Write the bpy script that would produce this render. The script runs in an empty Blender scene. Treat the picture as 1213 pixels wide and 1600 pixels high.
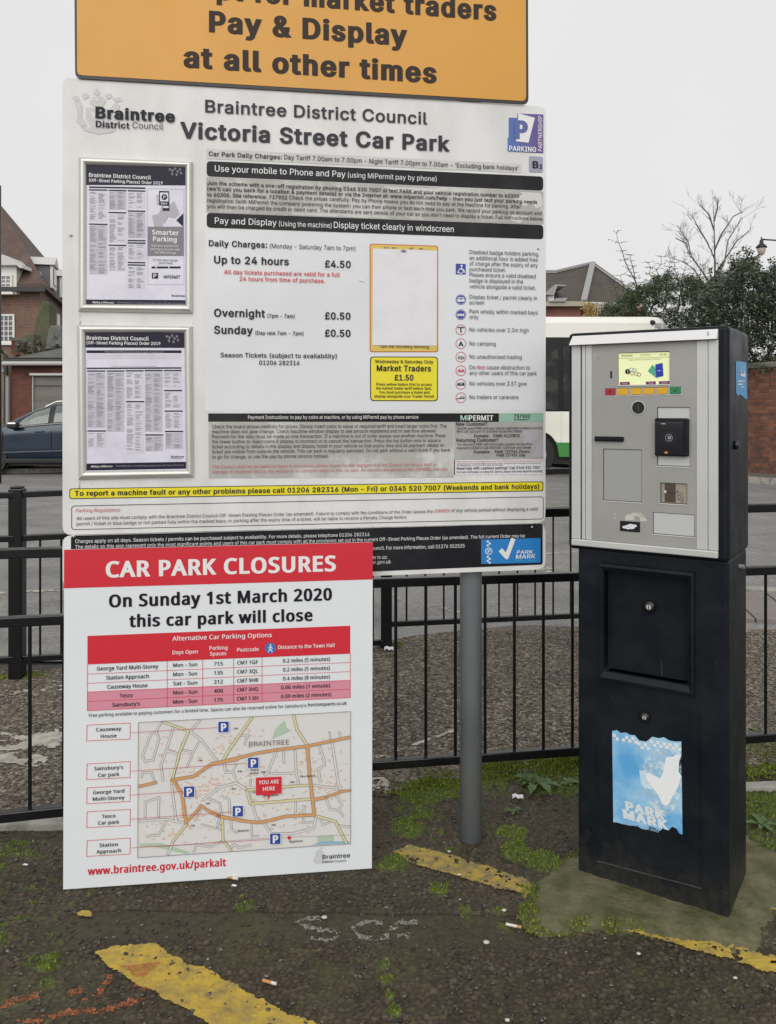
import bpy, math, random, os
import numpy as np
from mathutils import Vector, Matrix
from mathutils.geometry import tessellate_polygon, delaunay_2d_cdt
random.seed(7); RNG = np.random.default_rng(7)
S = bpy.context.scene
C = S.collection
R = math.radians

# ---------------------------------------------------------------- camera, sky, sun, exposure
F = 1300.0; CX = 606.5; HY = 640.0; EYE = 1.5
cam = bpy.data.cameras.new('camera'); camo = bpy.data.objects.new('camera', cam); C.objects.link(camo)
camo.location = (0, 0, EYE); camo.rotation_euler = (R(90), 0, 0)
cam.sensor_fit = 'VERTICAL'; cam.sensor_height = 24; cam.lens = 24 * F / 1600.0
cam.shift_y = -160 / 1600.0; cam.clip_end = 2000; cam.clip_start = .05
S.camera = camo
SUN_EL, SUN_ROT = 32, 188
w = bpy.data.worlds.new('World'); S.world = w; w.use_nodes = True
nt = w.node_tree; bg = nt.nodes['Background']
sk = nt.nodes.new('ShaderNodeTexSky'); sk.sky_type = 'NISHITA'; sk.sun_disc = False
sk.sun_elevation = R(SUN_EL); sk.sun_rotation = R(SUN_ROT)
sk.dust_density = 5; sk.air_density = 1.0
mx = nt.nodes.new('ShaderNodeMix'); mx.data_type = 'RGBA'; mx.inputs[0].default_value = .94
nt.links.new(sk.outputs[0], mx.inputs[6]); mx.inputs[7].default_value = (7.75, 7.72, 7.68, 1)
tc = nt.nodes.new('ShaderNodeTexCoord'); cn = nt.nodes.new('ShaderNodeTexNoise'); cn.inputs['Scale'].default_value = 1.6; cn.inputs['Detail'].default_value = 5; nt.links.new(tc.outputs['Generated'], cn.inputs['Vector'])
cr_ = nt.nodes.new('ShaderNodeValToRGB'); cr_.color_ramp.elements[0].position = .3; cr_.color_ramp.elements[1].position = .7; cr_.color_ramp.elements[0].color = (.95, .952, .96, 1); cr_.color_ramp.elements[1].color = (1.04, 1.035, 1.025, 1); nt.links.new(cn.outputs['Fac'], cr_.inputs[0])
m2 = nt.nodes.new('ShaderNodeMix'); m2.data_type = 'RGBA'; m2.blend_type = 'MULTIPLY'; m2.inputs[0].default_value = 1; nt.links.new(mx.outputs[2], m2.inputs[6]); nt.links.new(cr_.outputs[0], m2.inputs[7]); nt.links.new(m2.outputs[2], bg.inputs[0]); bg.inputs[1].default_value = .1
sun = bpy.data.lights.new('sun', 'SUN'); suno = bpy.data.objects.new('sun', sun); C.objects.link(suno)
sun.energy = 1.5; sun.angle = R(60); sun.color = (1, .975, .94)
sd = Vector((math.sin(R(SUN_ROT)) * math.cos(R(SUN_EL)), math.cos(R(SUN_ROT)) * math.cos(R(SUN_EL)), math.sin(R(SUN_EL))))
suno.rotation_euler = sd.to_track_quat('Z', 'Y').to_euler()
S.view_settings.view_transform = 'Standard'; S.view_settings.look = 'None'
S.view_settings.exposure = 0.1; S.view_settings.gamma = 1; S.view_settings.use_curve_mapping = False
S.cycles.max_bounces = 5; S.cycles.transparent_max_bounces = 12

# ---------------------------------------------------------------- helpers
def P(px, py, D): return Vector(((px - CX) / F * D, D, EYE - (py - HY) / F * D))
def G(px, py, z=0.0):
    D = (EYE - z) * F / (py - HY); return Vector(((px - CX) / F * D, D, z))
class Plane:
    def __init__(s, o, u, v=None):
        s.o = Vector(o); s.u = Vector(u).normalized()
        v = Vector(v) if v else Vector((0, 0, 1))
        s.v = (v - s.u * v.dot(s.u)).normalized(); s.n = s.u.cross(s.v).normalized()
        if s.n.dot(Vector((0, 0, EYE)) - s.o) < 0: s.n = -s.n
    def uv(s, px, py):
        d = Vector(((px - CX) / F, 1, -(py - HY) / F)); c = Vector((0, 0, EYE))
        t = (s.o - c).dot(s.n) / d.dot(s.n); h = c + d * t - s.o
        return h.dot(s.u), h.dot(s.v)
    def p(s, a, b, c=0): return s.o + s.u * a + s.v * b + s.n * c

LOC = {}
def root(name, label, cat, loc, group=None):
    o = bpy.data.objects.new(name, None); C.objects.link(o); o.location = loc; o.empty_display_size = .1
    o['label'] = label; o['category'] = cat
    if group: o['group'] = group
    LOC[o] = Vector(loc); return o
def mesh_of(name, V, Fc, base, smooth=False):
    me = bpy.data.meshes.new(name)
    V = np.asarray(V, dtype=np.float64) - np.array(base)
    if isinstance(Fc, np.ndarray):
        n, k = Fc.shape
        me.vertices.add(len(V)); me.vertices.foreach_set('co', V.astype(np.float32).ravel())
        me.loops.add(n * k); me.loops.foreach_set('vertex_index', Fc.astype(np.int32).ravel())
        me.polygons.add(n); me.polygons.foreach_set('loop_start', np.arange(0, n * k, k, dtype=np.int32))
        me.update(calc_edges=True)
    else:
        me.from_pydata(V.tolist(), [], Fc)
    if smooth: me.polygons.foreach_set('use_smooth', np.ones(len(me.polygons), dtype=bool))
    me.update(); return me
class MB:
    def __init__(s): s.V = []; s.F = []
    def add(s, vs, fs):
        b = len(s.V); s.V += [tuple(v) for v in vs]; s.F += [tuple(i + b for i in f) for f in fs]; return s
    def box8(s, c):  # corners 0-3 bottom ring, 4-7 top ring
        return s.add(c, [(3, 2, 1, 0), (4, 5, 6, 7), (0, 1, 5, 4), (1, 2, 6, 5), (2, 3, 7, 6), (3, 0, 4, 7)])
    def box(s, x0, x1, y0, y1, z0, z1):
        return s.box8([(x0, y0, z0), (x1, y0, z0), (x1, y1, z0), (x0, y1, z0), (x0, y0, z1), (x1, y0, z1), (x1, y1, z1), (x0, y1, z1)])
    def pbox(s, pl, a0, a1, b0, b1, c0, c1):
        return s.box8([pl.p(a0, b0, c0), pl.p(a1, b0, c0), pl.p(a1, b0, c1), pl.p(a0, b0, c1), pl.p(a0, b1, c0), pl.p(a1, b1, c0), pl.p(a1, b1, c1), pl.p(a0, b1, c1)])
    def bar(s, p, q, wd, ht, up=Vector((0, 0, 1))):
        p = Vector(p); q = Vector(q); d = (q - p).normalized(); sdv = d.cross(up).normalized() * wd / 2; u = sdv.cross(d).normalized() * ht / 2
        return s.box8([p - sdv - u, p + sdv - u, q + sdv - u, q - sdv - u, p - sdv + u, p + sdv + u, q + sdv + u, q - sdv + u])
    def tube(s, pts, rad, seg=8, cap=True):
        pts = [Vector(p) for p in pts]; n = len(pts); rad = rad if hasattr(rad, '__len__') else [rad] * n
        vs = []; fs = []
        for i, p in enumerate(pts):
            d = (pts[min(i + 1, n - 1)] - pts[max(i - 1, 0)]).normalized()
            a = d.orthogonal().normalized() if abs(d.z) < .9 else Vector((1, 0, 0)); a = (a - d * a.dot(d)).normalized(); b = d.cross(a)
            for k in range(seg):
                t = 2 * math.pi * k / seg; vs.append(p + (a * math.cos(t) + b * math.sin(t)) * rad[i])
        for i in range(n - 1):
            for k in range(seg):
                k2 = (k + 1) % seg; fs.append((i * seg + k, i * seg + k2, (i + 1) * seg + k2, (i + 1) * seg + k))
        if cap: fs += [tuple(reversed(range(seg))), tuple(range((n - 1) * seg, n * seg))]
        return s.add(vs, fs)
    def prism(s, ring, off):
        ring = [Vector(r) for r in ring]; n = len(ring); off = Vector(off)
        return s.add(ring + [r + off for r in ring], [tuple(range(n)), tuple(reversed(range(n, 2 * n)))] + [(i, i + n, (i + 1) % n + n, (i + 1) % n) for i in range(n)])
    def build(s, name, mat, parent=None, smooth=False, bevel=0, seg=2, kind=None, label=None):
        base = LOC[parent] if parent else (0, 0, 0)
        me = mesh_of(name, s.V, s.F, base, smooth); return link(name, me, mat, parent, bevel, seg, kind, label, smooth)
def link(name, me, mat, parent=None, bevel=0, seg=2, kind=None, label=None, smooth=False):
    o = bpy.data.objects.new(name, me); C.objects.link(o)
    if mat: me.materials.append(mat)
    if parent: o.parent = parent; LOC[o] = LOC[parent]
    else: LOC[o] = Vector((0, 0, 0))
    if bevel:
        m = o.modifiers.new('bevel', 'BEVEL'); m.width = bevel; m.segments = seg; m.limit_method = 'ANGLE'; m.angle_limit = R(40); m.harden_normals = False
    if kind: o['kind'] = kind
    if label: o['label'] = label
    return o
def settle(o):
    """turn a parentless mesh thing so that its origin sits at its own base"""
    me = o.data; n = len(me.vertices); a = np.empty(n * 3, dtype=np.float32); me.vertices.foreach_get('co', a); a = a.reshape(-1, 3)
    c = np.array([(a[:, 0].min() + a[:, 0].max()) / 2, (a[:, 1].min() + a[:, 1].max()) / 2, a[:, 2].min()], dtype=np.float32)
    me.vertices.foreach_set('co', (a - c).ravel()); me.update(); o.location = c.tolist(); return o
def dup(o, parent, delta):
    c = o.copy(); C.objects.link(c); c.parent = parent; c.location = Vector(o.location) + Vector(delta); LOC[c] = LOC[parent]; return c

# ---------------------------------------------------------------- materials
def nodes(name):
    m = bpy.data.materials.new(name); m.use_nodes = True; return m, m.node_tree, m.node_tree.nodes['Principled BSDF']
def noise(nt, scale, detail=4, rough=.6, vec=None, stretch=None):
    n = nt.nodes.new('ShaderNodeTexNoise'); n.inputs['Scale'].default_value = scale; n.inputs['Detail'].default_value = detail; n.inputs['Roughness'].default_value = rough
    g = vec or nt.nodes.new('ShaderNodeNewGeometry').outputs['Position']
    if stretch:
        mp = nt.nodes.new('ShaderNodeMapping'); mp.inputs['Scale'].default_value = stretch; nt.links.new(g, mp.inputs[0]); g = mp.outputs[0]
    nt.links.new(g, n.inputs['Vector']); return n.outputs['Fac']
def ramp(nt, src, a, b, ca=(0, 0, 0, 1), cb=(1, 1, 1, 1)):
    r = nt.nodes.new('ShaderNodeValToRGB'); r.color_ramp.elements[0].position = a; r.color_ramp.elements[1].position = b
    r.color_ramp.elements[0].color = ca; r.color_ramp.elements[1].color = cb; nt.links.new(src, r.inputs[0]); return r.outputs[0]
def mixc(nt, f, a, b, mode='MIX'):
    m = nt.nodes.new('ShaderNodeMix'); m.data_type = 'RGBA'; m.blend_type = mode
    for i, x in ((0, f), (6, a), (7, b)):
        if hasattr(x, 'links'): nt.links.new(x, m.inputs[i])
        else: m.inputs[i].default_value = x if i == 0 else (tuple(x) + (1,))[:4]
    return m.outputs[2]
def bumpn(nt, src, strength, dist, b):
    n = nt.nodes.new('ShaderNodeBump'); n.inputs['Strength'].default_value = strength; n.inputs['Distance'].default_value = dist
    nt.links.new(src, n.inputs['Height']); nt.links.new(n.outputs[0], b.inputs['Normal']); return n
def sc(c): return tuple(((x / 255 + .055) / 1.055) ** 2.4 if x > 10 else x / 255 / 12.92 for x in c)
MATS = {}
def mat(name, col, rough=.5, metal=0, col2=None, scale=6, lo=.45, hi=.65, bump=0, bscale=80, stretch=None, spec=.5, coat=0, alpha_noise=None, rvar=0):
    if name in MATS: return MATS[name]
    m, nt, b = nodes(name); b.inputs['Roughness'].default_value = rough; b.inputs['Metallic'].default_value = metal
    b.inputs['Specular IOR Level'].default_value = spec; b.inputs['Coat Weight'].default_value = coat
    b.inputs['Base Color'].default_value = tuple(col) + (1,)
    if col2:
        f = ramp(nt, noise(nt, scale, 6, .62, stretch=stretch), lo, hi); nt.links.new(mixc(nt, f, col, col2), b.inputs['Base Color'])
    if rvar:
        f = noise(nt, 9, 5); r = ramp(nt, f, .3, .7, (rough - rvar,) * 3 + (1,), (rough + rvar,) * 3 + (1,)); nt.links.new(r, b.inputs['Roughness'])
    if bump: bumpn(nt, noise(nt, bscale, 4), 1, bump, b)
    if alpha_noise:
        s_, a_, b_ = alpha_noise; nt.links.new(ramp(nt, noise(nt, s_, 6, .7), a_, b_), b.inputs['Alpha'])
    MATS[name] = m; return m
white_board = mat('white_board', (.74, .745, .735), .42, col2=(.60, .60, .585), scale=3, lo=.42, hi=.78, stretch=(2.2, 2.2, .8), rvar=.08)
panel_pale = mat('pale_panel', (.72, .745, .765), .35, col2=(.64, .66, .68), scale=2.5, lo=.4, hi=.8)
ink = mat('dark_ink', (.026, .025, .032), .5, spec=.15)
ink_g = mat('grey_ink', (.05, .048, .06), .5, spec=.15)
blackp = mat('black_panel', (.013, .013, .016), .35, col2=(.024, .024, .028), scale=8, spec=.2)
white_ink = mat('white_ink', (.78, .78, .78), .4)
red_ink = mat('red_ink', (.62, .05, .07), .45)
grime = mat('grimy_sticker', (.42, .41, .385), .6, col2=(.60, .60, .585), scale=7, lo=.5, hi=.62)
grime_l = mat('grey_strip', (.57, .57, .56), .5, col2=(.64, .64, .63), scale=12)
yellow = mat('yellow_sticker', (.80, .70, .02), .4)
crest_g = mat('crest_grey', (.58, .58, .585), .5)
orange_s = mat('orange_sheet', (.69, .33, .036), .38, col2=(.64, .315, .045), scale=2.2, lo=.35, hi=.7, rvar=.06)
alu = mat('brushed_aluminium', (.66, .66, .62), .36, metal=.45, col2=(.60, .60, .56), scale=14, stretch=(1, 1, .2))
galv = mat('galvanised_post', (.25, .275, .29), .5, metal=.1, col2=(.20, .22, .235), scale=5, lo=.35, hi=.7, stretch=(3, 3, .7), bump=.0006, bscale=120)
blackm = mat('black_railing_paint', (.005, .0055, .007), .26, col2=(.014, .014, .014), scale=18, lo=.6, hi=.85, bump=.0004, bscale=90, spec=.5)
paper = mat('lavender_paper', (.70, .69, .80), .3, col2=(.62, .61, .72), scale=6, lo=.45, hi=.6, bump=.004, bscale=7)
paper_w = mat('white_paper', (.74, .74, .77), .45, col2=(.70, .70, .73), scale=10, bump=.002, bscale=14)
navy_ink = mat('navy_ink', (.016, .015, .035), .35, spec=.2)
grey_txt = mat('small_print_grey', (.33, .32, .38), .5)
mid_grey = mat('mid_grey_print', (.19, .185, .21), .45)
pale_grey = mat('pale_grey_print', (.42, .41, .46), .45)

# ---------------------------------------------------------------- fonts: outlines turned to flat lettering
def load_font(fn):
    try: return bpy.data.fonts.load(os.path.join(bpy.utils.system_resource('DATAFILES', path='fonts'), fn))
    except Exception: return None
FONTS = {'I': load_font('Inter.woff2'), 'N': load_font('NotoSansHebrew-Regular.woff2')}
CHARS = sorted(set("ABCDEFGHIJKLMNOPQRSTUVWXYZabcdefghijklmnopqrstuvwxyz0123456789 .,:;-–()/&£'‘’?@+"))
RAW = {}
def load_glyphs():
    tmp = []
    for fk, fnt in FONTS.items():
        for ch in [''] + CHARS:
            cu = bpy.data.curves.new('t', 'FONT'); cu.body = '|' + ch + '|'
            if fnt: cu.font = fnt
            o = bpy.data.objects.new('t', cu); C.objects.link(o); tmp.append((fk, ch, o))
    dg = bpy.context.evaluated_depsgraph_get(); adv = {}
    for fk, ch, o in tmp:
        c = o.evaluated_get(dg).to_curve(dg); cs = []
        for sp in c.splines:
            bp = sp.bezier_points
            cs.append([(tuple(b.co[:2]), tuple(b.handle_left[:2]), tuple(b.handle_right[:2])) for b in bp])
        x0 = min(b[0][0] for b in cs[0]); x1 = min(b[0][0] for b in cs[-1])
        if ch == '': adv[fk] = x1 - x0; continue
        a = adv[fk]
        RAW[fk, ch] = ([[tuple((q[0] - a, q[1]) for q in b) for b in k] for k in cs[1:-1]], x1 - x0 - a)
        o.to_curve_clear() if hasattr(o, 'to_curve_clear') else None
    for _, _, o in tmp:
        cu = o.data; bpy.data.objects.remove(o); bpy.data.curves.remove(cu)
load_glyphs()
def area(p): return .5 * sum(p[i - 1][0] * p[i][1] - p[i][0] * p[i - 1][1] for i in range(len(p)))
def inside(pt, poly):
    x, y = pt; r = False
    for i in range(len(poly)):
        x1, y1 = poly[i - 1]; x2, y2 = poly[i]
        if (y1 > y) != (y2 > y) and x < (x2 - x1) * (y - y1) / (y2 - y1) + x1: r = not r
    return r
def flatten(k, res):
    out = []; n = len(k)
    for i in range(n):
        p0, _, h0 = k[i]; p1, h1, _ = k[(i + 1) % n]
        cr = abs((h0[0] - p0[0]) * (p1[1] - p0[1]) - (h0[1] - p0[1]) * (p1[0] - p0[0])) + abs((h1[0] - p0[0]) * (p1[1] - p0[1]) - (h1[1] - p0[1]) * (p1[0] - p0[0]))
        m = 1 if cr < 2e-5 else res
        for j in range(m):
            t = j / m; u = 1 - t
            out.append((u**3 * p0[0] + 3*u*u*t * h0[0] + 3*u*t*t * h1[0] + t**3 * p1[0], u**3 * p0[1] + 3*u*u*t * h0[1] + 3*u*t*t * h1[1] + t**3 * p1[1]))
    q = [out[0]]
    for p in out[1:]:
        if abs(p[0] - q[-1][0]) + abs(p[1] - q[-1][1]) > 1e-4: q.append(p)
    if len(q) > 1 and abs(q[0][0] - q[-1][0]) + abs(q[0][1] - q[-1][1]) < 1e-4: q.pop()
    return q
def fatten(p, d, sgn):
    out = []; n = len(p)
    for i in range(n):
        a = Vector(p[i]) - Vector(p[i - 1]); b = Vector(p[(i + 1) % n]) - Vector(p[i])
        if a.length < 1e-9 or b.length < 1e-9: out.append(p[i]); continue
        a.normalize(); b.normalize(); na = Vector((a.y, -a.x)); nb = Vector((b.y, -b.x)); m = na + nb
        if m.length < .3: m = na
        m.normalize(); k = 1 / max(.6, m.dot(na)); out.append((p[i][0] + m.x * d * k * sgn, p[i][1] + m.y * d * k * sgn * .5))
    return out
GL = {}
def glyph(fk, ch, bold, res):
    key = (fk, ch, bold, res)
    if key in GL: return GL[key]
    if (fk, ch) not in RAW: ch = ' '
    ks, adv = RAW[fk, ch]; polys = [flatten(k, res) for k in ks]; polys = [p for p in polys if len(p) > 2]
    V = []; T = []; Z = []
    if polys:
        ar = [area(p) for p in polys]; sg = 1 if ar[max(range(len(ar)), key=lambda i: abs(ar[i]))] > 0 else -1
        rings = [fatten(p, bold, sg) for p in polys]; vs = []; es = []
        for r in rings:
            b0 = len(vs); vs += [Vector(q) for q in r]; es += [(b0 + i, b0 + (i + 1) % len(r)) for i in range(len(r))]
        ov, _, of, *_r = delaunay_2d_cdt(vs, es, [], 0, 1e-6)
        E0 = np.array([tuple(p) for r in rings for p in r]); E1 = np.array([tuple(p) for r in rings for p in r[1:] + r[:1]])
        for t in of:
            c = (ov[t[0]] + ov[t[1]] + ov[t[2]]) / 3
            up = (E0[:, 1] <= c.y) & (E1[:, 1] > c.y); dn = (E0[:, 1] > c.y) & (E1[:, 1] <= c.y)
            side = (E1[:, 0] - E0[:, 0]) * (c.y - E0[:, 1]) - (c.x - E0[:, 0]) * (E1[:, 1] - E0[:, 1])
            if int((up & (side > 0)).sum()) - int((dn & (side < 0)).sum()) != 0: T.append(tuple(t))
        V = [tuple(v) for v in ov]; Z = [0] * len(V)
    GL[key] = (np.array(V).reshape(-1, 2), np.array(T, dtype=int).reshape(-1, 3), np.array(Z), adv + bold * 1.6)
    return GL[key]
CAPH = {fk: max(b[0][1] for k in RAW[fk, 'H'][0] for b in k) for fk in FONTS}
def layout(txt, fk, bold, res, widen=0):
    x = 0; V = []; T = []; Z = []; nb = 0
    for ch in txt:
        v, t, z, a = glyph(fk, ch, bold, res)
        if len(v): V.append(v + [x, 0]); T.append(t + nb); Z.append(z); nb += len(v)
        x += a + widen
    return np.vstack(V), np.vstack(T), np.concatenate(Z)
SPLIT = {'black_band', 'instruction_sticker', 'yellow_sticker', 'blank_sheet', 'screen_key', 'map_green', 'street_map', 'notice_sheet', 'torn_sticker_residue', 'drip_stain', 'green_header', 'tariff_panel', 'poster_border'}
class Print:
    """flat print on a plane: shapes and lettering given by photo position, stored as one mesh per colour"""
    def __init__(s, pl, parent): s.pl = pl; s.parent = parent; s.m = {}
    def buf(s, m): return s.m.setdefault(m, [[], [], 0, []])
    def _put(s, m, uvz, tri):
        b = s.buf(m); pl = s.pl
        w_ = np.array(pl.o) + np.outer(uvz[:, 0], np.array(pl.u)) + np.outer(uvz[:, 1], np.array(pl.v)) + np.outer(uvz[:, 2], np.array(pl.n))
        b[0].append(w_); b[1].append(tri + b[2]); b[2] += len(w_); b[3].append(tri)
    def text(s, m, txt, x0, yb, x1, cap, bold=0.0, c=.004, fk='I', res=None, slant=0, rot=0):
        a0, b0 = s.pl.uv(x0, yb); a1, _ = s.pl.uv(x1, yb); _, bt = s.pl.uv(x0, yb - cap)
        bold = min(bold, .017) if cap < 7.5 else bold
        if res is None: res = 1 if cap < 5 else 2 if cap < 12 else 5
        V, T, Z = layout(txt, fk, bold, res); mn = V[:, 0].min(); mxx = V[:, 0].max()
        k = (a1 - a0) / (mxx - mn); ky = (bt - b0) / (CAPH[fk] + bold)
        uv = np.empty((len(V), 3)); uv[:, 0] = (V[:, 0] - mn) * k + a0 + slant * V[:, 1] * ky; uv[:, 1] = V[:, 1] * ky + b0; uv[:, 2] = c + Z * 4e-5
        s._put(m, uv, T)
    def vtext(s, m, txt, xr, y0, y1, capw, bold=0, c=.004):  # reads upward, baseline on the right side
        a0, b0 = s.pl.uv(xr, y0); _, b1 = s.pl.uv(xr, y1); a2, _ = s.pl.uv(xr - capw, y0)
        V, T, Z = layout(txt, 'I', bold, 2); mn = V[:, 0].min(); mxx = V[:, 0].max()
        uv = np.empty((len(V), 3)); uv[:, 1] = (V[:, 0] - mn) * (b1 - b0) / (mxx - mn) + b0; uv[:, 0] = a0 + V[:, 1] * (a2 - a0) / CAPH['I']; uv[:, 2] = c + Z * 4e-5
        s._put(m, uv, T)
    def ctext(s, m, txt, xc, yb, width, cap, **k): s.text(m, txt, xc - width / 2, yb, xc + width / 2, cap, **k)
    def poly(s, m, pts, c=.002, uvpts=False):
        q = [s.pl.uv(*p) for p in pts] if not uvpts else pts
        tri = tessellate_polygon([[Vector((a, b, 0)) for a, b in q]]); s._put(m, np.array([(a, b, c) for a, b in q]), np.array(tri))
    def ring(s, m, outer, inner, c):
        q = [s.pl.uv(*p) for p in outer]; r = [s.pl.uv(*p) for p in inner]
        tri = tessellate_polygon([[Vector((a, b, 0)) for a, b in q], [Vector((a, b, 0)) for a, b in r]]); s._put(m, np.array([(a, b, c) for a, b in q + r]), np.array(tri))
    def disc(s, m, x, y, r, c=.002, n=20, ri=0, ry=None):
        ry = ry or r; o = [(x + r * math.cos(2*math.pi*i/n), y + ry * math.sin(2*math.pi*i/n)) for i in range(n)]
        if ri: s.ring(m, o, [(x + (r - ri) * math.cos(2*math.pi*i/n), y + (ry - ri) * math.sin(2*math.pi*i/n)) for i in range(n)], c)
        else: s.poly(m, o, c)
    def line(s, m, pts, wd, c=.002, closed=False):
        q = [Vector(s.pl.uv(*p)) for p in pts]; k = abs(s.pl.uv(pts[0][0] + wd, pts[0][1])[0] - s.pl.uv(*pts[0])[0]) / 2
        if closed: q.append(q[0])
        for i in range(len(q) - 1):
            d = q[i + 1] - q[i]
            if d.length < 1e-7: continue
            d.normalize(); n = Vector((-d.y, d.x)) * k; e = d * k * .8
            uv = np.array([tuple(v) + (c + (i % 7) * 3e-5,) for v in (q[i] - e + n, q[i + 1] + e + n, q[i + 1] + e - n, q[i] - e - n)]); s._put(m, uv, np.array([(0, 2, 1), (0, 3, 2)]))
    def greek(s, m, x0, x1, y, h, c=.0035, fill=.8, slope=0):
        x = x0
        while x < x1:
            w_ = random.uniform(2.2, 7); e = min(x + w_, x1)
            if random.random() < fill: s.poly(m, [(x, y + slope * (x - x0)), (e, y + slope * (e - x0)), (e, y + h + slope * (e - x0)), (x, y + h + slope * (x - x0))], c)
            x = e + 1.1
    def flush(s, names):
        out = []
        for m, (V, T, n, tris) in s.m.items():
            nm = names.get(m.name, 'print')
            if nm in SPLIT and len(V) <= 60:
                for v, t in zip(V, tris): out.append(link(nm, mesh_of(nm, v, t, LOC[s.parent]), m, s.parent))
            else:
                o = link(nm, mesh_of(nm, np.vstack(V), np.vstack(T), LOC[s.parent]), m, s.parent); out.append(o)
                if len(V) > 1: o['kind'] = 'stuff'
        s.m = {}; return out
def rrect(tl, tr, br, bl, r, n=4):
    P_ = [Vector(q) for q in (tl, tr, br, bl)]; out = []
    for i in range(4):
        p = P_[i]; a = (P_[i - 1] - p).normalized() * r; b = (P_[(i + 1) % 4] - p).normalized() * r
        for j in range(n + 1):
            t = j / n; out.append(tuple(p + a * (1 - t) ** 2 + b * t ** 2))
    return out
exec_parts = []
# ---------------------------------------------------------------- ground
def hsh(ix, iy, k):
    h = (ix.astype(np.int64) * 374761393 + iy.astype(np.int64) * 668265263 + k * 1442695041) & 0xffffffff
    h = ((h ^ (h >> 13)) * 1274126177) & 0xffffffff; return ((h ^ (h >> 16)) & 0xffffff) / float(0x1000000)
def vnoise(x, y, k=0):
    ix = np.floor(x); iy = np.floor(y); fx = x - ix; fy = y - iy; fx = fx*fx*(3-2*fx); fy = fy*fy*(3-2*fy)
    a = hsh(ix, iy, k); b = hsh(ix+1, iy, k); c = hsh(ix, iy+1, k); d = hsh(ix+1, iy+1, k)
    return (a*(1-fx)+b*fx)*(1-fy) + (c*(1-fx)+d*fx)*fy
def fbm(x, y, k=0, o=4):
    r = 0; a = .5; t = 0
    for i in range(o): r = r + a * vnoise(x, y, k + i); t += a; a *= .55; x = x * 2.03; y = y * 2.03
    return r / t
def worley(x, y, k=0):
    ix = np.floor(x); iy = np.floor(y); f1 = np.full(x.shape, 9.); f2 = np.full(x.shape, 9.); idv = np.zeros(x.shape)
    for dx in (-1, 0, 1):
        for dy in (-1, 0, 1):
            cx = ix + dx; cy = iy + dy; px = cx + hsh(cx, cy, k); py = cy + hsh(cx, cy, k + 9)
            d = np.hypot(px - x, py - y); c = d < f1; f2 = np.where(c, f1, np.minimum(f2, d)); idv = np.where(c, hsh(cx, cy, k + 17), idv); f1 = np.where(c, d, f1)
    return f1, f2, idv
TR_Y0, TR_Y1 = 2.335, 2.487
def masks(x, y):
    wob = (fbm(x * 7, y * 7, 50) - .5) * .09
    tr = np.clip((y + wob * .6 + .03 * x - TR_Y0) / .025, 0, 1) * np.clip((TR_Y1 - (y + wob * .35 + .02 * x)) / .012, 0, 1) * np.clip((.46 - x + wob) / .04, 0, 1) * np.clip((x + 1.02 + wob) / .2, 0, 1)
    ms = np.zeros(x.shape)
    for (px, py, r, s) in [(655,1240,.12,.9),(690,1225,.14,1),(760,1215,.12,1),(800,1200,.15,1),(860,1205,.22,1),(640,1290,.09,.9),(650,1270,.1,.7),(800,1300,.07,.9),(810,1330,.07,1),(850,1345,.08,.9),(700,1290,.3,.45),(620,1345,.09,.7),(40,1330,.2,.5),(20,1350,.3,.45),(380,1410,.07,.6),(835,1420,.05,.9),(830,1395,.05,.9),(1190,1160,.25,1),(1185,1250,.2,.8),(1195,1300,.15,.7),(80,1500,.05,.7),(70,1540,.04,.6),(603,1505,.022,.8),(606,1530,.025,.9),(610,1555,.022,.8),(616,1580,.03,.9),(690,1440,.12,.35),(760,1430,.12,.5),(40,1400,.35,.42),(30,1470,.3,.42),(90,1390,.25,.38),(690,1390,.05,.6),(230,1400,.3,.3),(500,1350,.3,.3)]:
        g = G(px, py); d = np.hypot((x - g.x), (y - g.y) * .8); ms = np.maximum(ms, s * np.clip(1.35 - d / r, 0, 1))
    nz = fbm(x * 26, y * 26, 80, 4); ms = np.clip((ms * 1.25 + nz - 1.12) * 5, 0, 1)
    return tr, ms
def ground_h(x, y):
    jx = (vnoise(x * 160, y * 160, 61) - .5) * .007; jy = (vnoise(x * 160, y * 160, 71) - .5) * .007
    s1, s2, i1 = worley((x + jx) * 56, (y + jy) * 56, 1); t1, t2, i2 = worley(x * 120 + 3 * jx, y * 120, 3)
    i1 = .7 * i1 + .3 * vnoise(x * 90, y * 90, 66)
    h = np.clip((s2 - s1) * 1.6, 0, 1) ** .7 * (.2 + .8 * i1) * .0078 + np.clip((t2 - t1), 0, .6) * .0022 - .006
    tr, ms = masks(x, y)
    gr = np.exp(-((y + .02 * x + (fbm(x * 7, y * 7, 50) - .5) * .0315 - 2.488) / .006) ** 2) * np.clip((.44 - x) / .05, 0, 1) * np.clip((x + 1.0) / .2, 0, 1)
    h = h * (1 - .85 * tr) - .007 * tr - .009 * gr + (fbm(x * 2, y * 2, 30) - .5) * .012 + (fbm(x*14, y*14, 33) - .5) * .004
    return h + ms * (fbm(x * 60, y * 60, 90, 3)) * .012, i1, tr, ms, np.clip((s2 - s1) * 2.6, 0, 1) * (1 - .6 * gr)
def grid_mesh(x0, x1, y0, y1, st):
    xs = np.arange(x0, x1, st); ys = np.arange(y0, y1, st); X, Y = np.meshgrid(xs, ys); ny, nx = X.shape
    i = np.arange((ny - 1) * (nx - 1)); r = i // (nx - 1); c = i % (nx - 1); a = r * nx + c
    return X.ravel(), Y.ravel(), np.stack([a, a + 1, a + nx + 1, a + nx], 1)
X_, Y_, Fq = grid_mesh(-1.75, 2.05, 1.95, 3.75, .0052)
H_, I_, TR_, MS_, GP_ = ground_h(X_, Y_)
me = mesh_of('car_park_surface', np.stack([X_, Y_, H_], 1), Fq, (0, 0, 0), True)
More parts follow.
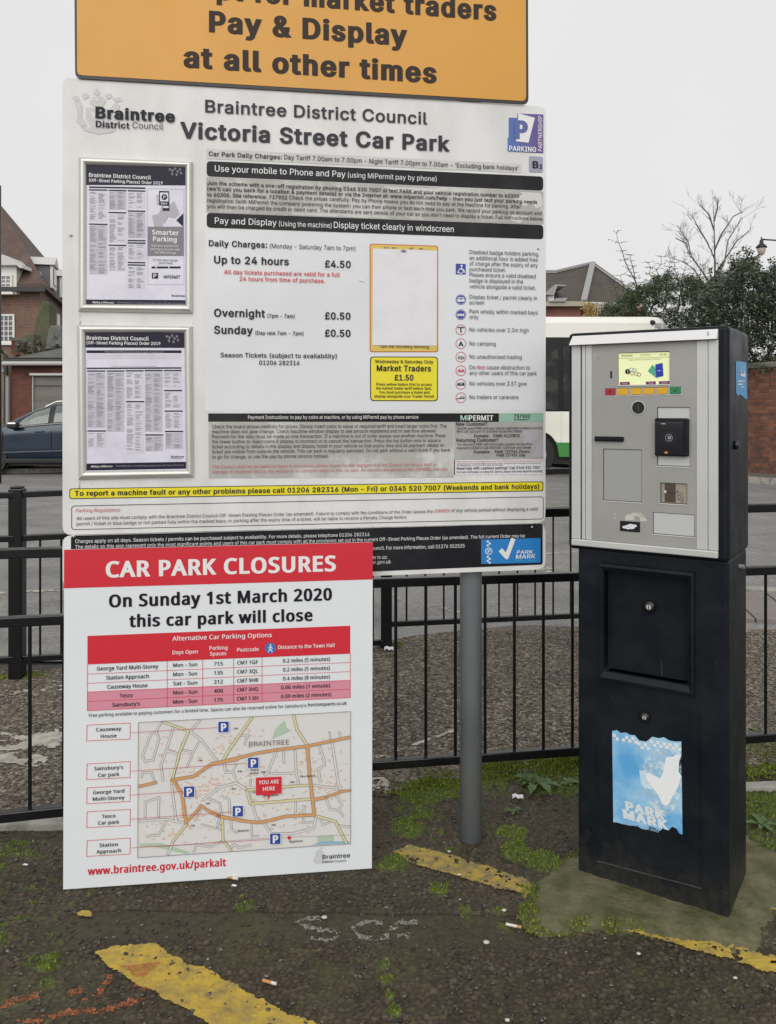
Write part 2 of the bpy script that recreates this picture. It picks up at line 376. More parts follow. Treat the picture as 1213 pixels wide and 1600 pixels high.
ca = me.color_attributes.new('mask', 'FLOAT_COLOR', 'POINT'); ca.data.foreach_set('color', np.stack([I_, TR_, MS_, GP_], 1).astype(np.float32).ravel())
def asphalt_near():
    m, nt, b = nodes('coarse_asphalt'); at = nt.nodes.new('ShaderNodeAttribute'); at.attribute_name = 'mask'
    sp = nt.nodes.new('ShaderNodeSeparateColor'); nt.links.new(at.outputs['Color'], sp.inputs[0])
    st = ramp(nt, sp.outputs[0], 0, 1, (.030, .026, .023, 1), (.078, .068, .061, 1))
    cr = nt.nodes.new('ShaderNodeValToRGB'); nt.links.new(sp.outputs[0], cr.inputs[0]); e = cr.color_ramp.elements
    e[0].position = 0; e[0].color = (.030, .026, .021, 1); e[1].position = 1; e[1].color = (.15, .14, .12, 1)
    for p, c in ((.3, (.046, .039, .032)), (.6, (.062, .051, .041)), (.9, (.08, .07, .060))): x = e.new(p); x.color = c + (1,)
    fine = ramp(nt, noise(nt, 330, 3, .8), .3, .75, (.55, .55, .55, 1), (1.5, 1.47, 1.4, 1)); col = mixc(nt, 1.0, cr.outputs[0], fine, 'MULTIPLY'); col = mixc(nt, at.outputs['Alpha'], (.014, .012, .009), col)
    big = ramp(nt, noise(nt, 2.3, 5), .35, .7, (.8, .78, .76, 1), (1.25, 1.22, 1.15, 1)); col = mixc(nt, 1.0, col, big, 'MULTIPLY')
    dirt = mixc(nt, ramp(nt, noise(nt, 60, 5, .7), .4, .7), (.026, .023, .014), (.058, .052, .034))
    col = mixc(nt, sp.outputs[1], col, dirt)
    olive = ramp(nt, noise(nt, 4.2, 6, .7), .52, .68, (0, 0, 0, 1), (.7, .7, .7, 1)); col = mixc(nt, olive, col, (.052, .050, .022))
    col = mixc(nt, 1.0, col, (1.32, 1.22, 1.0), 'MULTIPLY')
    soft = ramp(nt, noise(nt, 1.7, 6, .75), .50, .66, (0, 0, 0, 1), (.5, .5, .5, 1)); col = mixc(nt, soft, col, (.075, .082, .030))
    mossc = mixc(nt, ramp(nt, noise(nt, 45, 4), .35, .65), (.035, .06, .012), (.10, .13, .022)); col = mixc(nt, sp.outputs[2], col, mossc)
    nt.links.new(col, b.inputs['Base Color']); b.inputs['Roughness'].default_value = .62; b.inputs['Specular IOR Level'].default_value = .42
    bumpn(nt, noise(nt, 260, 4, .7), .8, .0016, b); return m
near = link('car_park_surface', me, asphalt_near(), kind='structure')

def flat_asphalt(name, c1, c2, scale, worn=(.1, .095, .085), grit=None, bd=.004):
    m, nt, b = nodes(name); g = nt.nodes.new('ShaderNodeNewGeometry')
    v = nt.nodes.new('ShaderNodeTexVoronoi'); v.inputs['Scale'].default_value = scale; nt.links.new(g.outputs[0], v.inputs[0])
    s_ = nt.nodes.new('ShaderNodeSeparateColor'); nt.links.new(v.outputs['Color'], s_.inputs[0])
    col = mixc(nt, s_.outputs[0], c1, c2)
    if grit: col = mixc(nt, ramp(nt, s_.outputs[1], .8, .86), col, grit)
    col = mixc(nt, 1.0, col, ramp(nt, noise(nt, 1.4, 6, .65), .3, .7, (.72, .72, .72, 1), (1.25, 1.24, 1.2, 1)), 'MULTIPLY')
    col = mixc(nt, ramp(nt, noise(nt, .55, 5, .7, stretch=(1, 2.5, 1)), .52, .7), col, worn)
    nt.links.new(col, b.inputs['Base Color']); b.inputs['Roughness'].default_value = .8; b.inputs['Specular IOR Level'].default_value = .3
    bumpn(nt, v.outputs['Distance'], .9, bd, b).invert = True; return m
road_m = flat_asphalt('road_asphalt', (.16, .157, .153), (.27, .265, .26), 70, (.24, .235, .228))
pave_m = flat_asphalt('brown_chip_asphalt', (.05, .042, .033), (.19, .158, .125), 75, (.14, .12, .098), (.29, .25, .20), .006)
base_m = flat_asphalt('outer_asphalt', (.05, .046, .042), (.09, .084, .078), 60)
MB().add([(-400, -60, -.03), (400, -60, -.03), (400, 900, -.03), (-400, 900, -.03)], [(0, 1, 2, 3)]).build('ground', base_m, kind='structure')
MB().add([(-120, 5.0, -.012), (120, 5.0, -.012), (120, 60, -.012), (-120, 60, -.012)], [(0, 1, 2, 3)]).build('road', road_m, kind='structure')
# raised brown pavement between the two railings
PZ = .012
edge = [(-9, 2.95), (-2.6, 2.95), (-1.75, 3.02), (-.9, 3.06), (-.3, 3.18), (.0, 3.24), (.2, 3.32), (.5, 3.42), (.8, 3.46), (1.1, 3.45), (1.6, 3.42), (2.0, 3.4), (9, 3.35)]
far = [(9, 5.9), (2.2, 5.62), (.9, 5.75), (.2, 5.5), (0, 5.35), (-2, 4.75), (-9, 4.6)]
ring_ = []
for i in range(len(edge) - 1):
    for j in range(14):
        t = j / 14; x = edge[i][0] * (1 - t) + edge[i + 1][0] * t; y = edge[i][1] * (1 - t) + edge[i + 1][1] * t
        ring_.append((x, y + random.uniform(-.012, .012)))
ring_.append(edge[-1])
V = [Vector((x, y, PZ)) for x, y in ring_] + [Vector((x, y, PZ)) for x, y in far]
mb = MB(); n = len(V); mb.add(V + [v - Vector((0, 0, .04)) for v in V], [tuple(t) for t in tessellate_polygon([V])] + [(i, (i + 1) % n, (i + 1) % n + n, i + n) for i in range(n)])
mb.build('pavement', pave_m, kind='structure')
# kerb line of pale concrete under the left railing
conc = mat('mossy_concrete', (.066, .070, .022), .88, col2=(.175, .158, .095), scale=10, lo=.36, hi=.70, bump=.006, bscale=55)
kerbm = mat('kerb_concrete', (.34, .33, .30), .8, col2=(.18, .175, .155), scale=12, lo=.45, hi=.7, bump=.002, bscale=90)
def kerb(a, b, w_, z0, z1, name='kerb'):
    d = (b - a); L = d.length; d.normalize(); n = max(1, round(L / .9)); t = Vector((-d.y, d.x, 0)) * w_ / 2
    rt = bpy.data.objects.new(name, None); C.objects.link(rt); rt.location = a; rt['kind'] = 'structure'; LOC[rt] = a.copy(); first = None
    for i in range(n):
        p = a + d * (L * i / n + .004); q = a + d * (L * (i + 1) / n - .004)
        m = MB().box8([v + Vector((0, 0, z)) for z in (z0, z1) for v in (p - t, q - t, q + t, p + t)])
        m.build('kerb_stone', kerbm, rt, bevel=.006)
    return rt
kerb(Vector((-3.2, 2.96, 0)), Vector((-.95, 3.0, 0)), .055, -.02, .022)
kerb(G(-300, 745), G(460, 729), .3, -.02, .1)
far_pave = flat_asphalt('far_pavement_asphalt', (.13, .12, .11), (.2, .19, .18), 40)
a, b_ = G(-300, 744), G(460, 728.5)
MB().add([a + Vector((0, .15, .08)), b_ + Vector((0, .15, .08)), b_ + Vector((0, 8, .08)), a + Vector((0, 8, .08))], [(0, 1, 2, 3)]).build('far_pavement', far_pave, kind='structure')

# slab paving to the right beyond the railings
slabm = mat('pink_grey_slab', (.235, .20, .185), .8, col2=(.18, .16, .15), scale=5, lo=.35, hi=.7, bump=.002, bscale=60)
sr = bpy.data.objects.new('slab_pavement', None); C.objects.link(sr); sr.location = (2, 5.5, 0); sr['kind'] = 'structure'; LOC[sr] = Vector((2, 5.5, 0))
u = Vector((.93, .36, 0)).normalized(); u = Vector((.985, -.17, 0)).normalized(); v_ = Vector((.17, .985, 0)).normalized(); o0 = Vector((2.0, 6.0, 0))
for i in range(6):
    for j in range(2):
        p = o0 + u * (i * .62 + (j % 2) * .3) + v_ * j * .47; h = .02 + random.uniform(-.003, .003)
        m = MB().box8([q + Vector((0, 0, z)) for z in (-.02, h) for q in (p, p + u * .608, p + u * .608 + v_ * .458, p + v_ * .458)])
        m.build('paving_slab', slabm, sr, bevel=.004)
kerb(o0 + v_ * 1.0 - u * .3, o0 + v_ * 1.0 + u * 4.2, .12, -.03, .035)

# ---------------------------------------------------------------- painted markings that follow the surface
def inpoly(X, Y, poly):
    r = np.zeros(X.shape, bool)
    for i in range(len(poly)):
        x1, y1 = poly[i - 1]; x2, y2 = poly[i]
        if y1 == y2: continue
        c = ((y1 > Y) != (y2 > Y)) & (X < (x2 - x1) * (Y - y1) / (y2 - y1) + x1); r ^= c
    return r
def marking(name, polys, m, wear=.5, st=.004, z=None, wob=.012, ns=22, lift=.0022, fill=True):
    zz = 0 if z is None else z; wp = [[(G(*p, zz).x, G(*p, zz).y) for p in q] for q in polys]
    xs = [p[0] for q in wp for p in q]; ys = [p[1] for q in wp for p in q]
    X, Y, Fc = grid_mesh(min(xs) - .02, max(xs) + .02, min(ys) - .02, max(ys) + .02, st)
    xw = X + (fbm(X * 30, Y * 30, 5) - .5) * wob * 2; yw = Y + (fbm(X * 30, Y * 30, 15) - .5) * wob * 2
    ins = np.zeros(X.shape, bool)
    for q in wp: ins |= inpoly(xw, yw, q)
    hh = (ground_h(X, Y)[0] if z is None else np.full(X.shape, z)); h = hh if z is not None or not fill else hh * .5 - .0006
    nz = fbm(X * ns, Y * ns, 21, 5) * .7 + fbm(X * 110, Y * 110, 27, 3) * .3
    if z is None: nz = nz - (hh - hh.mean()) * (4 if fill else 14)   # paint survives on the stone tops
    k = ins & (nz < wear); f = k[Fc].all(1); Fc = Fc[f]
    if not len(Fc): return
    used = np.unique(Fc); re = np.full(len(X), -1); re[used] = np.arange(len(used)); Fc = re[Fc]
    V = np.stack([X, Y, h + lift], 1)[used]; return link(name, mesh_of(name, V, Fc, (0, 0, 0), True), m, kind='structure')
ypaint = mat('worn_yellow_paint', (.50, .35, .045), .62, col2=(.24, .18, .07), scale=18, lo=.42, hi=.70, bump=.0016, bscale=200)
ypaint2 = mat('dirty_yellow_paint', (.40, .28, .05), .65, col2=(.20, .16, .07), scale=30, lo=.4, hi=.6, bump=.0015, bscale=180)
wpaint = mat('worn_white_paint', (.46, .43, .37), .7, col2=(.26, .24, .2), scale=20, lo=.4, hi=.65)
opaint = mat('orange_spray_paint', (.52, .15, .045), .7, col2=(.26, .09, .04), scale=40, alpha_noise=(190, .43, .60))
cpaint = mat('faded_white_spray', (.36, .36, .32), .8, alpha_noise=(210, .42, .60))
marking('yellow_marking', [[(145,1486),(180,1478),(211,1473),(246,1474),(288,1501),(330,1515),(400,1556),(500,1602),(640,1670),(440,1670),(345,1612),(272,1568),(218,1542),(176,1512),(158,1500)]], ypaint, .82)
marking('yellow_marking', [[(614,1331),(641,1318),(721,1339),(824,1374),(834,1385),(824,1406),(802,1393),(775,1388),(711,1369),(662,1353),(635,1345)]], ypaint2, .66)
marking('yellow_marking', [[(969,1451),(1034,1448),(1098,1463),(1213,1493),(1320,1525),(1320,1565),(1213,1522),(1125,1495),(1044,1471),(1007,1460)]], ypaint, .66)
marking('yellow_marking', [[(1179,1396),(1213,1388),(1260,1380),(1260,1425),(1213,1424),(1201,1421),(1184,1406)]], ypaint2, .7)
marking('yellow_marking', [[(118,1426),(128,1421),(142,1422),(147,1428),(140,1432),(122,1430)]], ypaint, .75, wob=.004)
def stroke(pts, w_):
    out = []; q = [Vector(p) for p in pts]
    L = []; Rr = []
    for i, p in enumerate(q):
        d = (q[min(i + 1, len(q) - 1)] - q[max(i - 1, 0)]).normalized(); n = Vector((-d.y, d.x)) * w_; L.append(tuple(p + n)); Rr.append(tuple(p - n))
    return L + Rr[::-1]
marking('orange_spray_mark', [[(180,1506),(215,1508),(258,1502),(240,1514),(225,1529),(214,1530),(200,1517)]], opaint, .75, lift=.0034)
marking('orange_spray_mark', [stroke([(172,1516),(165,1538),(150,1562)], 6), stroke([(212,1528),(230,1548)], 9), stroke([(133,1541),(105,1554)], 6), stroke([(-10,1572),(30,1560),(66,1553)], 6), stroke([(228,1563),(180,1571),(120,1582),(60,1592),(10,1604)], 5), stroke([(20,1590),(45,1600),(40,1612)], 9), stroke([(130,1563),(142,1560)],5)], opaint, .60, ns=40, lift=.0014, fill=False)
marking('white_spray_mark', [stroke([(504,1434),(480,1433),(461,1441),(480,1448),(520,1452),(530,1460),(512,1467),(480,1464)], 4.5), stroke([(596,1438),(570,1439),(549,1448),(560,1459),(590,1463),(610,1460)], 4.5), stroke([(652,1436),(625,1438),(605,1449),(615,1458),(645,1461)], 5.5)], cpaint, .62, lift=.0016, ns=70, fill=False)
PM = PZ + .004
marking('white_marking', [[(-60,1152),(0,1143),(45,1150),(70,1140),(110,1134),(220,1120),(220,1152),(60,1172),(0,1173),(-60,1180)], [(-60,1190),(0,1178),(40,1173),(76,1183),(72,1200),(30,1195),(0,1190),(-60,1200)]], wpaint, .56, z=PM, lift=0, ns=14)
marking('white_marking', [stroke([(-30, 1093), (0, 1088), (60, 1079), (160, 1066)], 5)], wpaint, .45, z=PM, lift=0)
marking('white_marking', [[(560,1214),(600,1213),(610,1222),(606,1234),(560,1240)]], wpaint, .58, z=PM, lift=0)
marking('white_marking', [stroke([(570,1190),(620,1172),(665,1157),(712,1140)], 2.6)], wpaint, .53, z=PM, lift=0)
RM = -.008
def strip(px0, py0, px1, py1, w_, wear, z=RM, name='white_marking', st=.012): return marking(name, [stroke([(px0, py0), ((px0+px1)/2, (py0+py1)/2), (px1, py1)], w_)], wpaint, wear, st=st, z=z, lift=0, wob=.01)
strip(-200, 937, 200, 916, 1.8, .6); strip(60, 936, 110, 934, 3, .44); strip(600, 928, 730, 960, 3, .47, z=RM); strip(760, 962, 830, 950, 4, .45)
strip(840, 866, 900, 862, 1.4, .6); strip(840, 888, 905, 900, 5, .52); strip(-100, 740, 98, 736, 1.2, .8, st=.03)

# loose chips and grit lying on the surface
def scatter(name, pts, size, m, kind='stuff', zfun=None, flat=.6):
    ico = np.array([(0, 0, 1), (.9, 0, .25), (.28, .86, .3), (-.73, .53, .2), (-.73, -.53, .3), (.28, -.86, .2), (0, 0, -.8)]); fc = np.array([(0, 1, 2), (0, 2, 3), (0, 3, 4), (0, 4, 5), (0, 5, 1), (6, 2, 1), (6, 3, 2), (6, 4, 3), (6, 5, 4), (6, 1, 5)])
    n = len(pts); V = np.repeat(ico[None], n, 0) * (1 + RNG.uniform(-.3, .3, (n, 7, 1))); a = RNG.uniform(0, 6.28, n); ca, sa = np.cos(a), np.sin(a); s = RNG.uniform(size[0], size[1], n)
    V[:, :, 0] *= 1.35; V[:, :, 2] *= flat
    x = (V[:, :, 0] * ca[:, None] - V[:, :, 1] * sa[:, None]) * s[:, None] + pts[:, 0:1]; y = (V[:, :, 0] * sa[:, None] + V[:, :, 1] * ca[:, None]) * s[:, None] + pts[:, 1:2]; z = V[:, :, 2] * s[:, None] + pts[:, 2:3]
    return link(name, mesh_of(name, np.stack([x, y, z], 2).reshape(-1, 3), (fc[None] + np.arange(n)[:, None, None] * 7).reshape(-1, 3), (0, 0, 0)), m, kind=kind)
def cellmat(name, stops):
    m, nt, b = nodes(name); g = nt.nodes.new('ShaderNodeNewGeometry'); r = nt.nodes.new('ShaderNodeValToRGB'); nt.links.new(g.outputs['Random Per Island'], r.inputs[0])
    e = r.color_ramp.elements; e[0].position = stops[0][0]; e[0].color = stops[0][1] + (1,); e[1].position = stops[-1][0]; e[1].color = stops[-1][1] + (1,)
    for p, c in stops[1:-1]: x = e.new(p); x.color = c + (1,)
    nt.links.new(r.outputs[0], b.inputs['Base Color']); b.inputs['Roughness'].default_value = .75; return m
chipm = cellmat('loose_chips', [(0, (.028, .024, .02)), (.5, (.06, .052, .042)), (.9, (.1, .09, .076)), (.985, (.16, .15, .13)), (1, (.36, .35, .31))])
n = 7500; px_ = RNG.uniform(-1.7, 2.0, n); py_ = RNG.uniform(1.98, 3.6, n); hz = ground_h(px_, py_)[0]
scatter('loose_grit', np.stack([px_, py_, hz + .001], 1), (.0018, .0068), chipm)
brownchip = cellmat('brown_chips', [(0, (.04, .033, .027)), (.5, (.11, .091, .072)), (.85, (.19, .157, .125)), (.97, (.27, .235, .19)), (1, (.40, .38, .34))])
n = 26000; px_ = RNG.uniform(-2.6, 2.9, n); py_ = RNG.uniform(3.0, 5.6, n)
ok = np.array([inp for inp in inpoly(px_, py_, ring_ + far)]); px_ = px_[ok]; py_ = py_[ok]
scatter('brown_surface_chips', np.stack([px_, py_, np.full(len(px_), PZ + .001)], 1), (.003, .0085), brownchip, flat=.5)

# moss cushions: thousands of tiny tufts
mossm = cellmat('moss_green', [(0, (.045, .070, .006)), (.4, (.11, .16, .010)), (.8, (.21, .27, .018)), (1, (.30, .34, .04))])
def tufts(name, pts, hgt, wd, m):
    n = len(pts); a = RNG.uniform(0, 6.28, (n, 1)); lean = RNG.uniform(-.6, .6, (n, 2)); h = RNG.uniform(hgt[0], hgt[1], n)[:, None]
    dx = np.cos(a) * wd; dy = np.sin(a) * wd; p = pts
    A = np.hstack([p[:, :1] - dx, p[:, 1:2] - dy, p[:, 2:3]]); B = np.hstack([p[:, :1] + dx, p[:, 1:2] + dy, p[:, 2:3]]); Cc = np.hstack([p[:, :1] + lean[:, :1] * h, p[:, 1:2] + lean[:, 1:2] * h, p[:, 2:3] + h])
    V = np.stack([A, B, Cc], 1).reshape(-1, 3); return link(name, mesh_of(name, V, np.arange(3 * n).reshape(-1, 3), (0, 0, 0)), m, kind='stuff')
n = 420000; mx_ = RNG.uniform(-1.75, 2.05, n); my_ = RNG.uniform(2.0, 3.74, n); tr, ms = masks(mx_, my_)
ok = (ms > .35) & (RNG.uniform(0, 1, n) < ms); mx_, my_ = mx_[ok], my_[ok]; mh = ground_h(mx_, my_)[0]
pl_ = np.where(inpoly(mx_, my_, ring_ + far), np.maximum(mh, PZ), mh)
tufts('moss', np.stack([mx_, my_, pl_ - .002 ], 1), (.003, .0085), .0024, mossm)
# moss bank along the pavement edge near the grey post and at the right
pts = []
for (ax, ay, bx, by, hh, cnt) in [(.32, 3.42, .95, 3.50, .045, 9000), (1.38, 3.42, 2.1, 3.5, .05, 9000), (.0, 3.27, .3, 3.36, .025, 2500), (-2.3, 4.62, -1.9, 4.66, .03, 2500), (-.1, 5.22, .1, 5.26, .03, 800), (.7, 3.5, .95, 3.6, .05, 3000)]:
    t = RNG.uniform(0, 1, cnt); off = RNG.normal(0, .035, cnt); x = ax + (bx - ax) * t; y = ay + (by - ay) * t + off
    lump = fbm(x * 22, y * 22, 70); k = lump > .42
    pts.append(np.stack([x, y, np.maximum(.0, hh * (lump - .35) * 2.2 * np.exp(-(off / .05) ** 2)) + PZ - .006], 1)[k])
tufts('moss_bank', np.vstack(pts), (.004, .012), .0028, mossm)

# weeds
leafm = mat('weed_leaf', (.06, .11, .03), .55, col2=(.10, .16, .05), scale=60)
def weed(px, py, r, n, label, z=0, grass=0):
    g = G(px, py, z); rt = root('weed', label, 'weed', g); leaves = []
    for i in range(n):
        a = i * 2.4 + random.uniform(-.3, .3); L = r * random.uniform(.6, 1.1); up = random.uniform(.15, .75)
        d = Vector((math.cos(a), math.sin(a), 0)); s_ = Vector((-d.y, d.x, 0)); vs = []; fs = []; K = 7
        for k in range(K + 1):
            t = k / K; p = g + d * L * t + Vector((0, 0, L * (up * t - up * .9 * t * t) + .004)); wd = L * .17 * math.sin(math.pi * min(1, t * .9 + .08)) * (1.25 if k % 2 else .75)
            vs += [p - s_ * wd + Vector((0, 0, wd * .4)), p, p + s_ * wd + Vector((0, 0, wd * .4))]
        for k in range(K): b = k * 3; fs += [(b, b + 1, b + 4, b + 3), (b + 1, b + 2, b + 5, b + 4)]
        MB().add(vs, fs).build('leaf', leafm, rt, smooth=True)
    if grass:
        mb = MB()
        for i in range(grass):
            a = random.uniform(0, 6.28); q = g + Vector((random.uniform(-.05, .03), random.uniform(-.02, .02), 0)); d = Vector((math.cos(a), math.sin(a), 0)) * .03; h = random.uniform(.03, .075); s_ = Vector((-d.y, d.x, 0)).normalized() * .0012
            mb.add([q - s_, q + s_, q + d * .5 + Vector((0, 0, h * .7)) + s_, q + d * .5 + Vector((0, 0, h * .7)) - s_, q + d * 1.2 + Vector((0, 0, h))], [(0, 1, 2, 3), (3, 2, 4)])
        mb.build('grass_blades', leafm, rt)
    return rt
weed(838, 1228, .105, 13, 'leafy dandelion weed growing in the moss between grey post and ticket machine', 0, 60)
weed(802, 1270, .045, 6, 'small seedling weed below the white paper scrap near the ticket machine')
weed(890, 1225, .06, 8, 'low weed at the left side of the black ticket machine')
weed(1190, 1290, .07, 9, 'small weed at the right of the ticket machine base')
weed(1192, 1150, .08, 9, 'weed growing below the railing right of the ticket machine')

# litter
def litter_paper(px, py, s, label, z=0, w_=1.7):
    g = G(px, py, z); g.z += .008; mb = MB(); n = 6; vs = []; 
    for i in range(n + 1):
        for j in range(4):
            vs.append(g + Vector((s * w_ * (i / n - .5), s * (j / 3 - .5) + s * .2 * math.sin(i), s * .28 * abs(math.sin(i * 2.1 + j * 1.7)) + s * .25 * math.sin(j * 1.05))))
    fs = [(i * 4 + j, (i + 1) * 4 + j, (i + 1) * 4 + j + 1, i * 4 + j + 1) for i in range(n) for j in range(3)]
    o = mb.add(vs, fs).build('paper_scrap', paper_w); o['label'] = label; o['category'] = 'litter'; m = o.modifiers.new('solid', 'SOLIDIFY'); m.thickness = .003; return settle(o)
litter_paper(809, 1249, .024, 'crumpled white paper scrap on the moss left of the ticket machine')
litter_paper(608, 1017, .04, 'small crumpled white paper by the foot of the far railing post', PZ, 1.4)
litter_paper(40, 1355, .007, 'tiny white scrap on the tarmac left of the white notice board', 0, 2.2)
litter_paper(366, 1388, .008, 'tiny white scrap on the tarmac just under the white notice board', 0, 1.8)
corkm = mat('cigarette_filter', (.52, .25, .09), .7); cigw = mat('cigarette_paper', (.66, .62, .55), .7)
def butt(p0, p1, label, burnt=.65):
    a = G(*p0); b = G(*p1); a.z = b.z = .006; rt = root('cigarette_butt', label, 'litter', a); m = a.lerp(b, burnt)
    MB().tube([a, m], .0040, 8).build('filter', corkm, rt, smooth=False); MB().tube([m, b], .0039, 8).build('paper_end', cigw, rt)
butt((411, 1535), (432, 1541), 'cigarette butt with orange filter lying beside the long yellow line')
butt((815, 1452), (791, 1447), 'pale cigarette butt lying by the corner of the concrete plinth', .3)
butt((354, 1373), (372, 1376), 'cigarette butt partly under the bottom edge of the white notice board', .55)
pebw = mat('white_pebble', (.52, .5, .43), .6)
for (px, py, r, lb) in [(507, 1435, .010, 'cream pebble lying on the white spray letter'), (788, 1424, .009, 'pale pebble on moss left of the plinth'), (760, 1474, .011, 'flat pale pebble on the tarmac in front of the plinth'), (718, 1368, .008, 'white pebble on the short yellow line'), (1149, 1530, .007, 'small white pebble right of the plinth on tarmac'), (702, 1332, .007, 'white pebble above the short yellow line'), (998, 1492, .008, 'small pale stone just below the thin tip of the right yellow line'), (793, 1596, .008, 'pale stone at the bottom edge of the tarmac')]:
    r *= .75; g = G(px, py); vs = []; fs = []; N = 10
    for i in range(5):
        ph = math.pi * i / 4
        for k in range(N): t = 2 * math.pi * k / N; rr = r * math.sin(ph) * random.uniform(.85, 1.1); vs.append(g + Vector((rr * 1.2 * math.cos(t), rr * math.sin(t), r * .45 * math.cos(ph) + .004)))
    fs = [(i * N + k, i * N + (k + 1) % N, (i + 1) * N + (k + 1) % N, (i + 1) * N + k) for i in range(4) for k in range(N)]
    o = MB().add(vs, fs).build('pebble', pebw, smooth=True); o['label'] = lb; o['category'] = 'pebble'; settle(o)

kerb(G(1155, 1234), G(1330, 1226), .05, -.02, .02)
# ---------------------------------------------------------------- the main sign
XV = 8700.0; uS = Vector((XV - CX, F, 0)).normalized()
DP = 2.835; SP = Plane(P(736, 640, DP), uS)
PB = SP.p(0, 0, -.05)
postpos = Vector((P(736, 640, 2.915).x, 2.915, 0))
sign = root('car_park_sign', 'large white car park tariff sign on grey posts behind the red and white notice', 'sign', (postpos.x, postpos.y, 0))
def cyl(p, r, z0, z1, name, m, par, seg=32):
    o = MB().tube([(p.x, p.y, z0), (p.x, p.y, z1)], r, seg).build(name, m, par, smooth=True)
    for f in o.data.polygons:
        if len(f.vertices) > 4: f.use_smooth = False
    return o
cyl(postpos, .0385, -.03, 2.96, 'post', galv, sign)
a2, _ = SP.uv(262, 640); pp2 = SP.p(a2, 0, 0) + (postpos - SP.o); cyl(Vector((pp2.x, pp2.y, 0)), .0385, -.03, 2.96, 'post', galv, sign)
# galvanised channels and clips behind the boards
for py in (240, 700, 60):
    _, b = SP.uv(476, py); a0, _ = SP.uv(130, py); a1, _ = SP.uv(812, py)
    MB().pbox(SP, a0, a1, b - .02, b + .02, -.03, -.006).build('channel', galv, sign, bevel=.003)
def board(pts, c0, c1, name, m, par, r=14, pl=None, bevel=.001):
    pl = pl or SP; q = [pl.uv(*p) for p in rrect(*pts, r)]
    return MB().prism([pl.p(a, b, c1) for a, b in q], pl.n * (c0 - c1)).build(name, m, par)
board([(97.5, 121), (853.5, 166.5), (852.5, 817), (98, 836)], -.004, 0, 'sign_panel', white_board, sign)
board([(98, 837), (852.5, 818), (852.8, 889.5), (98, 918)], -.004, 0, 'sign_panel', white_board, sign)
pr = Print(SP, sign); T = pr.text; INK, WI = ink, white_ink
T(ink_g, 'Braintree District Council', 320.9, 175.4, 667.6, 19.5, bold=.018)
T(ink_g, 'Victoria Street Car Park', 281.7, 215.3, 703, 25.5, bold=.034)
# crest
cg = crest_g
for pts in ([(134,168),(170,171),(172,186),(164,198),(154,204),(142,197),(135,185)], [(140,160),(146,152),(160,150),(166,158),(160,167),(146,166)], [(146,146),(152,137),(157,146),(152,150)], [(117,160),(124,156),(130,166),(128,182),(136,196),(128,198),(120,190),(122,176)], [(188,165),(180,160),(173,170),(176,186),(168,199),(178,200),(186,190),(184,178)], [(113,152),(122,150),(126,156),(118,158)], [(176,154),(188,152),(192,158),(182,160)], [(126,198),(182,203),(176,207),(154,210),(132,204)], [(128,148),(136,145),(140,152),(132,156)], [(164,148),(174,146),(176,152),(168,156)]):
    pr.poly(cg, pts, .0012 + random.random() * 2e-4)
for pts in ([(142,174),(150,178),(146,190)], [(158,172),(166,176),(160,184)], [(148,155),(156,154),(153,160)], [(121,165),(124,164),(125,176)], [(180,168),(182,176),(178,184)]): pr.poly(white_board, pts, .0022)
T(INK, 'Braintree', 149.8, 184.4, 274, 18, bold=.045, c=.005); T(INK, 'District', 150.2, 198.9, 203, 10, bold=.028, c=.005); T(ink_g, 'Council', 207.3, 200.8, 255.6, 10, c=.005)
# parking partnership logo
m_, nt_, b__ = nodes('partnership_blue_purple'); g_ = nt_.nodes.new('ShaderNodeNewGeometry'); sx_ = nt_.nodes.new('ShaderNodeSeparateXYZ'); nt_.links.new(g_.outputs[0], sx_.inputs[0])
mr_ = nt_.nodes.new('ShaderNodeMapRange'); nt_.links.new(sx_.outputs[0], mr_.inputs[0]); mr_.inputs[1].default_value = SP.p(*SP.uv(795, 210)).x; mr_.inputs[2].default_value = SP.p(*SP.uv(842, 210)).x
nt_.links.new(ramp(nt_, mr_.outputs[0], 0, 1, (.065, .15, .42, 1), (.12, .07, .26, 1)), b__.inputs['Base Color']); b__.inputs['Roughness'].default_value = .35
part_m = m_
pr.poly(part_m, [(795,184),(808,184.5),(809,177.5),(849,179),(849,239.5),(793.3,236.5),(793.3,215),(795,215)], .0015)
pr.poly(WI, [(810,177.5),(835.5,184.5),(825.6,223.5),(806,221)], .0028)
T(part_m, 'P', 803.5, 215.5, 824.5, 29, bold=.06, c=.0042)
T(WI, 'PARKING', 795, 236, 837.6, 8, bold=.03, c=.0045)
pr.vtext(WI, 'PARTNERSHIP', 846.6, 237, 182, 6.2, bold=.01, c=.0045)
pr.poly(grime_l, [(322.6,232.5),(814.6,256),(814.6,270),(322.6,248)], .0012)
T(INK, 'Car Park Daily Charges:', 326.3, 243.9, 440.5, 7.2, bold=.028); T(INK, 'Day Tariff 7.00am to 7.00pm - Night Tariff 7.00pm to 7.00am - ‘Excluding bank holidays’', 444.2, 249.2, 810.2, 7.2, bold=.006)
pr.poly(mat('lavender_badge', (.33, .34, .45), .4), rrect((826.5,244),(848.4,245),(848.4,270),(826.5,269), 3), .0012)
T(INK, 'B', 831.9, 262.6, 841, 11, bold=.03); T(INK, '3', 842, 264, 847, 7, bold=.03)
pr.poly(blackp, rrect((323.2,251.8),(848.8,276),(848.8,298),(323.2,275.5), 6), .0014)
T(WI, 'Use your mobile to Phone and Pay', 336, 268.4, 539.8, 9.8, bold=.004); T(WI, '(using MiPermit pay by phone)', 543.5, 277.6, 682, 8)
pr.poly(grime, [(322.8,276.5),(849.2,299),(849.2,350.5),(322.8,331.5)], .0012)
lt = mat('peeled_white', (.62, .62, .60), .6)
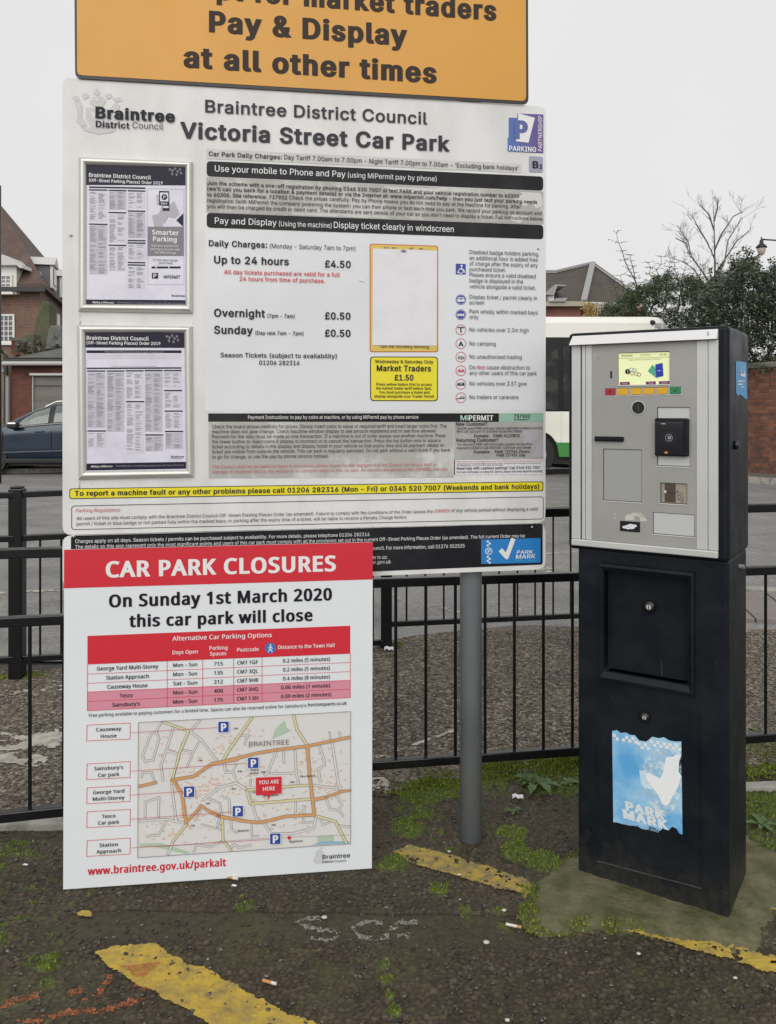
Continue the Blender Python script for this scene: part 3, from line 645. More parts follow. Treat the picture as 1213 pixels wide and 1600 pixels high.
for pts in ([(596,291),(700,296),(690,303),(620,300)], [(812,306),(830,300),(832,316),(820,323),(800,312)], [(800,336),(826,338),(812,349),(795,344)], [(812,300),(845,302),(848,322),(838,326)]): pr.poly(lt, pts, .0019 + random.random() * 1e-4)
for tx, x0, y, x1, bd in (("Join the scheme with a one-off registration by phoning 0345 520 7007 or text PARK and your vehicle registration number to 60300", 324, 289, 811, .026),
    ("(we'll call you back for a location & payment details) or via the Internet at: www.mipermit.com/help - then you just text your parking needs", 324, 297.6, 839, .026), ("to 60300. Site reference: 737902", 324, 307, 449, .026),
    ("Check the prices carefully. Pay by Phone means you do not need to pay at the machine for parking. After", 452, 311.6, 813.6, 0), ("registration (with MiPermit the company powering the system) you can then phone or text each time you park. We record your parking on account and", 324, 316, 846, 0),
    ("you will then be charged by credit or debit card. The attendants are sent details of your car so you don't need to display a ticket. Full instructions below.", 324, 325.2, 849, 0)):
    T(INK, tx, x0, y, x1, 6, bold=bd + .004)
pr.poly(blackp, rrect((323.3,332.5),(849,351.6),(849,374),(323.3,355.5), 6), .0014)
T(WI, 'Pay and Display', 336, 349.7, 432.4, 9.8, bold=.004); T(WI, '(Using the machine)', 436, 353.6, 518.2, 7.8); T(WI, 'Display ticket clearly in windscreen', 521.7, 356.6, 708.8, 9.8, bold=.004)
pr.poly(panel_pale, [(320.4,359.5),(850,374.6),(850,642),(320.4,642.4)], .0008)
T(INK, 'Daily Charges:', 326.6, 384.6, 417.8, 9.5, bold=.028); T(INK, '(Monday - Saturday 7am to 7pm)', 421.7, 387.8, 555.4, 7)
T(INK, 'Up to 24 hours', 334.7, 411.4, 451.5, 12, bold=.028)
pr.poly(paper_w, [(504,401),(552,402.5),(552,422.4),(504,421.5)], .0014); T(INK, '£4.50', 507.8, 417.8, 548.2, 11.3, bold=.03)
T(red_ink, 'All day tickets purchased are valid for a full', 350.4, 428.0, 531.1, 6.6, bold=.03); T(red_ink, '24 hours from time of purchase.', 374.6, 438.8, 508, 6.6, bold=.03)
T(INK, 'Overnight', 334.7, 494.6, 414.3, 12.5, bold=.028); T(INK, '(7pm - 7am)', 418, 496.3, 460.5, 6, bold=.018); T(INK, '£0.50', 507.8, 498.8, 547.8, 11.3, bold=.03)
T(INK, 'Sunday', 334.7, 521.2, 395.4, 12.5, bold=.028); T(INK, '(Day rate 7am - 7pm)', 399.3, 523, 474.4, 6, bold=.018); T(INK, '£0.50', 507.8, 525.8, 547.8, 11.3, bold=.03)
T(INK, 'Season Tickets (subject to availability)', 344.9, 558.1, 526.3, 7.2, bold=.026); T(INK, '01206 282316', 405.3, 570, 468.1, 7, bold=.026)
pr.poly(paper_w, [(560,438),(569,435.5),(569,441)], .004)
# faded tariff poster covered by a blank sheet
pr.poly(mat('faded_orange_edge', (.55, .12, .05), .45), rrect((577.7,380.6),(684.8,384),(684.8,550.5),(577.7,550.5), 4), .0012)
pr.poly(mat('faded_yellow', (.68, .50, .10), .45), rrect((579.2,382.2),(683.3,385.5),(683.3,549),(579.2,549), 3.5), .0020)
pr.text(INK, '7am the following morning.', 592.7, 543.6, 671.6, 5, bold=.02, c=.0026)
for x in (600, 612, 640, 655): pr.greek(mid_grey, x, x + 7, 385.5 + (x - 580) * .03, 2.2, .0026)
pr.poly(paper_w, [(582.6,388.5),(683,392),(682,540.3),(581.8,539.4)], .0034)
pr.poly(mid_grey, [(626,391.5),(631,390.5),(636,393),(632,395),(627,394)], .0044)
pr.poly(INK, rrect((578.2,557),(684.5,557.3),(684.3,627),(578.6,626.7), 6), .0012); pr.poly(yellow, rrect((579.8,558.5),(683,558.8),(682.8,625.5),(580.1,625.2), 5), .002)
for tx, x0, y, x1, cp in (('Wednesday & Saturday Only', 586, 567.2, 676.9, 5.2), ('Market Traders', 588.6, 579.6, 673.5, 9.3), ('£1.50', 616.6, 594.3, 646, 9.3), ('Press yellow button first to access', 588, 602.3, 674.7, 4.2), ('the market trader tariff before 3pm.', 587.5, 608.5, 674.7, 4.2), ('You must purchase a ticket and', 592, 614.7, 671, 4.2), ('display alongside your Trader Permit', 585, 621, 678, 4.2)):
    T(INK, tx, x0, y, x1, cp, bold=.03)
for tx, y, x1 in (('Disabled badge holders parking,', 397, 841.8), ('an additional hour is added free', 406, 840), ('of charge after the expiry of any', 414.8, 840), ('purchased ticket.', 423.6, 790), ('Please ensure a valid disabled', 432.4, 836.6), ('badge is displayed in the', 441.3, 817), ('vehicle alongside a valid ticket.', 450.5, 837), ('Display ticket / permit clearly in', 466.9, 839), ('screen', 475.7, 756.5), ('Park wholly within marked bays', 489.6, 840), ('only', 498.2, 747.6), ('No vehicles over 2.3m high', 518, 825.8), ('No camping', 539.8, 774.4), ('No unauthorised trading', 560.3, 815), ('any other users of this car park', 585.7, 838.5), ('No vehicles over 3.5T gvw', 602.2, 823), ('No trailers or caravans', 623.4, 810)):
    T(INK, tx, 733.5, y, x1, 6.3)
T(INK, 'Do', 733.5, 577, 743, 6.3); T(red_ink, 'Not', 745.7, 577, 757.8, 6.3, bold=.01); T(INK, 'cause obstruction to', 760, 577, 827.7, 6.3)
blue_i = mat('sign_blue', (.03, .05, .33), .4); red_r = mat('sign_red_ring', (.55, .10, .13), .45)
pr.poly(blue_i, [(712.2,412),(727.8,412.5),(727.8,429),(712.2,428.8)], .0015)
pr.disc(WI, 721.3, 415.3, 1.6, .0025, 10); pr.line(WI, [(721, 417.5), (721.3, 421.5), (724.5, 421.8), (726, 426)], 1.3, .0026); pr.disc(WI, 720.3, 423.6, 4.3, .0024, 16, ri=1.1); pr.line(WI, [(714, 425), (717, 426.6)], 1, .0027)
for cy, mm in ((468.2, blue_i), (491.7, blue_i)): pr.disc(mm, 720.2, cy, 8.2, .0015, 24); pr.disc(WI, 720.2, cy, 7.2, .002, 24, ri=.5)
pr.poly(WI, [(714.5,469),(717,464.6),(723.5,464.6),(726,469),(725.6,471.5),(715,471.5)], .0024); pr.poly(blue_i, [(717,468),(718,466),(722.6,466),(723.6,468)], .003)
for x in (714.8, 718.6, 722.4): pr.poly(WI, [(x, 494), (x, 491.5), (x + .8, 490), (x + 2.2, 490), (x + 3, 491.5), (x + 3, 494)], .0024)
for cy in (515.3, 537, 558, 579.3, 600.4, 621.4): pr.disc(red_r, 720.2, cy, 8.3, .0016, 26, ri=1.1)
pr.line(INK, [(715.5, 511.8), (725, 511.8)], 1.5, .002); pr.line(ink_g, [(720.2, 512), (720.2, 519)], 2, .0021)
pr.poly(INK, [(716,541),(720.2,532.5),(724.6,541),(721.8,541),(720.2,537.5),(718.7,541)], .002)
T(INK, '£', 715.6, 560.5, 719, 4.5, bold=.02); T(INK, '£', 719.4, 561.2, 723, 4.8, bold=.02); T(INK, '£', 723, 560.8, 726, 4, bold=.01)
for x in (715.3, 720.8): pr.poly(red_r, [(x, 582.3), (x, 579.5), (x + 1, 577), (x + 4, 577), (x + 5, 579.5), (x + 5, 582.3), (x + 4, 582.3), (x + 4, 581), (x + 1, 581), (x + 1, 582.3)], .002)
pr.poly(INK, [(714.6,602.5),(714.6,600),(716.5,598),(725.5,597.8),(726,602.5)], .002); pr.poly(WI, [(718,599),(719.6,599),(719.6,600.6),(718,600.6)], .003); pr.poly(WI, [(721,599),(722.6,599),(722.6,600.6),(721,600.6)], .003)
pr.poly(INK, [(718.6,623),(719.5,619.6),(725.5,619.4),(726,623)], .002); pr.line(INK, [(714, 623), (718.6, 622.6)], 1.2, .0022); pr.poly(WI, [(721,620.3),(724,620.3),(724,621.6),(721,621.6)], .003)
# payment instructions
pr.poly(blackp, [(325.7,645.9),(779.6,645.6),(779.6,659.2),(325.7,658.8)], .0014); pr.poly(mat('permit_green', (.28, .48, .38), .4), [(779.6,645.6),(849,645),(849,658.6),(779.6,659.1)], .0014)
T(WI, 'Payment Instructions: to pay by coins at machine, or by using MiPermit pay by phone service', 387.8, 654.7, 653.6, 5.6)
T(mat('mint_ink', (.5, .72, .62), .4), 'Mi', 719.4, 656.8, 732, 8, bold=.01); T(WI, 'PERMIT', 732.6, 656.8, 770.5, 8, bold=.022)
T(INK, '737902', 802.8, 653.2, 828, 6, bold=.03); pr.greek(ink_g, 803, 826, 655, 1.4, .003)
pr.poly(grime, [(326,659.5),(708.2,659.2),(708.6,746),(326.5,747.2)], .0011)
for tx, x0, y, x1 in (('Check the board above carefully for prices. Slowly insert coins to value of required tariff and insert larger coins first. The', 331.5, 669.2, 697.6), ('machine does not give change. Check machine window display to see amount registered and to see time allowed', 331.5, 677, 680), ('Payment for the stay must be made as one transaction. If a machine is out of order please use another machine. Press', 331.5, 684.9, 696), ('the lower button to reject coins if display is incorrect or to cancel the transaction. Press the top button only to issue a', 331.5, 692.7, 688), ('ticket according to details in the display and display ticket in your vehicle so that expiry time and all payment details on', 331.5, 700.6, 694), ('ticket are visible from outside the vehicle. This car park is regularly patrolled. Do not park without a valid ticket if you have', 331.5, 708.4, 702.6), ('to go for change, or use the pay by phone service instead.', 331.5, 716.4, 513.5)):
    T(INK, tx, x0, y, x1, 5.6)
rd = mat('faded_red_ink', (.52, .16, .16), .5)
T(rd, 'The Council shall not be liable for injury to any person unless caused by the negligence of the Council nor for any theft or', 332, 731.6, 682.3, 5.2); T(rd, 'damage of whatever kind to any vehicle or its contents whilst on this car park. All vehicles are parked at the OWNERS own risk', 332, 739.3, 699.5, 5.2)
pr.poly(mat('grey_sticker', (.36, .36, .35), .55, col2=(.46, .46, .44), scale=9), [(709.2,659.3),(849,658.9),(849,719.4),(709.4,718.5)], .0011)
for pts in ([(812,672),(826,670),(832,682),(840,674),(843,680),(834,690),(826,700),(816,694),(820,684)], [(838,697),(847,690),(849,714),(830,716)]): pr.poly(pale_grey, pts, .0018)
for tx, x0, y, x1, cp, bd in (('New Customer?', 712.7, 664.9, 761, 5.5, .02), ('Text the word PARK and your vehicle registration number to 60300', 713.4, 671, 847.3, 4, .004), ("We'll call you back for a location & payment details", 713.4, 675.8, 815.5, 4, 0), ('Example:    PARK A123BCD', 740.6, 683, 811.9, 4.6, .02), ('Returning Customer?', 713, 690.3, 778.4, 5.5, .02), ('Text the word PARK with the location number and duration', 713.4, 696.2, 831, 4, 0), ('required to 60300 or call 0845 505 1155 from your mobile', 713.4, 701.6, 829, 4, .006), ('Examples:    PARK 737924 2hours', 740.6, 708, 827.4, 4.6, .02), ('PARK 737934 1day', 775.6, 713.3, 821, 4.6, .02)):
    T(INK, tx, x0, y, x1, cp, bold=bd)
pr.poly(INK, [(709.6,718.7),(711,718.7),(711,741.6),(709.6,741.8)], .0024); pr.poly(paper_w, [(711,719),(848,717.5),(848,741.2),(711,741.7)], .0016)
T(rd, 'Please ensure your text message begins with the word PARK and includes spaces between the words', 712.4, 722.3, 847, 2.6, res=1); T(INK, 'A service charge of 10p will be added to your parking session. Standard network rates apply to all calls and texts', 713.4, 725.6, 845, 2.2, res=1); T(INK, 'All details are correct at the time of printing', 713.4, 728.2, 785, 2.2, res=1)
T(INK, 'Need help with cashless parking? Call 0345 520 7007', 713.4, 733.7, 844, 4.4, bold=.026); T(INK, 'For more information on using this service, please visit www.mipermit.com/help', 713.4, 739, 847, 3.4, bold=.01)
# yellow strip and regulations
pr.poly(INK, rrect((108.8,763.2),(849,752),(849,767.3),(108.8,779.7), 4), .0012); pr.poly(yellow, rrect((110.2,764.4),(847.6,753.2),(847.6,766.1),(110.2,778.4), 3.2), .002)
T(INK, 'To report a machine fault or any other problems please call 01206 282316 (Mon - Fri) or 0345 520 7007 (Weekends and bank holidays)', 117.3, 774.6, 842.3, 8.2, bold=.026)
q = rrect((112.3,790.5),(849,776),(849,810.7),(112.3,827.4), 5); pr.line(INK, q, 1, .0014, closed=True)
T(rd, 'Parking Regulations', 119.4, 800, 187.6, 5.4, bold=.004)
T(INK, 'All users of this site must comply with the Braintree District Council Off-Street Parking Places Order (as amended). Failure to comply with the conditions of the Order leaves the', 120, 812.2, 676, 5.3); T(rd, 'OWNER', 678.5, 800.6, 702.6, 5.3, bold=.006); T(INK, 'of any vehicle parked without displaying a valid', 705, 800, 839.9, 5.3)
T(INK, 'permit / ticket or blue badge or not parked fully within the marked bays, or parking after the expiry time of a ticket, will be liable to receive a Penalty Charge Notice', 120, 820.8, 635, 5.3)
pr.poly(blackp, rrect((111.2,837),(848,818),(848,882),(111.2,912), 4), .0013)
T(WI, 'Charges apply on all days. Season tickets / permits can be purchased subject to availability. For more details, please telephone 01206 282316', 118.1, 848.3, 577.3, 5.6)
T(WI, 'The details on this sign represent only the most significant points and users of this car park must comply with all the provisions set out in the current Off-Street Parking Places Order (as amended). The full current Order may be', 118, 857, 819.8, 5.6)
T(WI, 'Council. For more information, call 01376 552525', 577, 859.2, 725.8, 5.6); T(WI, 'please write to us:', 552, 874.2, 605, 5.6); T(WI, 'parkingpartner.gov.uk', 541, 882, 610.6, 5.6)
pmb = mat('park_mark_blue', (.02, .21, .56), .35)
pr.poly(pmb, [(751.9,843),(844.6,840.5),(844.6,879),(751.9,881)], .002)
for i in range(12):
    for j in range(2):
        y = 844.5 + i * 3 + (0 if j else 0); x = 760.5 + ((i + j) % 2) * 3
        if abs(y + 1.5 - 861) > 6 and j == 0: pr.poly(WI, [(x, y), (x + 3, y), (x + 3, y + 3), (x, y + 3)], .0028)
pr.disc(WI, 763.6, 861, 5.6, .003, 20); pr.disc(pmb, 763.6, 861, 4.4, .0034, 20); T(WI, 'P', 761.8, 864, 766, 6, bold=.03)
pr.line(WI, [(783.5, 861), (791.5, 869.5), (801, 844)], 7, .0032); pr.disc(WI, 791.5, 869.5, 3.4, .0036, 14); pr.disc(WI, 801, 844, 3.2, .0036, 14); pr.disc(WI, 783.8, 861, 3.2, .0036, 14)
T(WI, 'PARK', 807, 865.2, 832, 5.4, bold=.05, slant=.15); T(WI, 'MARK', 805.4, 872.7, 836, 6.4, bold=.05, slant=.15); pr.greek(mat('teal_print', (.05, .35, .5), .4), 805, 838, 874.6, 1.6, .003)
pr.flush({'dark_ink': 'lettering', 'white_ink': 'white_lettering', 'grey_ink': 'grey_lettering', 'black_panel': 'black_band', 'crest_grey': 'crest', 'grimy_sticker': 'instruction_sticker', 'yellow_sticker': 'yellow_sticker', 'pale_panel': 'tariff_panel', 'dark_red': 'print', 'red_ink': 'red_lettering', 'faded_red_ink': 'red_lettering', 'park_mark_blue': 'award_badge', 'white_paper': 'blank_sheet', 'partnership_blue_purple': 'partnership_logo', 'sign_red_ring': 'prohibition_symbol', 'sign_blue': 'information_symbol', 'permit_green': 'green_header', 'grey_sticker': 'phone_payment_sticker', 'lavender_badge': 'bay_badge', 'faded_yellow': 'faded_poster', 'faded_orange_edge': 'poster_border'})
for (px, py, r) in ((111, 367.5, .0052), (840.9, 388.2, .0045), (831, 823.4, .004), (115.6, 837.4, .0055)):
    a, b = SP.uv(px, py); q = SP.p(a, b, .001); MB().tube([q, q + SP.n * .004, q + SP.n * .006], [r, r * .85, r * .3], 12).build('rivet', alu, sign, smooth=True)
# drip stains on the white sheet are thin dirt films
drip = mat('rust_drip', (.30, .24, .16), .7, alpha_noise=(30, .45, .7)); d2 = Print(SP, sign)
for (x, y, l_) in ((125.5, 492, 30), (124.5, 752, 12), (143, 750, 10), (302, 492, 14)): d2.poly(drip, [(x - 2, y), (x + 2, y), (x + 1, y + l_), (x - 1, y + l_)], .0006)
d2.flush({'rust_drip': 'drip_stain'})

# ---------------------------------------------------------------- orange sign above
osn = root('market_traders_sign', 'orange sign with black border and black lettering fixed above the white tariff sign', 'sign', SP.p(SP.uv(470, 140)[0], SP.uv(470, 140)[1], .002))
board([(116, -150), (824, -118), (825.2, 164.5), (118.2, 123.3)], .001, .006, 'plate', mat('sign_edge_black', (.02, .018, .018), .4), osn, 10)
po = Print(SP, osn); po.poly(orange_s, rrect((120.5, -145), (820.5, -114), (821.3, 159.3), (121.5, 118.6), 8), .0075)
ob = mat('transport_black', (.045, .034, .028), .5, spec=.15)
po.text(ob, 'Except for market traders', 232, -8.5, 775, 33, bold=.046, c=.009); po.text(ob, 'Pay & Display', 327, 50.5, 636, 33.5, bold=.046, c=.009); po.text(ob, 'at all other times', 287, 105.5, 682, 33.5, bold=.046, c=.009)
po.flush({'orange_sheet': 'orange_face', 'transport_black': 'lettering'})

# ---------------------------------------------------------------- two snap frames with notices
def snap(outer, inner, label, content, head):
    a, b = SP.uv((outer[0][0] + outer[2][0]) / 2, outer[2][1]); fr = root('poster_frame', label, 'notice frame', SP.p(a, b, .002), 'snap frames on the tariff sign')
    O = [SP.uv(*p) for p in outer]; I = [SP.uv(*p) for p in inner]; prof = [(0, .001), (.06, .008), (.25, .0145), (.5, .0165), (.75, .0135), (.94, .008), (1, .0045)]
    for i in range(4):
        j = (i + 1) % 4; V = []
        for t, h in prof:
            V.append(SP.p(O[i][0] * (1 - t) + I[i][0] * t, O[i][1] * (1 - t) + I[i][1] * t, h)); V.append(SP.p(O[j][0] * (1 - t) + I[j][0] * t, O[j][1] * (1 - t) + I[j][1] * t, h))
        n = len(prof); fs = [(2 * k, 2 * k + 1, 2 * k + 3, 2 * k + 2) for k in range(n - 1)]
        MB().add(V, fs).build('frame_rail', alu, fr, smooth=True)
    q = Print(SP, fr); q.poly(paper, [(x + dx, y + dy) for (x, y), (dx, dy) in zip(inner, ((-1, -1), (1, -1), (1, 1), (-1, 1)))], .0034)
    content(q)
    q.flush({'lavender_paper': 'notice_sheet', 'navy_ink': 'dark_print', 'small_print_grey': 'small_print', 'mid_grey_print': 'grey_print', 'pale_grey_print': 'pale_print', 'white_ink': 'lettering'}); return fr
def c3(x, y): return (110 + x / 5.776, 240 + y / 5.776)
def c4(x, y): return (110 + x / 5.776, 495 + y / 5.776)
def cr_box(q, cf, x0, y0, x1, y1, m, c=.004, sl=.02): q.poly(m, [cf(x0, y0), cf(x1, y0 + sl * (x1 - x0)), cf(x1, y1 + sl * (x1 - x0)), cf(x0, y1)], c)
def block(q, cf, x0, y0, x1, y1, sl=.015):
    lx = x0 + 8; mid = (x0 + x1) / 2 + 2; y = y0 + 26
    tint = random.random() < .35
    q.poly(pale_p, [cf(x0 + 3, y0 + 18), cf(x1 - 3, y0 + 18), cf(x1 - 3, y1), cf(x0 + 3, y1)], .0041) if tint else q.poly(pale_q, [cf(x0 + 3, y0 + 18), cf(x1 - 3, y0 + 18), cf(x1 - 3, y1), cf(x0 + 3, y1)], .0041)
    while y < y1 - 8:
        for xa, xb in ((lx, mid - 8), (mid, x1 - 8)):
            e = xa + (xb - xa) * random.uniform(.45, .95); b = random.random()
            if b > .22: q.poly(mid_grey if b > .82 else grey_txt, [cf(xa, y), cf(e, y), cf(e, y + 4.5), cf(xa, y + 4.5)], .0046)
        y += 9.5
pale_p = mat('tinted_print', (.50, .49, .57), .45); pale_q = mat('light_tint', (.63, .62, .71), .45)
def hdr(q, cf, x0, y0, x1, y1, tx, big, small, xb, y1b, y2b):
    cr_box(q, cf, x0, y0, x1, y1, navy_ink, sl=.004)
    q.text(white_ink, 'Braintree District Council', *cf(tx, y1b), cf(big, 0)[0], 6.2, bold=.03, c=.0048); q.text(white_ink, '(Off-Street Parking Places) Order 2019', *cf(tx, y2b), cf(small, 0)[0], 4.9, bold=.024, c=.0048)
    for (dx, dy) in ((0, 0), (24, 10), (48, -6), (70, 20), (20, 40), (60, 50), (90, 0), (100, 34)): q.poly(mid_grey, [cf(xb + dx, y0 + 30 + dy), cf(xb + dx + 16, y0 + 24 + dy), cf(xb + dx + 22, y0 + 44 + dy), cf(xb + dx + 6, y0 + 52 + dy)], .0046)
def content1(q):
    hdr(q, c3, 146, 108, 1042, 286, 172, 730, 835, 890, 213, 256)
    cr_box(q, c3, 172, 298, 680, 312, navy_ink)
    for x0, x1, ys in ((172, 338, (323, 632)), (348, 508, (328, 528, 822)), (520, 680, (332, 514, 780, 802, 978, 1000))):
        for i, y in enumerate(ys):
            cr_box(q, c3, x0, y, x1, y + 12, navy_ink); ye = ys[i + 1] - 20 if i + 1 < len(ys) else (1090 if x0 < 200 else 1060 if x0 < 400 else 1215)
            if ye > y + 40: block(q, c3, x0, y, x1, ye)
    q.line(grey_txt, [c3(697, 318), c3(1026, 326), c3(1026, 1185), c3(703, 1182)], .4, .0044, closed=True)
    cr_box(q, c3, 698, 662, 1027, 926, mid_grey, sl=0)
    for pts in ([(740,560),(800,545),(830,470),(835,520),(860,530),(830,662),(760,662)], [(860,520),(895,470),(940,430),(985,540),(950,585),(885,570),(850,640),(835,600)], [(778,380),(800,370),(806,392),(782,402)], [(778,412),(800,402),(806,424),(782,434)], [(780,444),(802,436),(806,456),(786,466)]): q.poly(pale_grey, [c3(*p) for p in pts], .0044 + random.random() * 1e-4)
    q.poly(navy_ink, [c3(*p) for p in [(803,340),(893,342),(898,520),(836,520),(834,470),(803,468)]], .0048); q.poly(paper, [c3(*p) for p in [(812,355),(886,356),(888,435),(812,434)]], .0052); q.disc(navy_ink, *c3(851, 396), 4.6, .0056, 16); q.text(white_ink, 'P', *c3(842, 409), c3(862, 0)[0], 4.6, bold=.02, c=.006); q.text(white_ink, 'PAY', *c3(822, 464), c3(880, 0)[0], 3.6, bold=.02, c=.0054); cr_box(q, c3, 838, 476, 890, 494, paper, .0054)
    q.poly(navy_ink, [c3(*p) for p in [(958,605),(1022,540),(1022,662)]], .0046)
    q.text(white_ink, 'Smarter', *c3(740, 732), c3(983, 0)[0], 7.6, bold=.03, c=.0048, fk='N'); q.text(white_ink, 'Parking', *c3(748, 792), c3(962, 0)[0], 7.6, bold=.03, c=.0048, fk='N')
    for i, (t, a_, b_) in enumerate((('Start your payment for', 735, 980), ('parking in seconds with', 728, 988), ('the MiPermit app', 766, 955))): q.text(white_ink, t, *c3(a_, 840 + i * 31), c3(b_, 0)[0], 3.2, c=.0048, fk='N', res=1)
    q.text(navy_ink, "It's the only change", *c3(750, 970), c3(970, 0)[0], 3.6, c=.0048, fk='N', res=1); q.text(navy_ink, "you'll need", *c3(798, 998), c3(922, 0)[0], 3.6, c=.0048, fk='N', res=1)
    for a_, b_ in ((735, 772), (782, 886), (896, 998)): cr_box(q, c3, a_, 1020, b_, 1038, navy_ink, sl=0)
    cr_box(q, c3, 738, 1078, 795, 1130, navy_ink, sl=0); q.text(white_ink, 'P', *c3(752, 1122), c3(780, 0)[0], 6.4, bold=.04, c=.0052); q.text(navy_ink, 'MiPERMIT', *c3(845, 1127), c3(995, 0)[0], 5, bold=.02, c=.0048)
    q.text(navy_ink, 'Braintree', *c3(918, 1293), c3(1034, 0)[0], 3.6, bold=.03, c=.0048)
    cr_box(q, c3, 146, 1318, 1042, 1366, navy_ink, sl=.006); q.text(white_ink, 'Making a Difference', *c3(203, 1352), c3(395, 0)[0], 3, bold=.03, c=.0048, slant=.2, res=1); q.text(grey_txt, 'www.braintree.gov.uk  Causeway House, Braintree, Essex CM7 9HB  01376 552525', *c3(425, 1352), c3(1025, 0)[0], 2.5, c=.0048, res=1)
def content2(q):
    hdr(q, c4, 132, 140, 1036, 278, 150, 710, 815, 862, 208, 248)
    cr_box(q, c4, 150, 303, 1005, 328, navy_ink, sl=0); q.text(pale_grey, 'Public off street parking places order notice of variation September 2019', *c4(315, 322), c4(845, 0)[0], 2.3, c=.0048, res=1)
    for y in (345, 360, 375): q.poly(grey_txt, [c4(160, y), c4(1000, y), c4(1000, y + 1.6), c4(160, y + 1.6)], .0045)
    cr_box(q, c4, 375, 446, 790, 449, grey_txt, sl=0); cr_box(q, c4, 152, 459, 1005, 472, navy_ink, sl=-.004)
    for x0, x1, ys, yend in ((155, 320, (484, 1024), 1180), (330, 491, (484,), 1035), (502, 664, (482, 760), 1230), (673, 836, (480, 1060), 1210), (845, 1006, (480, 660, 845, 1028), 1190)):
        for i, y in enumerate(ys):
            cr_box(q, c4, x0 + i * 4, y, x1 + i * 5, y + 12, navy_ink, sl=0); ye = ys[i + 1] - 24 if i + 1 < len(ys) else yend
            block(q, c4, x0 + i * 4, y, x1 + i * 4, ye)
    q.text(navy_ink, 'Braintree', *c4(912, 1271), c4(1026, 0)[0], 3.4, bold=.03, c=.0048); cr_box(q, c4, 912, 1276, 1010, 1283, grey_txt, sl=0)
    cr_box(q, c4, 146, 1324, 1046, 1386, navy_ink, sl=-.018); q.text(white_ink, 'Making a Difference', *c4(190, 1358), c4(382, 0)[0], 3, bold=.03, c=.0048, slant=.2, res=1); q.text(grey_txt, 'www.braintree.gov.uk  Causeway House, Braintree, Essex CM7 9HB  01376 552525', *c4(412, 1352), c4(1025, 0)[0], 2.5, c=.0048, res=1)
snap([(123.5,245.5),(301.8,253.5),(301.8,490.2),(123,487)], [(135.6,258.7),(290,262.5),(290,476.3),(135.6,475.7)], 'upper silver snap frame holding a notice with a phone in hand picture', content1, 0)
snap([(120.7,507.5),(301.3,509.9),(303.6,745.5),(123,749.5)], [(134.2,520.3),(288.3,519.4),(291,734),(136,735.9)], 'lower silver snap frame holding a notice with five columns of small print', content2, 0)

# ---------------------------------------------------------------- red and white closures board
uC = Vector((12140 - CX, F, 76)).normalized(); CP = Plane(P(100.5, 858.9, 2.60), uC, Vector((-.0028, 0, 1)))
co = root('closure_board', 'white notice board with red heading and a street map in front of the railings', 'notice board', CP.p(*CP.uv(340, 1373), -.002))
cwhite = mat('closure_white', (.76, .79, .82), .3, col2=(.72, .75, .78), scale=2.5, lo=.3, hi=.8); cred = mat('closure_red', (.62, .028, .045), .3)
a_, b_ = CP.uv(100.5, 858.9); q = [CP.uv(*p) for p in ((100.5,858.9),(582.8,847.1),(581.2,1356.7),(99,1389.8))]
MB().prism([CP.p(a, b, 0) for a, b in q], CP.n * -.006).build('board', cwhite, co)
wood = mat('batten_wood', (.30, .2, .11), .7)
for px, cdist in ((560, .06), (125, .012)):
    a, b = CP.uv(px, 865); MB().pbox(CP, a - .014, a + .014, b - .012, b, -.008 - cdist, -.0065).build('spacer', wood, co)
pr = Print(CP, co); T = pr.text
def c5(x, y): return (120 + x / 4.852, 1090 + y / 4.852)
def c6(x, y): return (340 + x / 4.665, 1090 + y / 4.665)
pr.poly(cred, [(100.5,858.9),(582.8,847.1),(582.6,905.2),(100.3,919.1)], .001)
T(WI, 'CAR PARK CLOSURES', 165.7, 901.6, 525.2, 25.5, bold=.045, fk='N', c=.002)
bk = mat('closure_black', (.014, .014, .02), .45, spec=.15)
T(bk, 'On Sunday 1st March 2020', 170.7, 948.3, 519, 20, bold=.042, fk='N', c=.002); T(bk, 'this car park will close', 202.3, 979.3, 488.7, 19.3, bold=.042, fk='N', c=.002)
pr.poly(cred, [(137,993.5),(547.5,977.5),(547.5,1020.8),(137,1037.6)], .001)
pink = mat('closure_pink', (.66, .27, .35), .35); pr.poly(pink, [(137,1081),(547.5,1062.5),(547.5,1089.8),(137,1110.4)], .001)
for i, (l, r) in enumerate(((1037.6, 1020.8), (1053, 1034.7), (1067.5, 1049), (1081, 1062.5), (1096, 1076.3), (1110.4, 1089.8))): pr.line(cred, [(137, l), (547.5, r)], .7, .0016)
for x in (137, 261.6, 317, 365.4, 409.6, 547.5):
    t = (x - 137) / 410.5; pr.line(cred, [(x, 1037.6 - 16.8 * t), (x, 1110.4 - 20.6 * t)], .7, .0022)
for tx, x0, y, x1, cp in (('Alternative Car Parking Options', 269.6, 1000.8, 425, 7), ('Days Open', 270, 1022, 309.5, 5.8), ('Parking', 327.6, 1015.2, 355.8, 5.8), ('Spaces', 328.4, 1024.2, 354, 5.8), ('Postcode', 370.9, 1017.9, 404.5, 5.8), ('Distance to the Town Hall', 434.8, 1013.9, 523, 5.8)): T(WI, tx, x0, y, x1, cp, bold=.04, fk='N', c=.002)
wb = mat('walk_blue', (.03, .17, .5), .4); pr.disc(wb, 422.6, 1012.6, 8.3, .0018, 24)
pr.disc(WI, 423, 1007.2, 1.2, .0026, 10)
pr.line(WI, [(423, 1009), (422.6, 1013), (425.5, 1018)], 1.5, .0028); pr.line(WI, [(422.6, 1013), (419.6, 1018)], 1.4, .0027); pr.line(WI, [(419.5, 1012.5), (423, 1009.6), (426.3, 1013)], 1, .0026)
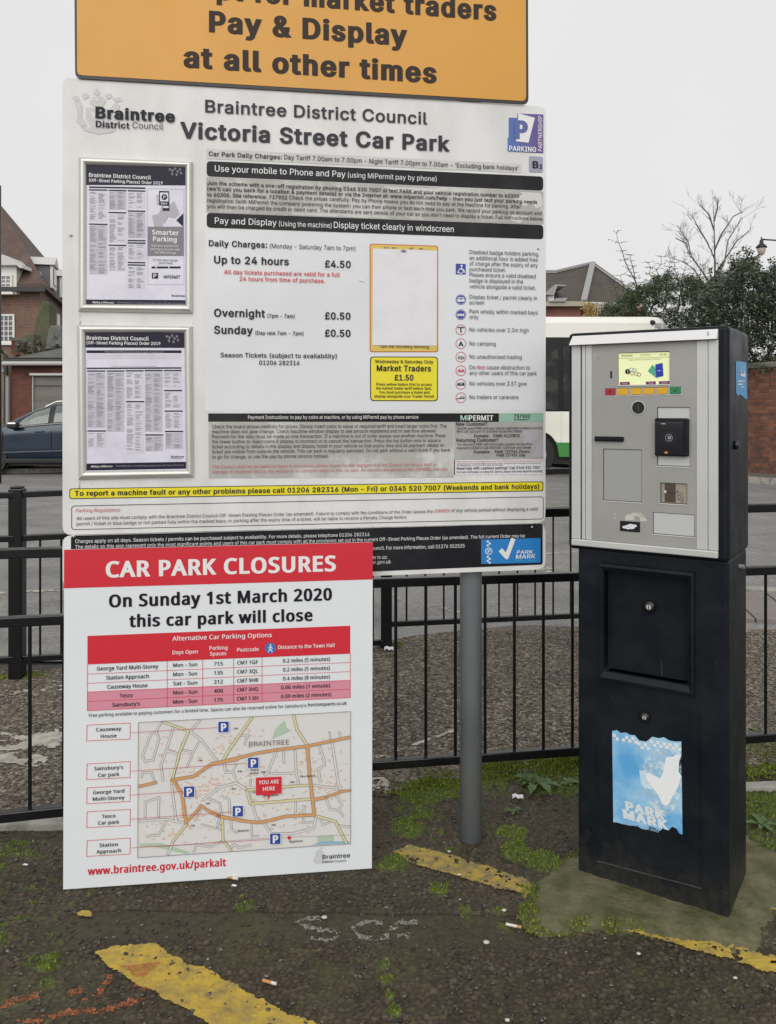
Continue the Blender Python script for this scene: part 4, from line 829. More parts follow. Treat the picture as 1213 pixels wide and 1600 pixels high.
for i, (nm, x0, x1, dy) in enumerate((('George Yard Multi-Storey', 151.8, 247.7, 1047.4), ('Station Approach', 166.5, 233, 1061.6), ('Causeway House', 168, 231, 1075.9), ('Tesco', 187.6, 207.7, 1089.6), ("Sainsbury's", 176, 219, 1103.9))): T(bk, nm, x0, dy, x1, 6.2, bold=.04, fk='N', c=.003)
for i in range(5): y = 1041.8 + 14.3 * i; T(bk, ('Mon – Sun', 'Mon - Sun', 'Sat - Sun', 'Mon - Sun', 'Mon - Sun')[i], 271, y, 308.5, 5.8, bold=.04, fk='N', c=.003)
for i, s_ in enumerate(('715', '135', '212', '400', '175')): T(bk, s_, 334.7, 1039.7 + 14.1 * i, 348.6, 5.8, bold=.04, fk='N', c=.003)
for i, s_ in enumerate(('CM7 1GF', 'CM7 3QL', 'CM7 9HB', 'CM7 3HQ', 'CM7 1 XH')): T(bk, s_, 370.9, 1038 + 14.05 * i, 403.5, 5.8, bold=.04, fk='N', c=.003)
for i, s_ in enumerate(('0.2 miles (5 minutes)', '0.2 miles (5 minutes)', '0.4 miles (8 minutes)', '0.06 miles (1 minute)', '0.09 miles (2 minutes)')): T(bk, s_, 442.4 - (3 if i > 2 else 0), 1034.9 + 13.9 * i, 515.6 + (2 if i > 3 else 0), 5.8, bold=.04, fk='N', c=.003)
T(bk, "Free parking available to paying customers for a limited time. Spaces can also be reserved online for Sainsbury's:", 139.6, 1119.8, 479.8, 5.2, bold=.006, fk='N', c=.003, res=2); T(bk, 'horizonspaces.co.uk', 481.5, 1103.3, 542, 5.2, bold=.035, fk='N', c=.003, res=2)
for (y0, y1, dr, l1, l2, tgt, xa) in ((207, 327, 16, 'Causeway', 'House', (342, 1135.5), 0), (502, 620, 19, "Sainsbury's", 'Car park', (389, 1191), 0), (683, 803, 20, 'George Yard', 'Multi-Storey', (289, 1235), 0), (864, 984, 19, 'Tesco', 'Car park', (365, 1267), 0), (1083, 1202, 20, 'Station', 'Approach', (423, 1310), 0)):
    pr.line(cred, [c5(80, y0), c5(407, y0 - dr), c5(405, y1 - dr + 2), c5(77, y1)], .8, .0016, closed=True)
    y = (y0 + y1) / 2 - dr; pr.line(cred, [c5(410, y + 10), tgt], .6, .0062)
    wd = {'Causeway': 190, 'House': 120, "Sainsbury's": 220, 'Car park': 160, 'George Yard': 236, 'Multi-Storey': 240, 'Tesco': 103, 'Station': 140, 'Approach': 186}
    for k, t in enumerate((l1, l2)):
        xm = 244; a = c5(xm - wd[t] / 2, y0 + 47 + 48 * k + (2 if k else 0)); T(bk, t, a[0], a[1], c5(xm + wd[t] / 2, 0)[0], 5.6, bold=.04, fk='N', c=.003)
# street map
mapq = [(216.9,1128),(547.9,1111),(547.9,1317.2),(215.8,1339)]
pr.poly(mat('map_ground', (.69, .685, .68), .4, col2=(.69, .63, .57), scale=60, lo=.56, hi=.68), mapq, .001)
mg = mat('map_green', (.42, .55, .42), .4); mbld = mat('map_buildings', (.66, .50, .41), .4); mor = mat('map_orange_road', (.64, .33, .13), .4); mye = mat('map_yellow_road', (.66, .62, .36), .4); mwh = mat('map_white_road', (.66, .66, .65), .4); mln = mat('map_line', (.16, .14, .13), .5); mlb = mat('map_water', (.28, .45, .55), .4)
bp = mat('parking_blue', (.025, .07, .36), .35)
def inq(x, y): return 218 < x < 546 and (1128 - (x - 217) * .0514 + 1.5) < y < (1339 - (x - 216) * .0657 - 1.5)
pr.poly(mg, [c6(440,210),c6(490,165),c6(505,220),c6(540,240),c6(430,290),c6(400,300),c6(410,250)], .0014); pr.poly(mg, [c6(725,1010),c6(850,1000),c6(850,1040),c6(730,1060)], .0014); pr.poly(mlb, [c6(680,1075),c6(760,1045),c6(960,1045),c6(960,1060)], .0015); pr.poly(mg, [c5(480,1105),c5(640,1100),c5(860,1170),c5(830,1185),c5(600,1130),c5(480,1130)], .0014)
for (cx, cy, r, n) in ((330, 1230, 30, 60), (300, 1215, 24, 30), (390, 1225, 40, 60), (250, 1300, 30, 25), (480, 1200, 50, 90), (360, 1160, 40, 50), (300, 1270, 50, 60), (520, 1230, 24, 40), (270, 1180, 45, 40), (440, 1270, 50, 60)):
    for i in range(n):
        x = cx + random.gauss(0, r * .6); y = cy + random.gauss(0, r * .4); w_ = random.uniform(1.5, 6); h = random.uniform(1.2, 3.2)
        if inq(x, y) and inq(x + w_, y + h): s_ = random.uniform(-.5, .2); pr.poly(mbld, [(x, y), (x + w_, y + s_), (x + w_, y + h + s_), (x, y + h)], .0016 + random.random() * 1e-4)
def road(m, pts, w_, c): pr.line(mln, pts, w_ + 1.1, c); pr.line(m, pts, w_, c + .0005)
W = [([c5(640,190),c5(605,250),c5(560,280),c5(500,440),c5(520,480),c5(580,470),c5(625,310),c5(605,255)],2.6), ([c5(735,215),c5(680,400),c5(640,510),c5(655,625)],2.8), ([c5(685,400),c5(780,430)],3), ([c5(775,430),c5(735,600)],2.8), ([c5(930,175),c5(860,255),c5(940,315),c5(1060,470)],3), ([c5(935,320),c5(885,410),c5(835,525)],2.2), ([c5(810,395),c5(885,410)],2), ([c5(495,600),c5(500,565),c5(570,565),c5(590,640)],2.2), ([c5(720,665),c5(755,930)],3), ([c5(520,900),c5(520,790),c5(625,755),c5(620,910)],2.6), ([c5(475,935),c5(680,920),c5(820,950)],3), ([c5(680,935),c5(620,1040),c5(535,1050)],2.4), ([c5(735,1085),c5(690,1185)],3), ([c5(965,770),c5(1090,675),c5(1213,645)],3.2), ([c5(1000,760),c5(1085,800),c5(1100,890)],2.2), ([c5(940,850),c5(900,930)],2), ([c5(950,960),c5(1090,1000)],2.2), ([c5(890,1165),c5(910,1110),c5(1010,1130),c5(1105,1085)],2.6), ([c6(50,480),c6(60,545),c6(110,540),c6(130,580)],2.8), ([c6(110,540),c6(135,485)],2), ([c6(130,615),c6(200,660),c6(225,670)],3.4), ([c6(425,395),c6(370,540),c6(345,560)],3), ([c6(480,380),c6(485,470)],2.6), ([c6(565,385),c6(575,550),c6(590,625)],2.8), ([c6(385,550),c6(575,548)],2.6), ([c6(745,355),c6(775,440),c6(780,490),c6(735,520),c6(750,610)],2.8), ([c6(835,325),c6(880,620),c6(900,670)],3.2), ([c6(815,250),c6(825,310)],1.8), ([c6(890,255),c6(895,290)],2.6), ([c6(690,635),c6(880,660)],2.6), ([c6(225,680),c6(270,830),c6(290,890)],3.2), ([c6(570,750),c6(570,830)],2.4), ([c6(630,790),c6(632,850)],2.6), ([c6(795,740),c6(820,810),c6(880,820),c6(905,780),c6(870,710)],2.6), ([c6(885,825),c6(915,860)],2.6), ([c6(340,910),c6(390,990),c6(540,990),c6(700,950),c6(720,860)],3.2), ([c6(625,860),c6(625,910),c6(700,905)],2), ([c6(750,870),c6(765,925),c6(820,905)],2.2), ([c6(100,890),c6(100,950),c6(135,985)],2.4), ([c6(250,910),c6(250,1010),c6(295,1005)],1.8), ([c6(90,1100),c6(120,1070),c6(160,1090),c6(240,1075)],2.6), ([c6(0,910),c6(20,930)],2), ([c6(40,720),c6(85,740),c6(90,840)],2.4), ([c6(880,930),c6(960,940)],2.6), ([c6(20,860),c6(0,940)],2.2), ([c6(175,275),c6(225,270),c6(200,330)],2.2), ([c6(240,600),c6(240,640)],2)]
for pts, w_ in W: road(mwh, pts, w_, .0020)
Yl = [([c5(660,183),c5(850,250),c5(775,430),c5(770,460)],3.2), ([c5(770,460),c5(728,610)],2.6), ([c6(250,145),c6(90,370),c6(40,455)],3.4), ([c6(555,128),c6(580,230),c6(655,345)],3.4), ([c5(830,960),c5(730,1085)],3.2), ([c5(1105,895),c5(1110,1080),c5(1170,1150)],3), ([c6(215,670),c6(590,638),c6(680,635)],3.2), ([c6(215,675),c6(240,770)],3.2), ([c6(250,770),c6(690,735)],3.4), ([c6(720,860),c6(860,900),c6(890,960),c6(940,1055)],3.4)]
for pts, w_ in Yl: road(mye, pts, w_, .0032)
Or = [([c5(475,668),c5(600,640)],3.6), ([c5(720,622),c5(890,590),c5(1030,495),c5(1213,465)],4), ([c6(0,468),c6(40,462),c6(290,400),c6(420,378),c6(650,350),c6(960,285)],4), ([c5(735,625),c5(800,730),c5(830,940)],4), ([c5(830,940),c5(900,870),c5(940,815),c5(1020,865)],3.4), ([c5(1020,865),c5(1100,900),c5(1213,920)],4), ([c6(0,855),c6(160,890),c6(290,905),c6(340,900),c6(500,860),c6(705,850)],4), ([c6(655,360),c6(672,560),c6(705,850)],4.2), ([c6(700,740),c6(790,722)],4), ([c6(790,722),c6(900,680),c6(965,672)],3)]
for pts, w_ in Or: road(mor, pts, w_, .0044)
pr.line(mln, mapq, .7, .0056, closed=True)
pr.line(mln, [c5(480,1130), c5(850,1110), c6(60,1040), c6(330,1020), c6(560,1010), c6(960,995)], .35, .0054)
for (x, y) in (c5(1115,215), c6(262,468), c5(855,705), c6(150,820), c6(422,1020)):
    pr.poly(white_ink, rrect((x - 9.2, y - 8.6), (x + 9, y - 9), (x + 9, y + 9), (x - 9.2, y + 9.4), 2), .0066); pr.poly(bp, rrect((x - 8.2, y - 7.8), (x + 8, y - 8.2), (x + 8, y + 8.2), (x - 8.2, y + 8.6), 1.5), .0072); pr.text(WI, 'P', x - 3.9, y + 6.2, x + 4.6, 12, bold=.05, c=.0078)
pr.poly(cred, [c6(280,578), c6(467,570), c6(467,690), c6(387,700), c6(373,738), c6(362,702), c6(282,706)], .0066); T(WI, 'YOU ARE', *c6(302,625), c6(448,0)[0], 6, bold=.035, fk='N', c=.0074); T(WI, 'HERE', *c6(332,672), c6(420,0)[0], 6, bold=.035, fk='N', c=.0074)
T(mln, 'BRAINTREE', 389.3, 1165.4, 452, 7.6, c=.0062, fk='N')
pr.disc(cred, *c6(523,1015), 2.8, .0066, 14)
for t, a, b in (('Braintree', c6(525,1050), 620), ('Museum', c6(148,972), 230), ('PW', c6(395,930), 425), ('PO', c6(108,668), 135), ('PW', c6(120,228), 150), ('PW', c6(150,540), 180), ('Police', c6(243,530), 300), ('Station', c6(235,553), 300), ('PW', c6(318,545), 350), ('Fire Station', c6(602,576), 710), ('PW', c6(530,618), 560), ('Library', c6(250,690), 300), ('Bus Station', c6(335,715), 447)): T(bk, t, a[0], a[1], c6(b, 0)[0], 3, bold=.02, c=.0062, res=1)
for t, a, b in (('PW', c5(925,478), 955), ('PW', c5(980,805), 1012), ('PW', c5(866,972), 898)): T(bk, t, a[0], a[1], c5(b, 0)[0], 2.8, bold=.02, c=.0062, res=1)
T(cred, 'www.braintree.gov.uk/parkalt', 137.5, 1366.8, 353.5, 12, bold=.035, fk='N', c=.002)
for pts in ([(494,1330),(500,1326),(505,1330),(508,1340),(503,1348),(495,1350),(489,1345),(492,1338)], [(500,1326),(503,1322),(506,1326)]): pr.poly(mat('closure_crest', (.58, .59, .64), .4), pts, .0012 + random.random() * 1e-4)
T(bk, 'Braintree', 504, 1342, 547.3, 6.8, bold=.045, c=.002); T(bk, 'District', 504, 1348.3, 521, 4, bold=.02, c=.002); T(ink_g, 'Council', 522.5, 1347.2, 540.9, 4, c=.002)
pr.flush({'white_ink': 'white_lettering', 'closure_black': 'lettering', 'closure_red': 'red_print', 'map_ground': 'street_map', 'map_orange_road': 'map_road', 'map_yellow_road': 'map_road', 'map_white_road': 'map_road', 'map_buildings': 'map_buildings', 'parking_blue': 'parking_symbol', 'map_line': 'map_outline', 'map_green': 'map_green', 'walk_blue': 'walking_symbol', 'closure_pink': 'table_shading', 'closure_crest': 'crest', 'map_water': 'map_water'})

# ---------------------------------------------------------------- pedestrian guard railings
def pnt(px, py, D): return P(px, py, D)
def railing(label, ends, barx, posts, group='black pedestrian guard railings', barw=.0125, rw=.034, low=0):
    """ends: two (px, D, y_top, y_second, y_bottom); barx: bar positions in photo px"""
    (xa, Da, *ya), (xb, Db, *yb) = ends
    def at(px, k):
        A = P(xa, ya[k], Da); B = P(xb, yb[k], Db); kk = (px - CX) / F; t = (kk * A.y - A.x) / ((B.x - A.x) - kk * (B.y - A.y)); return A.lerp(B, t)
    base = at((xa + xb) / 2, 2); rt = root('guard_railing', label, 'railing', (base.x, base.y, 0), group)
    for k in range(3): MB().bar(at(xa, k), at(xb, k), rw, rw).build('rail', blackm, rt, bevel=.004)
    b0 = None
    for px in barx:
        A = at(px, 1); B = at(px, 2); A.z -= rw / 2 - .001; B.z += rw / 2 - .001
        MB().tube([B, A], barw / 2, 10).build('bar', blackm, rt, smooth=False)
    for px, w_, zt, zb in posts:
        q = at(px, 0); z = P(px, zt, q.y).z; zb_ = 0 if zb is None else P(px, zb, q.y).z
        MB().box(q.x - w_ / 2, q.x + w_ / 2, q.y - w_ / 2 + .012, q.y + w_ / 2 + .012, min(0, zb_) - .02, z).build('post', blackm, rt, bevel=.008)
        cap = MB().box(q.x - w_ * .4, q.x + w_ * .4, q.y - w_ * .4 + .012, q.y + w_ * .4 + .012, z + .0005, z + .012); cap.build('post_cap', blackm, rt, bevel=.005)
        for s_ in (-1, 1):
            for k in range(3):
                c = at(px, k); MB().tube([(c.x + s_ * w_ * .5, c.y - .03, c.z), (c.x + s_ * w_ * .5, c.y - .038, c.z)], .007, 8).build('bolt', blackm, rt)
    return rt
near_l = [(0, 2.80), (100, 2.83)]
# near left panel, extrapolated to the hidden join behind the notice board
railing('left section of the nearer black railing passing behind the white notice board', [(-120, 2.765, 868, 978, 1289), (300, 2.90, 857, 957, 1244)], [-60, -6, 47, 100, 152, 204, 256], [(-118, .06, 850, None), (300, .06, 838, None)])
railing('right section of the nearer black railing behind the sign post and ticket machine', [(310, 3.10, 812, 919.5, 1214), (1420, 3.50, 789, 884, 1136)], [340, 387, 433, 480, 526, 572, 618.6, 665.6, 711.8, 758.2, 804, 849.3, 894.7, 939, 983, 1027, 1070, 1113, 1155, 1196.5, 1238, 1279, 1319, 1359], [(1418, .06, 770, None)])
railing('left section of the farther black railing with a square post at the left edge', [(26, 4.61, 773, 841, 1029), (604, 5.2, 749, 815, 1003)], [63, 96, 129, 161, 193, 225, 257, 288, 319, 350, 381, 412, 442, 472, 502, 532, 561, 583], [(26, .075, 763, None), (604, .07, 735, 1008)])
railing('short section of the farther black railing continuing past the left edge', [(-230, 4.35, 778, 848, 1046), (22, 4.60, 773.5, 841.5, 1029.5)], [-6, -40, -74, -108, -142, -176], [])
railing('right section of the farther black railing seen between the grey post and machine', [(606, 5.2, 743, 806, 975), (1010, 5.62, 732, 791, 957)], [635.5, 664.6, 693.7, 722.6, 751.5, 780, 808.8, 836.4, 864.6, 892, 919, 946, 973], [(1010, .07, 722, None)])
# ---------------------------------------------------------------- ticket machine
uM = Vector((F, 0, 0)) + Vector((0, 0, 0)); uM = Vector((-1400 - CX, F, 0)).normalized() * -1
D0 = 1950 / 801.0; MP = Plane(P(1139, 640, D0), uM); MP.o.z = 0
SD = Plane(MP.p(0, 0, 0), -MP.n)
def bx_(name, m, par, a0, a1, b0, b1, c0, c1, bevel=.003, seg=2): return MB().pbox(MP, a0, a1, b0, b1, c0, c1).build(name, m, par, bevel=bevel, seg=seg)
tm = root('ticket_machine', 'black pay and display ticket machine with a silver front panel and yellow screen', 'ticket machine', MP.p(-.23, 0, -.14))
mblack = mat('machine_black', (.0065, .009, .013), .42, col2=(.016, .019, .023), scale=7, lo=.42, hi=.75, bump=.0006, bscale=150, rvar=.1, spec=.17)
msil = mat('machine_silver', (.60, .61, .60), .38, metal=.25, col2=(.55, .56, .55), scale=4); mgrey = mat('machine_grey', (.37, .37, .352), .42, metal=.2, col2=(.335, .335, .318), scale=3, rvar=.06)
mlite = mat('machine_plate', (.58, .59, .58), .35, metal=.2); mdark = mat('machine_dark', (.01, .01, .012), .3); shiny = mat('reader_gloss', (.008, .009, .012), .12, coat=.6)
nt_ = mblack.node_tree; b__ = nt_.nodes['Principled BSDF']; src = b__.inputs['Base Color'].links[0].from_socket
g_ = nt_.nodes.new('ShaderNodeNewGeometry'); sx_ = nt_.nodes.new('ShaderNodeSeparateXYZ'); nt_.links.new(g_.outputs[0], sx_.inputs[0])
scuff = ramp(nt_, noise(nt_, 60, 3, .7, stretch=(1, 1, .08)), .70, .76); c1_ = mixc(nt_, scuff, src, (.035, .037, .04))
ad_ = nt_.nodes.new('ShaderNodeMath'); ad_.operation = 'MULTIPLY_ADD'; nt_.links.new(noise(nt_, 14, 6, .75), ad_.inputs[0]); ad_.inputs[1].default_value = .55; nt_.links.new(sx_.outputs[2], ad_.inputs[2])
dust = ramp(nt_, ad_.outputs[0], .26, .40, (.75, .75, .75, 1), (0, 0, 0, 1)); nt_.links.new(mixc(nt_, dust, c1_, (.040, .038, .028)), b__.inputs['Base Color'])
aL = MP.uv(903, 1374)[0]; DEP = .285
# recessed door opening needs a body built round it
ra0, rb1 = MP.uv(944, 891); ra1, rb0 = MP.uv(1076, 1071)
zT = 1.058
body = None
bx_('coin_vault_door', mblack, tm, ra0 - .001, ra1 + .001, rb0 - .003, rb1 + .003, -DEP, -.038, .002)
# sloping frame round the recess
O = [MP.uv(*p) for p in ((935,879),(1087,891.5),(1087,1089),(937,1061))]; I = [(ra0, rb1), (ra1, rb1), (ra1, rb0), (ra0, rb0)]
a_0 = sum(o[0] for o in (O[0], O[3])) / 2; a_1 = sum(o[0] for o in (O[1], O[2])) / 2; b_1 = (O[0][1] + O[1][1]) / 2; b_0 = (O[2][1] + O[3][1]) / 2; O = [(a_0, b_1), (a_1, b_1), (a_1, b_0), (a_0, b_0)]
fr = MB()
for i in range(4):
    j = (i + 1) % 4; prof = [(0, .0005), (0.15, .012), (.45, .014), (1, .004), (1, -.038)]; V = []
    for t, c in prof:
        for k in (i, j): V.append(MP.p(O[k][0] * (1 - t) + I[k][0] * t, O[k][1] * (1 - t) + I[k][1] * t, c))
    fr.add(V, [(2*k, 2*k+1, 2*k+3, 2*k+2) for k in range(4)])
fr.build('recess_frame', mblack, tm)
def lock(px, py, c, r):
    a, b = MP.uv(px, py); q = MP.p(a, b, c); l = MB().tube([q, q + MP.n * .010, q + MP.n * .014], [r, r, r * .7], 24).build('lock', mdark, tm, smooth=True)
    k = MB().tube([q + MP.n * .0142, q + MP.n * .0155], r * .42, 16).build('keyhole', alu, l); MB().pbox(Plane(q + MP.n * .0156, MP.u), -.0012, .0012, -r * .36, r * .36, 0, .0006).build('slot', mdark, l)
lock(1010.5, 951, -.038, .019); lock(1009, 1119, 0, .015)
# embossed lower door outline
for (p0, p1) in (((933,1345),(1097,1388)), ((933,1345),(934,1130)), ((1097,1388),(1093,1110))):
    A = MP.uv(*p0); B = MP.uv(*p1); A = MP.p(*A, .001); B = MP.p(*B, .001); MB().bar(A, B, .004, .004).build('door_seam', mblack if p1[1] != 1388 or p0[1] != 1345 else mat('dusty_seam', (.045, .047, .05), .8, col2=(.02, .022, .025), scale=30), tm, bevel=.001)
# upper housing
uL = MP.uv(889.5, 524)[0]; uR = MP.uv(1141, 640)[0]; zB = MP.uv(1124.9, 872)[1]; zTop = MP.uv(1124.4, 509)[1]
up = MB().pbox(MP, uL, uR, zB - .012, zTop, -DEP - .02, .012).build('upper_housing', mblack, tm, bevel=.014, seg=3)
def panel_with_holes(name, m, par, a0, a1, b0, b1, hs, c0, c1, bevel=0, back=False):
    xs = sorted({a0, a1, *[h[0] for h in hs], *[h[1] for h in hs]}); ys = sorted({b0, b1, *[h[2] for h in hs], *[h[3] for h in hs]}); nx = len(xs); ny = len(ys)
    def solid(i, j):
        if i < 0 or j < 0 or i >= nx - 1 or j >= ny - 1: return False
        x = (xs[i] + xs[i+1]) / 2; y = (ys[j] + ys[j+1]) / 2; return not any(h[0] < x < h[1] and h[2] < y < h[3] for h in hs)
    V = [MP.p(x, y, c) for c in (c0, c1) for y in ys for x in xs]; N = nx * ny; fs = []
    for j in range(ny - 1):
        for i in range(nx - 1):
            if not solid(i, j): continue
            v = [j*nx+i, j*nx+i+1, (j+1)*nx+i+1, (j+1)*nx+i]; fs.append(tuple(N + k for k in v)); back and fs.append(tuple(v[::-1]))
            if not solid(i-1, j): fs.append((v[0], v[0]+N, v[3]+N, v[3]))
            if not solid(i+1, j): fs.append((v[1], v[2], v[2]+N, v[1]+N))
            if not solid(i, j-1): fs.append((v[0], v[1], v[1]+N, v[0]+N))
            if not solid(i, j+1): fs.append((v[3], v[3]+N, v[2]+N, v[2]))
    return MB().add(V, fs).build(name, m, par, bevel=bevel, seg=3)
# silver face
def px_rect(x0, y0, x1, y1): a0, b1 = MP.uv(x0, y0); a1, b0 = MP.uv(x1, y1); return a0, a1, b0, b1
fl, fr_ = MP.uv(897, 700)[0], MP.uv(1124.6, 700)[0]; fb = MP.uv(1124.9, 860)[1]; ft = MP.uv(1122.4, 531.5)[1]; pb = MP.uv(1124.9, 871)[1]
pL, pR = MP.uv(928.4, 700)[0], MP.uv(1090.4, 700)[0]
bx_('bottom_rail', msil, tm, fl, fr_, pb, fb, .012, .026, .003)
for x0, x1, c in ((897, 910.6, .021), (911.6, 913, .014), (913, 918, .022), (918.6, 928, .0205)): a0 = MP.uv(x0, 700)[0]; a1 = MP.uv(x1, 700)[0]; bx_('side_trim', msil, tm, a0, a1, fb + .001, ft, .012, c, .0012)
for x0, x1, c in ((1090.8, 1108.5, .0205), (1109.4, 1124.6, .022)): a0 = MP.uv(x0, 700)[0]; a1 = MP.uv(x1, 700)[0]; bx_('side_trim', msil, tm, a0, a1, fb + .001, ft, .012, c, .0012)
vt = MP.uv(1124.4, 514.8)[1]; va0, va1 = MP.uv(898.5, 526)[0], MP.uv(1124.4, 515)[0]
MB().box8([MP.p(va0 - .006, ft + .001, .012), MP.p(va1, ft + .001, .012), MP.p(va1, ft + .001, .040), MP.p(va0 - .006, ft + .001, .040), MP.p(va0, vt, .012), MP.p(va1, vt, .012), MP.p(va1, vt, .022), MP.p(va0, vt, .022)]).build('visor', mat('visor_white', (.74, .74, .75), .3, metal=.1), tm, bevel=.0015)
# front panel made of pieces round its openings (screen, card plate, coin return, lower plates)
CF = .019
panel_with_holes('lower_body', mblack, tm, aL, 0, 0, zT, [(ra0, ra1, rb0, rb1)], -DEP, 0, .010, True)
holes = {'screen': px_rect(968.5, 552, 1048.8, 600.5), 'card': px_rect(1029.5, 636, 1081, 729), 'ret': px_rect(1034.5, 753, 1076.5, 787.5), 'plate': px_rect(1023, 799, 1088, 838), 'door': px_rect(945.5, 700.5, 1006, 784.5)}
panel_with_holes('front_panel', mgrey, tm, pL, pR, fb + .001, ft, list(holes.values()), .012, CF)
def hbox(name, k, m, c1, inset=.0015): a0, a1, b0, b1 = holes[k]; return bx_(name, m, tm, a0 + inset, a1 - inset, b0 + inset, b1 - inset, .010, c1, .001)
scr = hbox('screen', 'screen', mat('screen_bezel', (.04, .04, .035), .3), .0125, .0002)
pm = Print(MP, scr)
sm, snt, sb = nodes('lit_screen'); sb.inputs['Base Color'].default_value = (.55, .58, .33, 1); sb.inputs['Emission Color'].default_value = (.80, .86, .46, 1); sb.inputs['Emission Strength'].default_value = .42; sb.inputs['Roughness'].default_value = .15
def s7(x, y): return (880 + x / 4.043, 500 + y / 4.043)
pm.poly(sm, [s7(359,212), s7(681,203), s7(681,407), s7(360,411)], .0132)
sg = mat('screen_ink', (.12, .14, .06), .3); pm.line(sg, [s7(360,244), s7(680,235)], .5, .0138)
T = pm.text; T(sg, 'Braintree', *s7(380,233), s7(448,0)[0], 3, c=.014, bold=.02); T(sg, '02/03/2020', *s7(497,229), s7(560,0)[0], 2.6, c=.014); T(sg, '12:38', *s7(616,226), s7(660,0)[0], 2.8, c=.014, bold=.02); T(sg, 'Please choose a payment method', *s7(420,258), s7(622,0)[0], 2.2, c=.014)
pur = mat('screen_purple', (.18, .03, .14), .3)
for x0, x1, y in ((368, 430, 393), (531, 594, 390), (613, 680, 388)): pm.poly(pur, [s7(x0, y), s7(x1, y - 2), s7(x1, y + 17), s7(x0, y + 18)], .0138); T(WI, 'Exit' if x0 == 368 else 'Change' if x0 == 531 else 'Card', *s7(x0 + 18, y + 13), s7(x1 - 16, 0)[0], 2, c=.0145, res=1)
pm.disc(mdark, *s7(417,327), 4.2, .0138, 16); pm.line(WI, [s7(418, 316), s7(418, 338)], .7, .0144)
for (x, y, c) in ((440, 315, (.35, .5, .5)), (460, 318, (.4, .5, .5)), (445, 338, (.5, .42, .28)), (470, 340, (.5, .42, .28)), (488, 345, (.45, .36, .22))): pm.disc(mat('screen_coin%d' % x, c, .3), *s7(x, y), 3.4, .0142 + x * 1e-7, 14, ri=1.4)
pm.poly(mat('screen_card_green', (.1, .42, .3), .3), [s7(543,325), s7(572,283), s7(618,330), s7(600,370)], .0139); pm.poly(mat('screen_card_blue', (.02, .04, .38), .3), [s7(590,282), s7(637,272), s7(643,355), s7(598,365)], .0144); pm.greek(WI, s7(604,0)[0], s7(630,0)[0], s7(0,320)[1], .8, .0149)
pm.flush({'lit_screen': 'display', 'screen_ink': 'lettering', 'screen_purple': 'screen_key', 'white_ink': 'lettering'})
# keys
for (x0, x1, y0, y1, c, nm) in ((279, 345, 436, 476, (.38, .02, .035), 'red'), (359, 426, 434, 474, (.72, .40, .02), 'y'), (441, 508, 432, 472, (.72, .40, .02), 'y'), (522, 589, 430, 470, (.72, .40, .02), 'y'), (604, 671, 428, 468, (.72, .40, .02), 'y'), (687, 756, 426, 467, (.02, .22, .09), 'g')):
    a0, a1, b0, b1 = px_rect(*s7(x0, y0), *s7(x1, y1))
    bx_('key_surround', mat('key_rim', (.72, .72, .72), .3), tm, a0 - .002, a1 + .002, b0 - .0035, b1 - .001, CF - .001, CF + .0012, .0006)  # silvery surround, widened below the key as a painted highlight
    bx_('key_shadow_gap', mdark, tm, a0 - .0008, a1 + .0008, b0 - .0002, b1 + .0016, CF - .001, CF + .0016, .0004)  # dark plate stands in for the shade around the key
    bx_('key', mat('key_' + nm, c, .35), tm, a0, a1, b0, b1, CF, CF + .0045, .0012, 2)
pm = Print(MP, tm); T = pm.text
pm.line(mdark, [s7(714,446), s7(720,454), s7(731,437)], 1, CF + .005); pm.line(mdark, [s7(307,448), s7(316,460)], .8, CF + .005); pm.line(mdark, [s7(316,448), s7(307,460)], .8, CF + .0052)
T(mdark, '1', *s7(926,101), s7(939,0)[0], 5.5, bold=.06, c=.036)
for y in (213, 240): pm.greek(mat('faint_print', (.26, .26, .24), .5), s7(226,0)[0], s7(250,0)[0], s7(0,y)[1], 1.6, CF + .0006)
pm.flush({'machine_dark': 'printed_mark', 'faint_print': 'faint_print'})
# slots and fittings
def raised(name, m, rect, c0, c1, bevel=.001): return bx_(name, m, tm, *px_rect(*s7(rect[0], rect[1]), *s7(rect[2], rect[3])), c0, c1, bevel)
raised('coin_token_slot', mdark, (310, 325, 323, 370), CF - .004, CF + .0008)
a, b = MP.uv(*s7(488, 554)); q = MP.p(a, b, CF - .001); 
hr = MB().tube([q, q + MP.n * .0035], .0215, 32).build('coin_entry_ring', mlite, tm); MB().tube([q + MP.n * .0036, q + MP.n * .0042], .0190, 32).build('coin_entry', mdark, hr); MB().bar(q + MP.n * .0048 + Vector((0, 0, .012)), q + MP.n * .0048 - Vector((0, 0, .012)), .002, .001, MP.n).build('coin_slot', mat('slot_grey', (.10, .09, .08), .3), hr)
raised('card_slot', mblack, (216, 733, 397, 767), CF - .003, CF + .010, .003); raised('card_slot_opening', mdark, (228, 745, 386, 753), CF + .004, CF + .0105, .0004)
hbox('ticket_door', 'door', mat('machine_panel', (.37, .375, .365), .4, metal=.2), .0155)
for k in ('door', 'plate', 'ret', 'screen', 'card'):
    a0, a1, b0, b1 = holes[k]; bx_('lower_lip', mlite, tm, a0 - .002, a1 + .001, b0 - .0035, b0 - .0003, CF - .002, CF + .0016, .0006)
hbox('card_plate', 'card', mlite, .0145); 
rd_ = raised('card_reader', mblack, (598, 619, 806, 860), .0145, .036, .004); raised('reader_face', shiny, (601, 640, 775, 852), .034, .0375, .003)
pm = Print(MP, rd_)
pm.disc(mat('reader_ring', (.03, .03, .04), .2), *s7(690,738), 12, .0379, 28, ri=1.2, ry=8); pm.disc(mat('contactless_grey', (.45, .47, .5), .4), *s7(690,741), 5.6, .0383, 22, ri=.5)
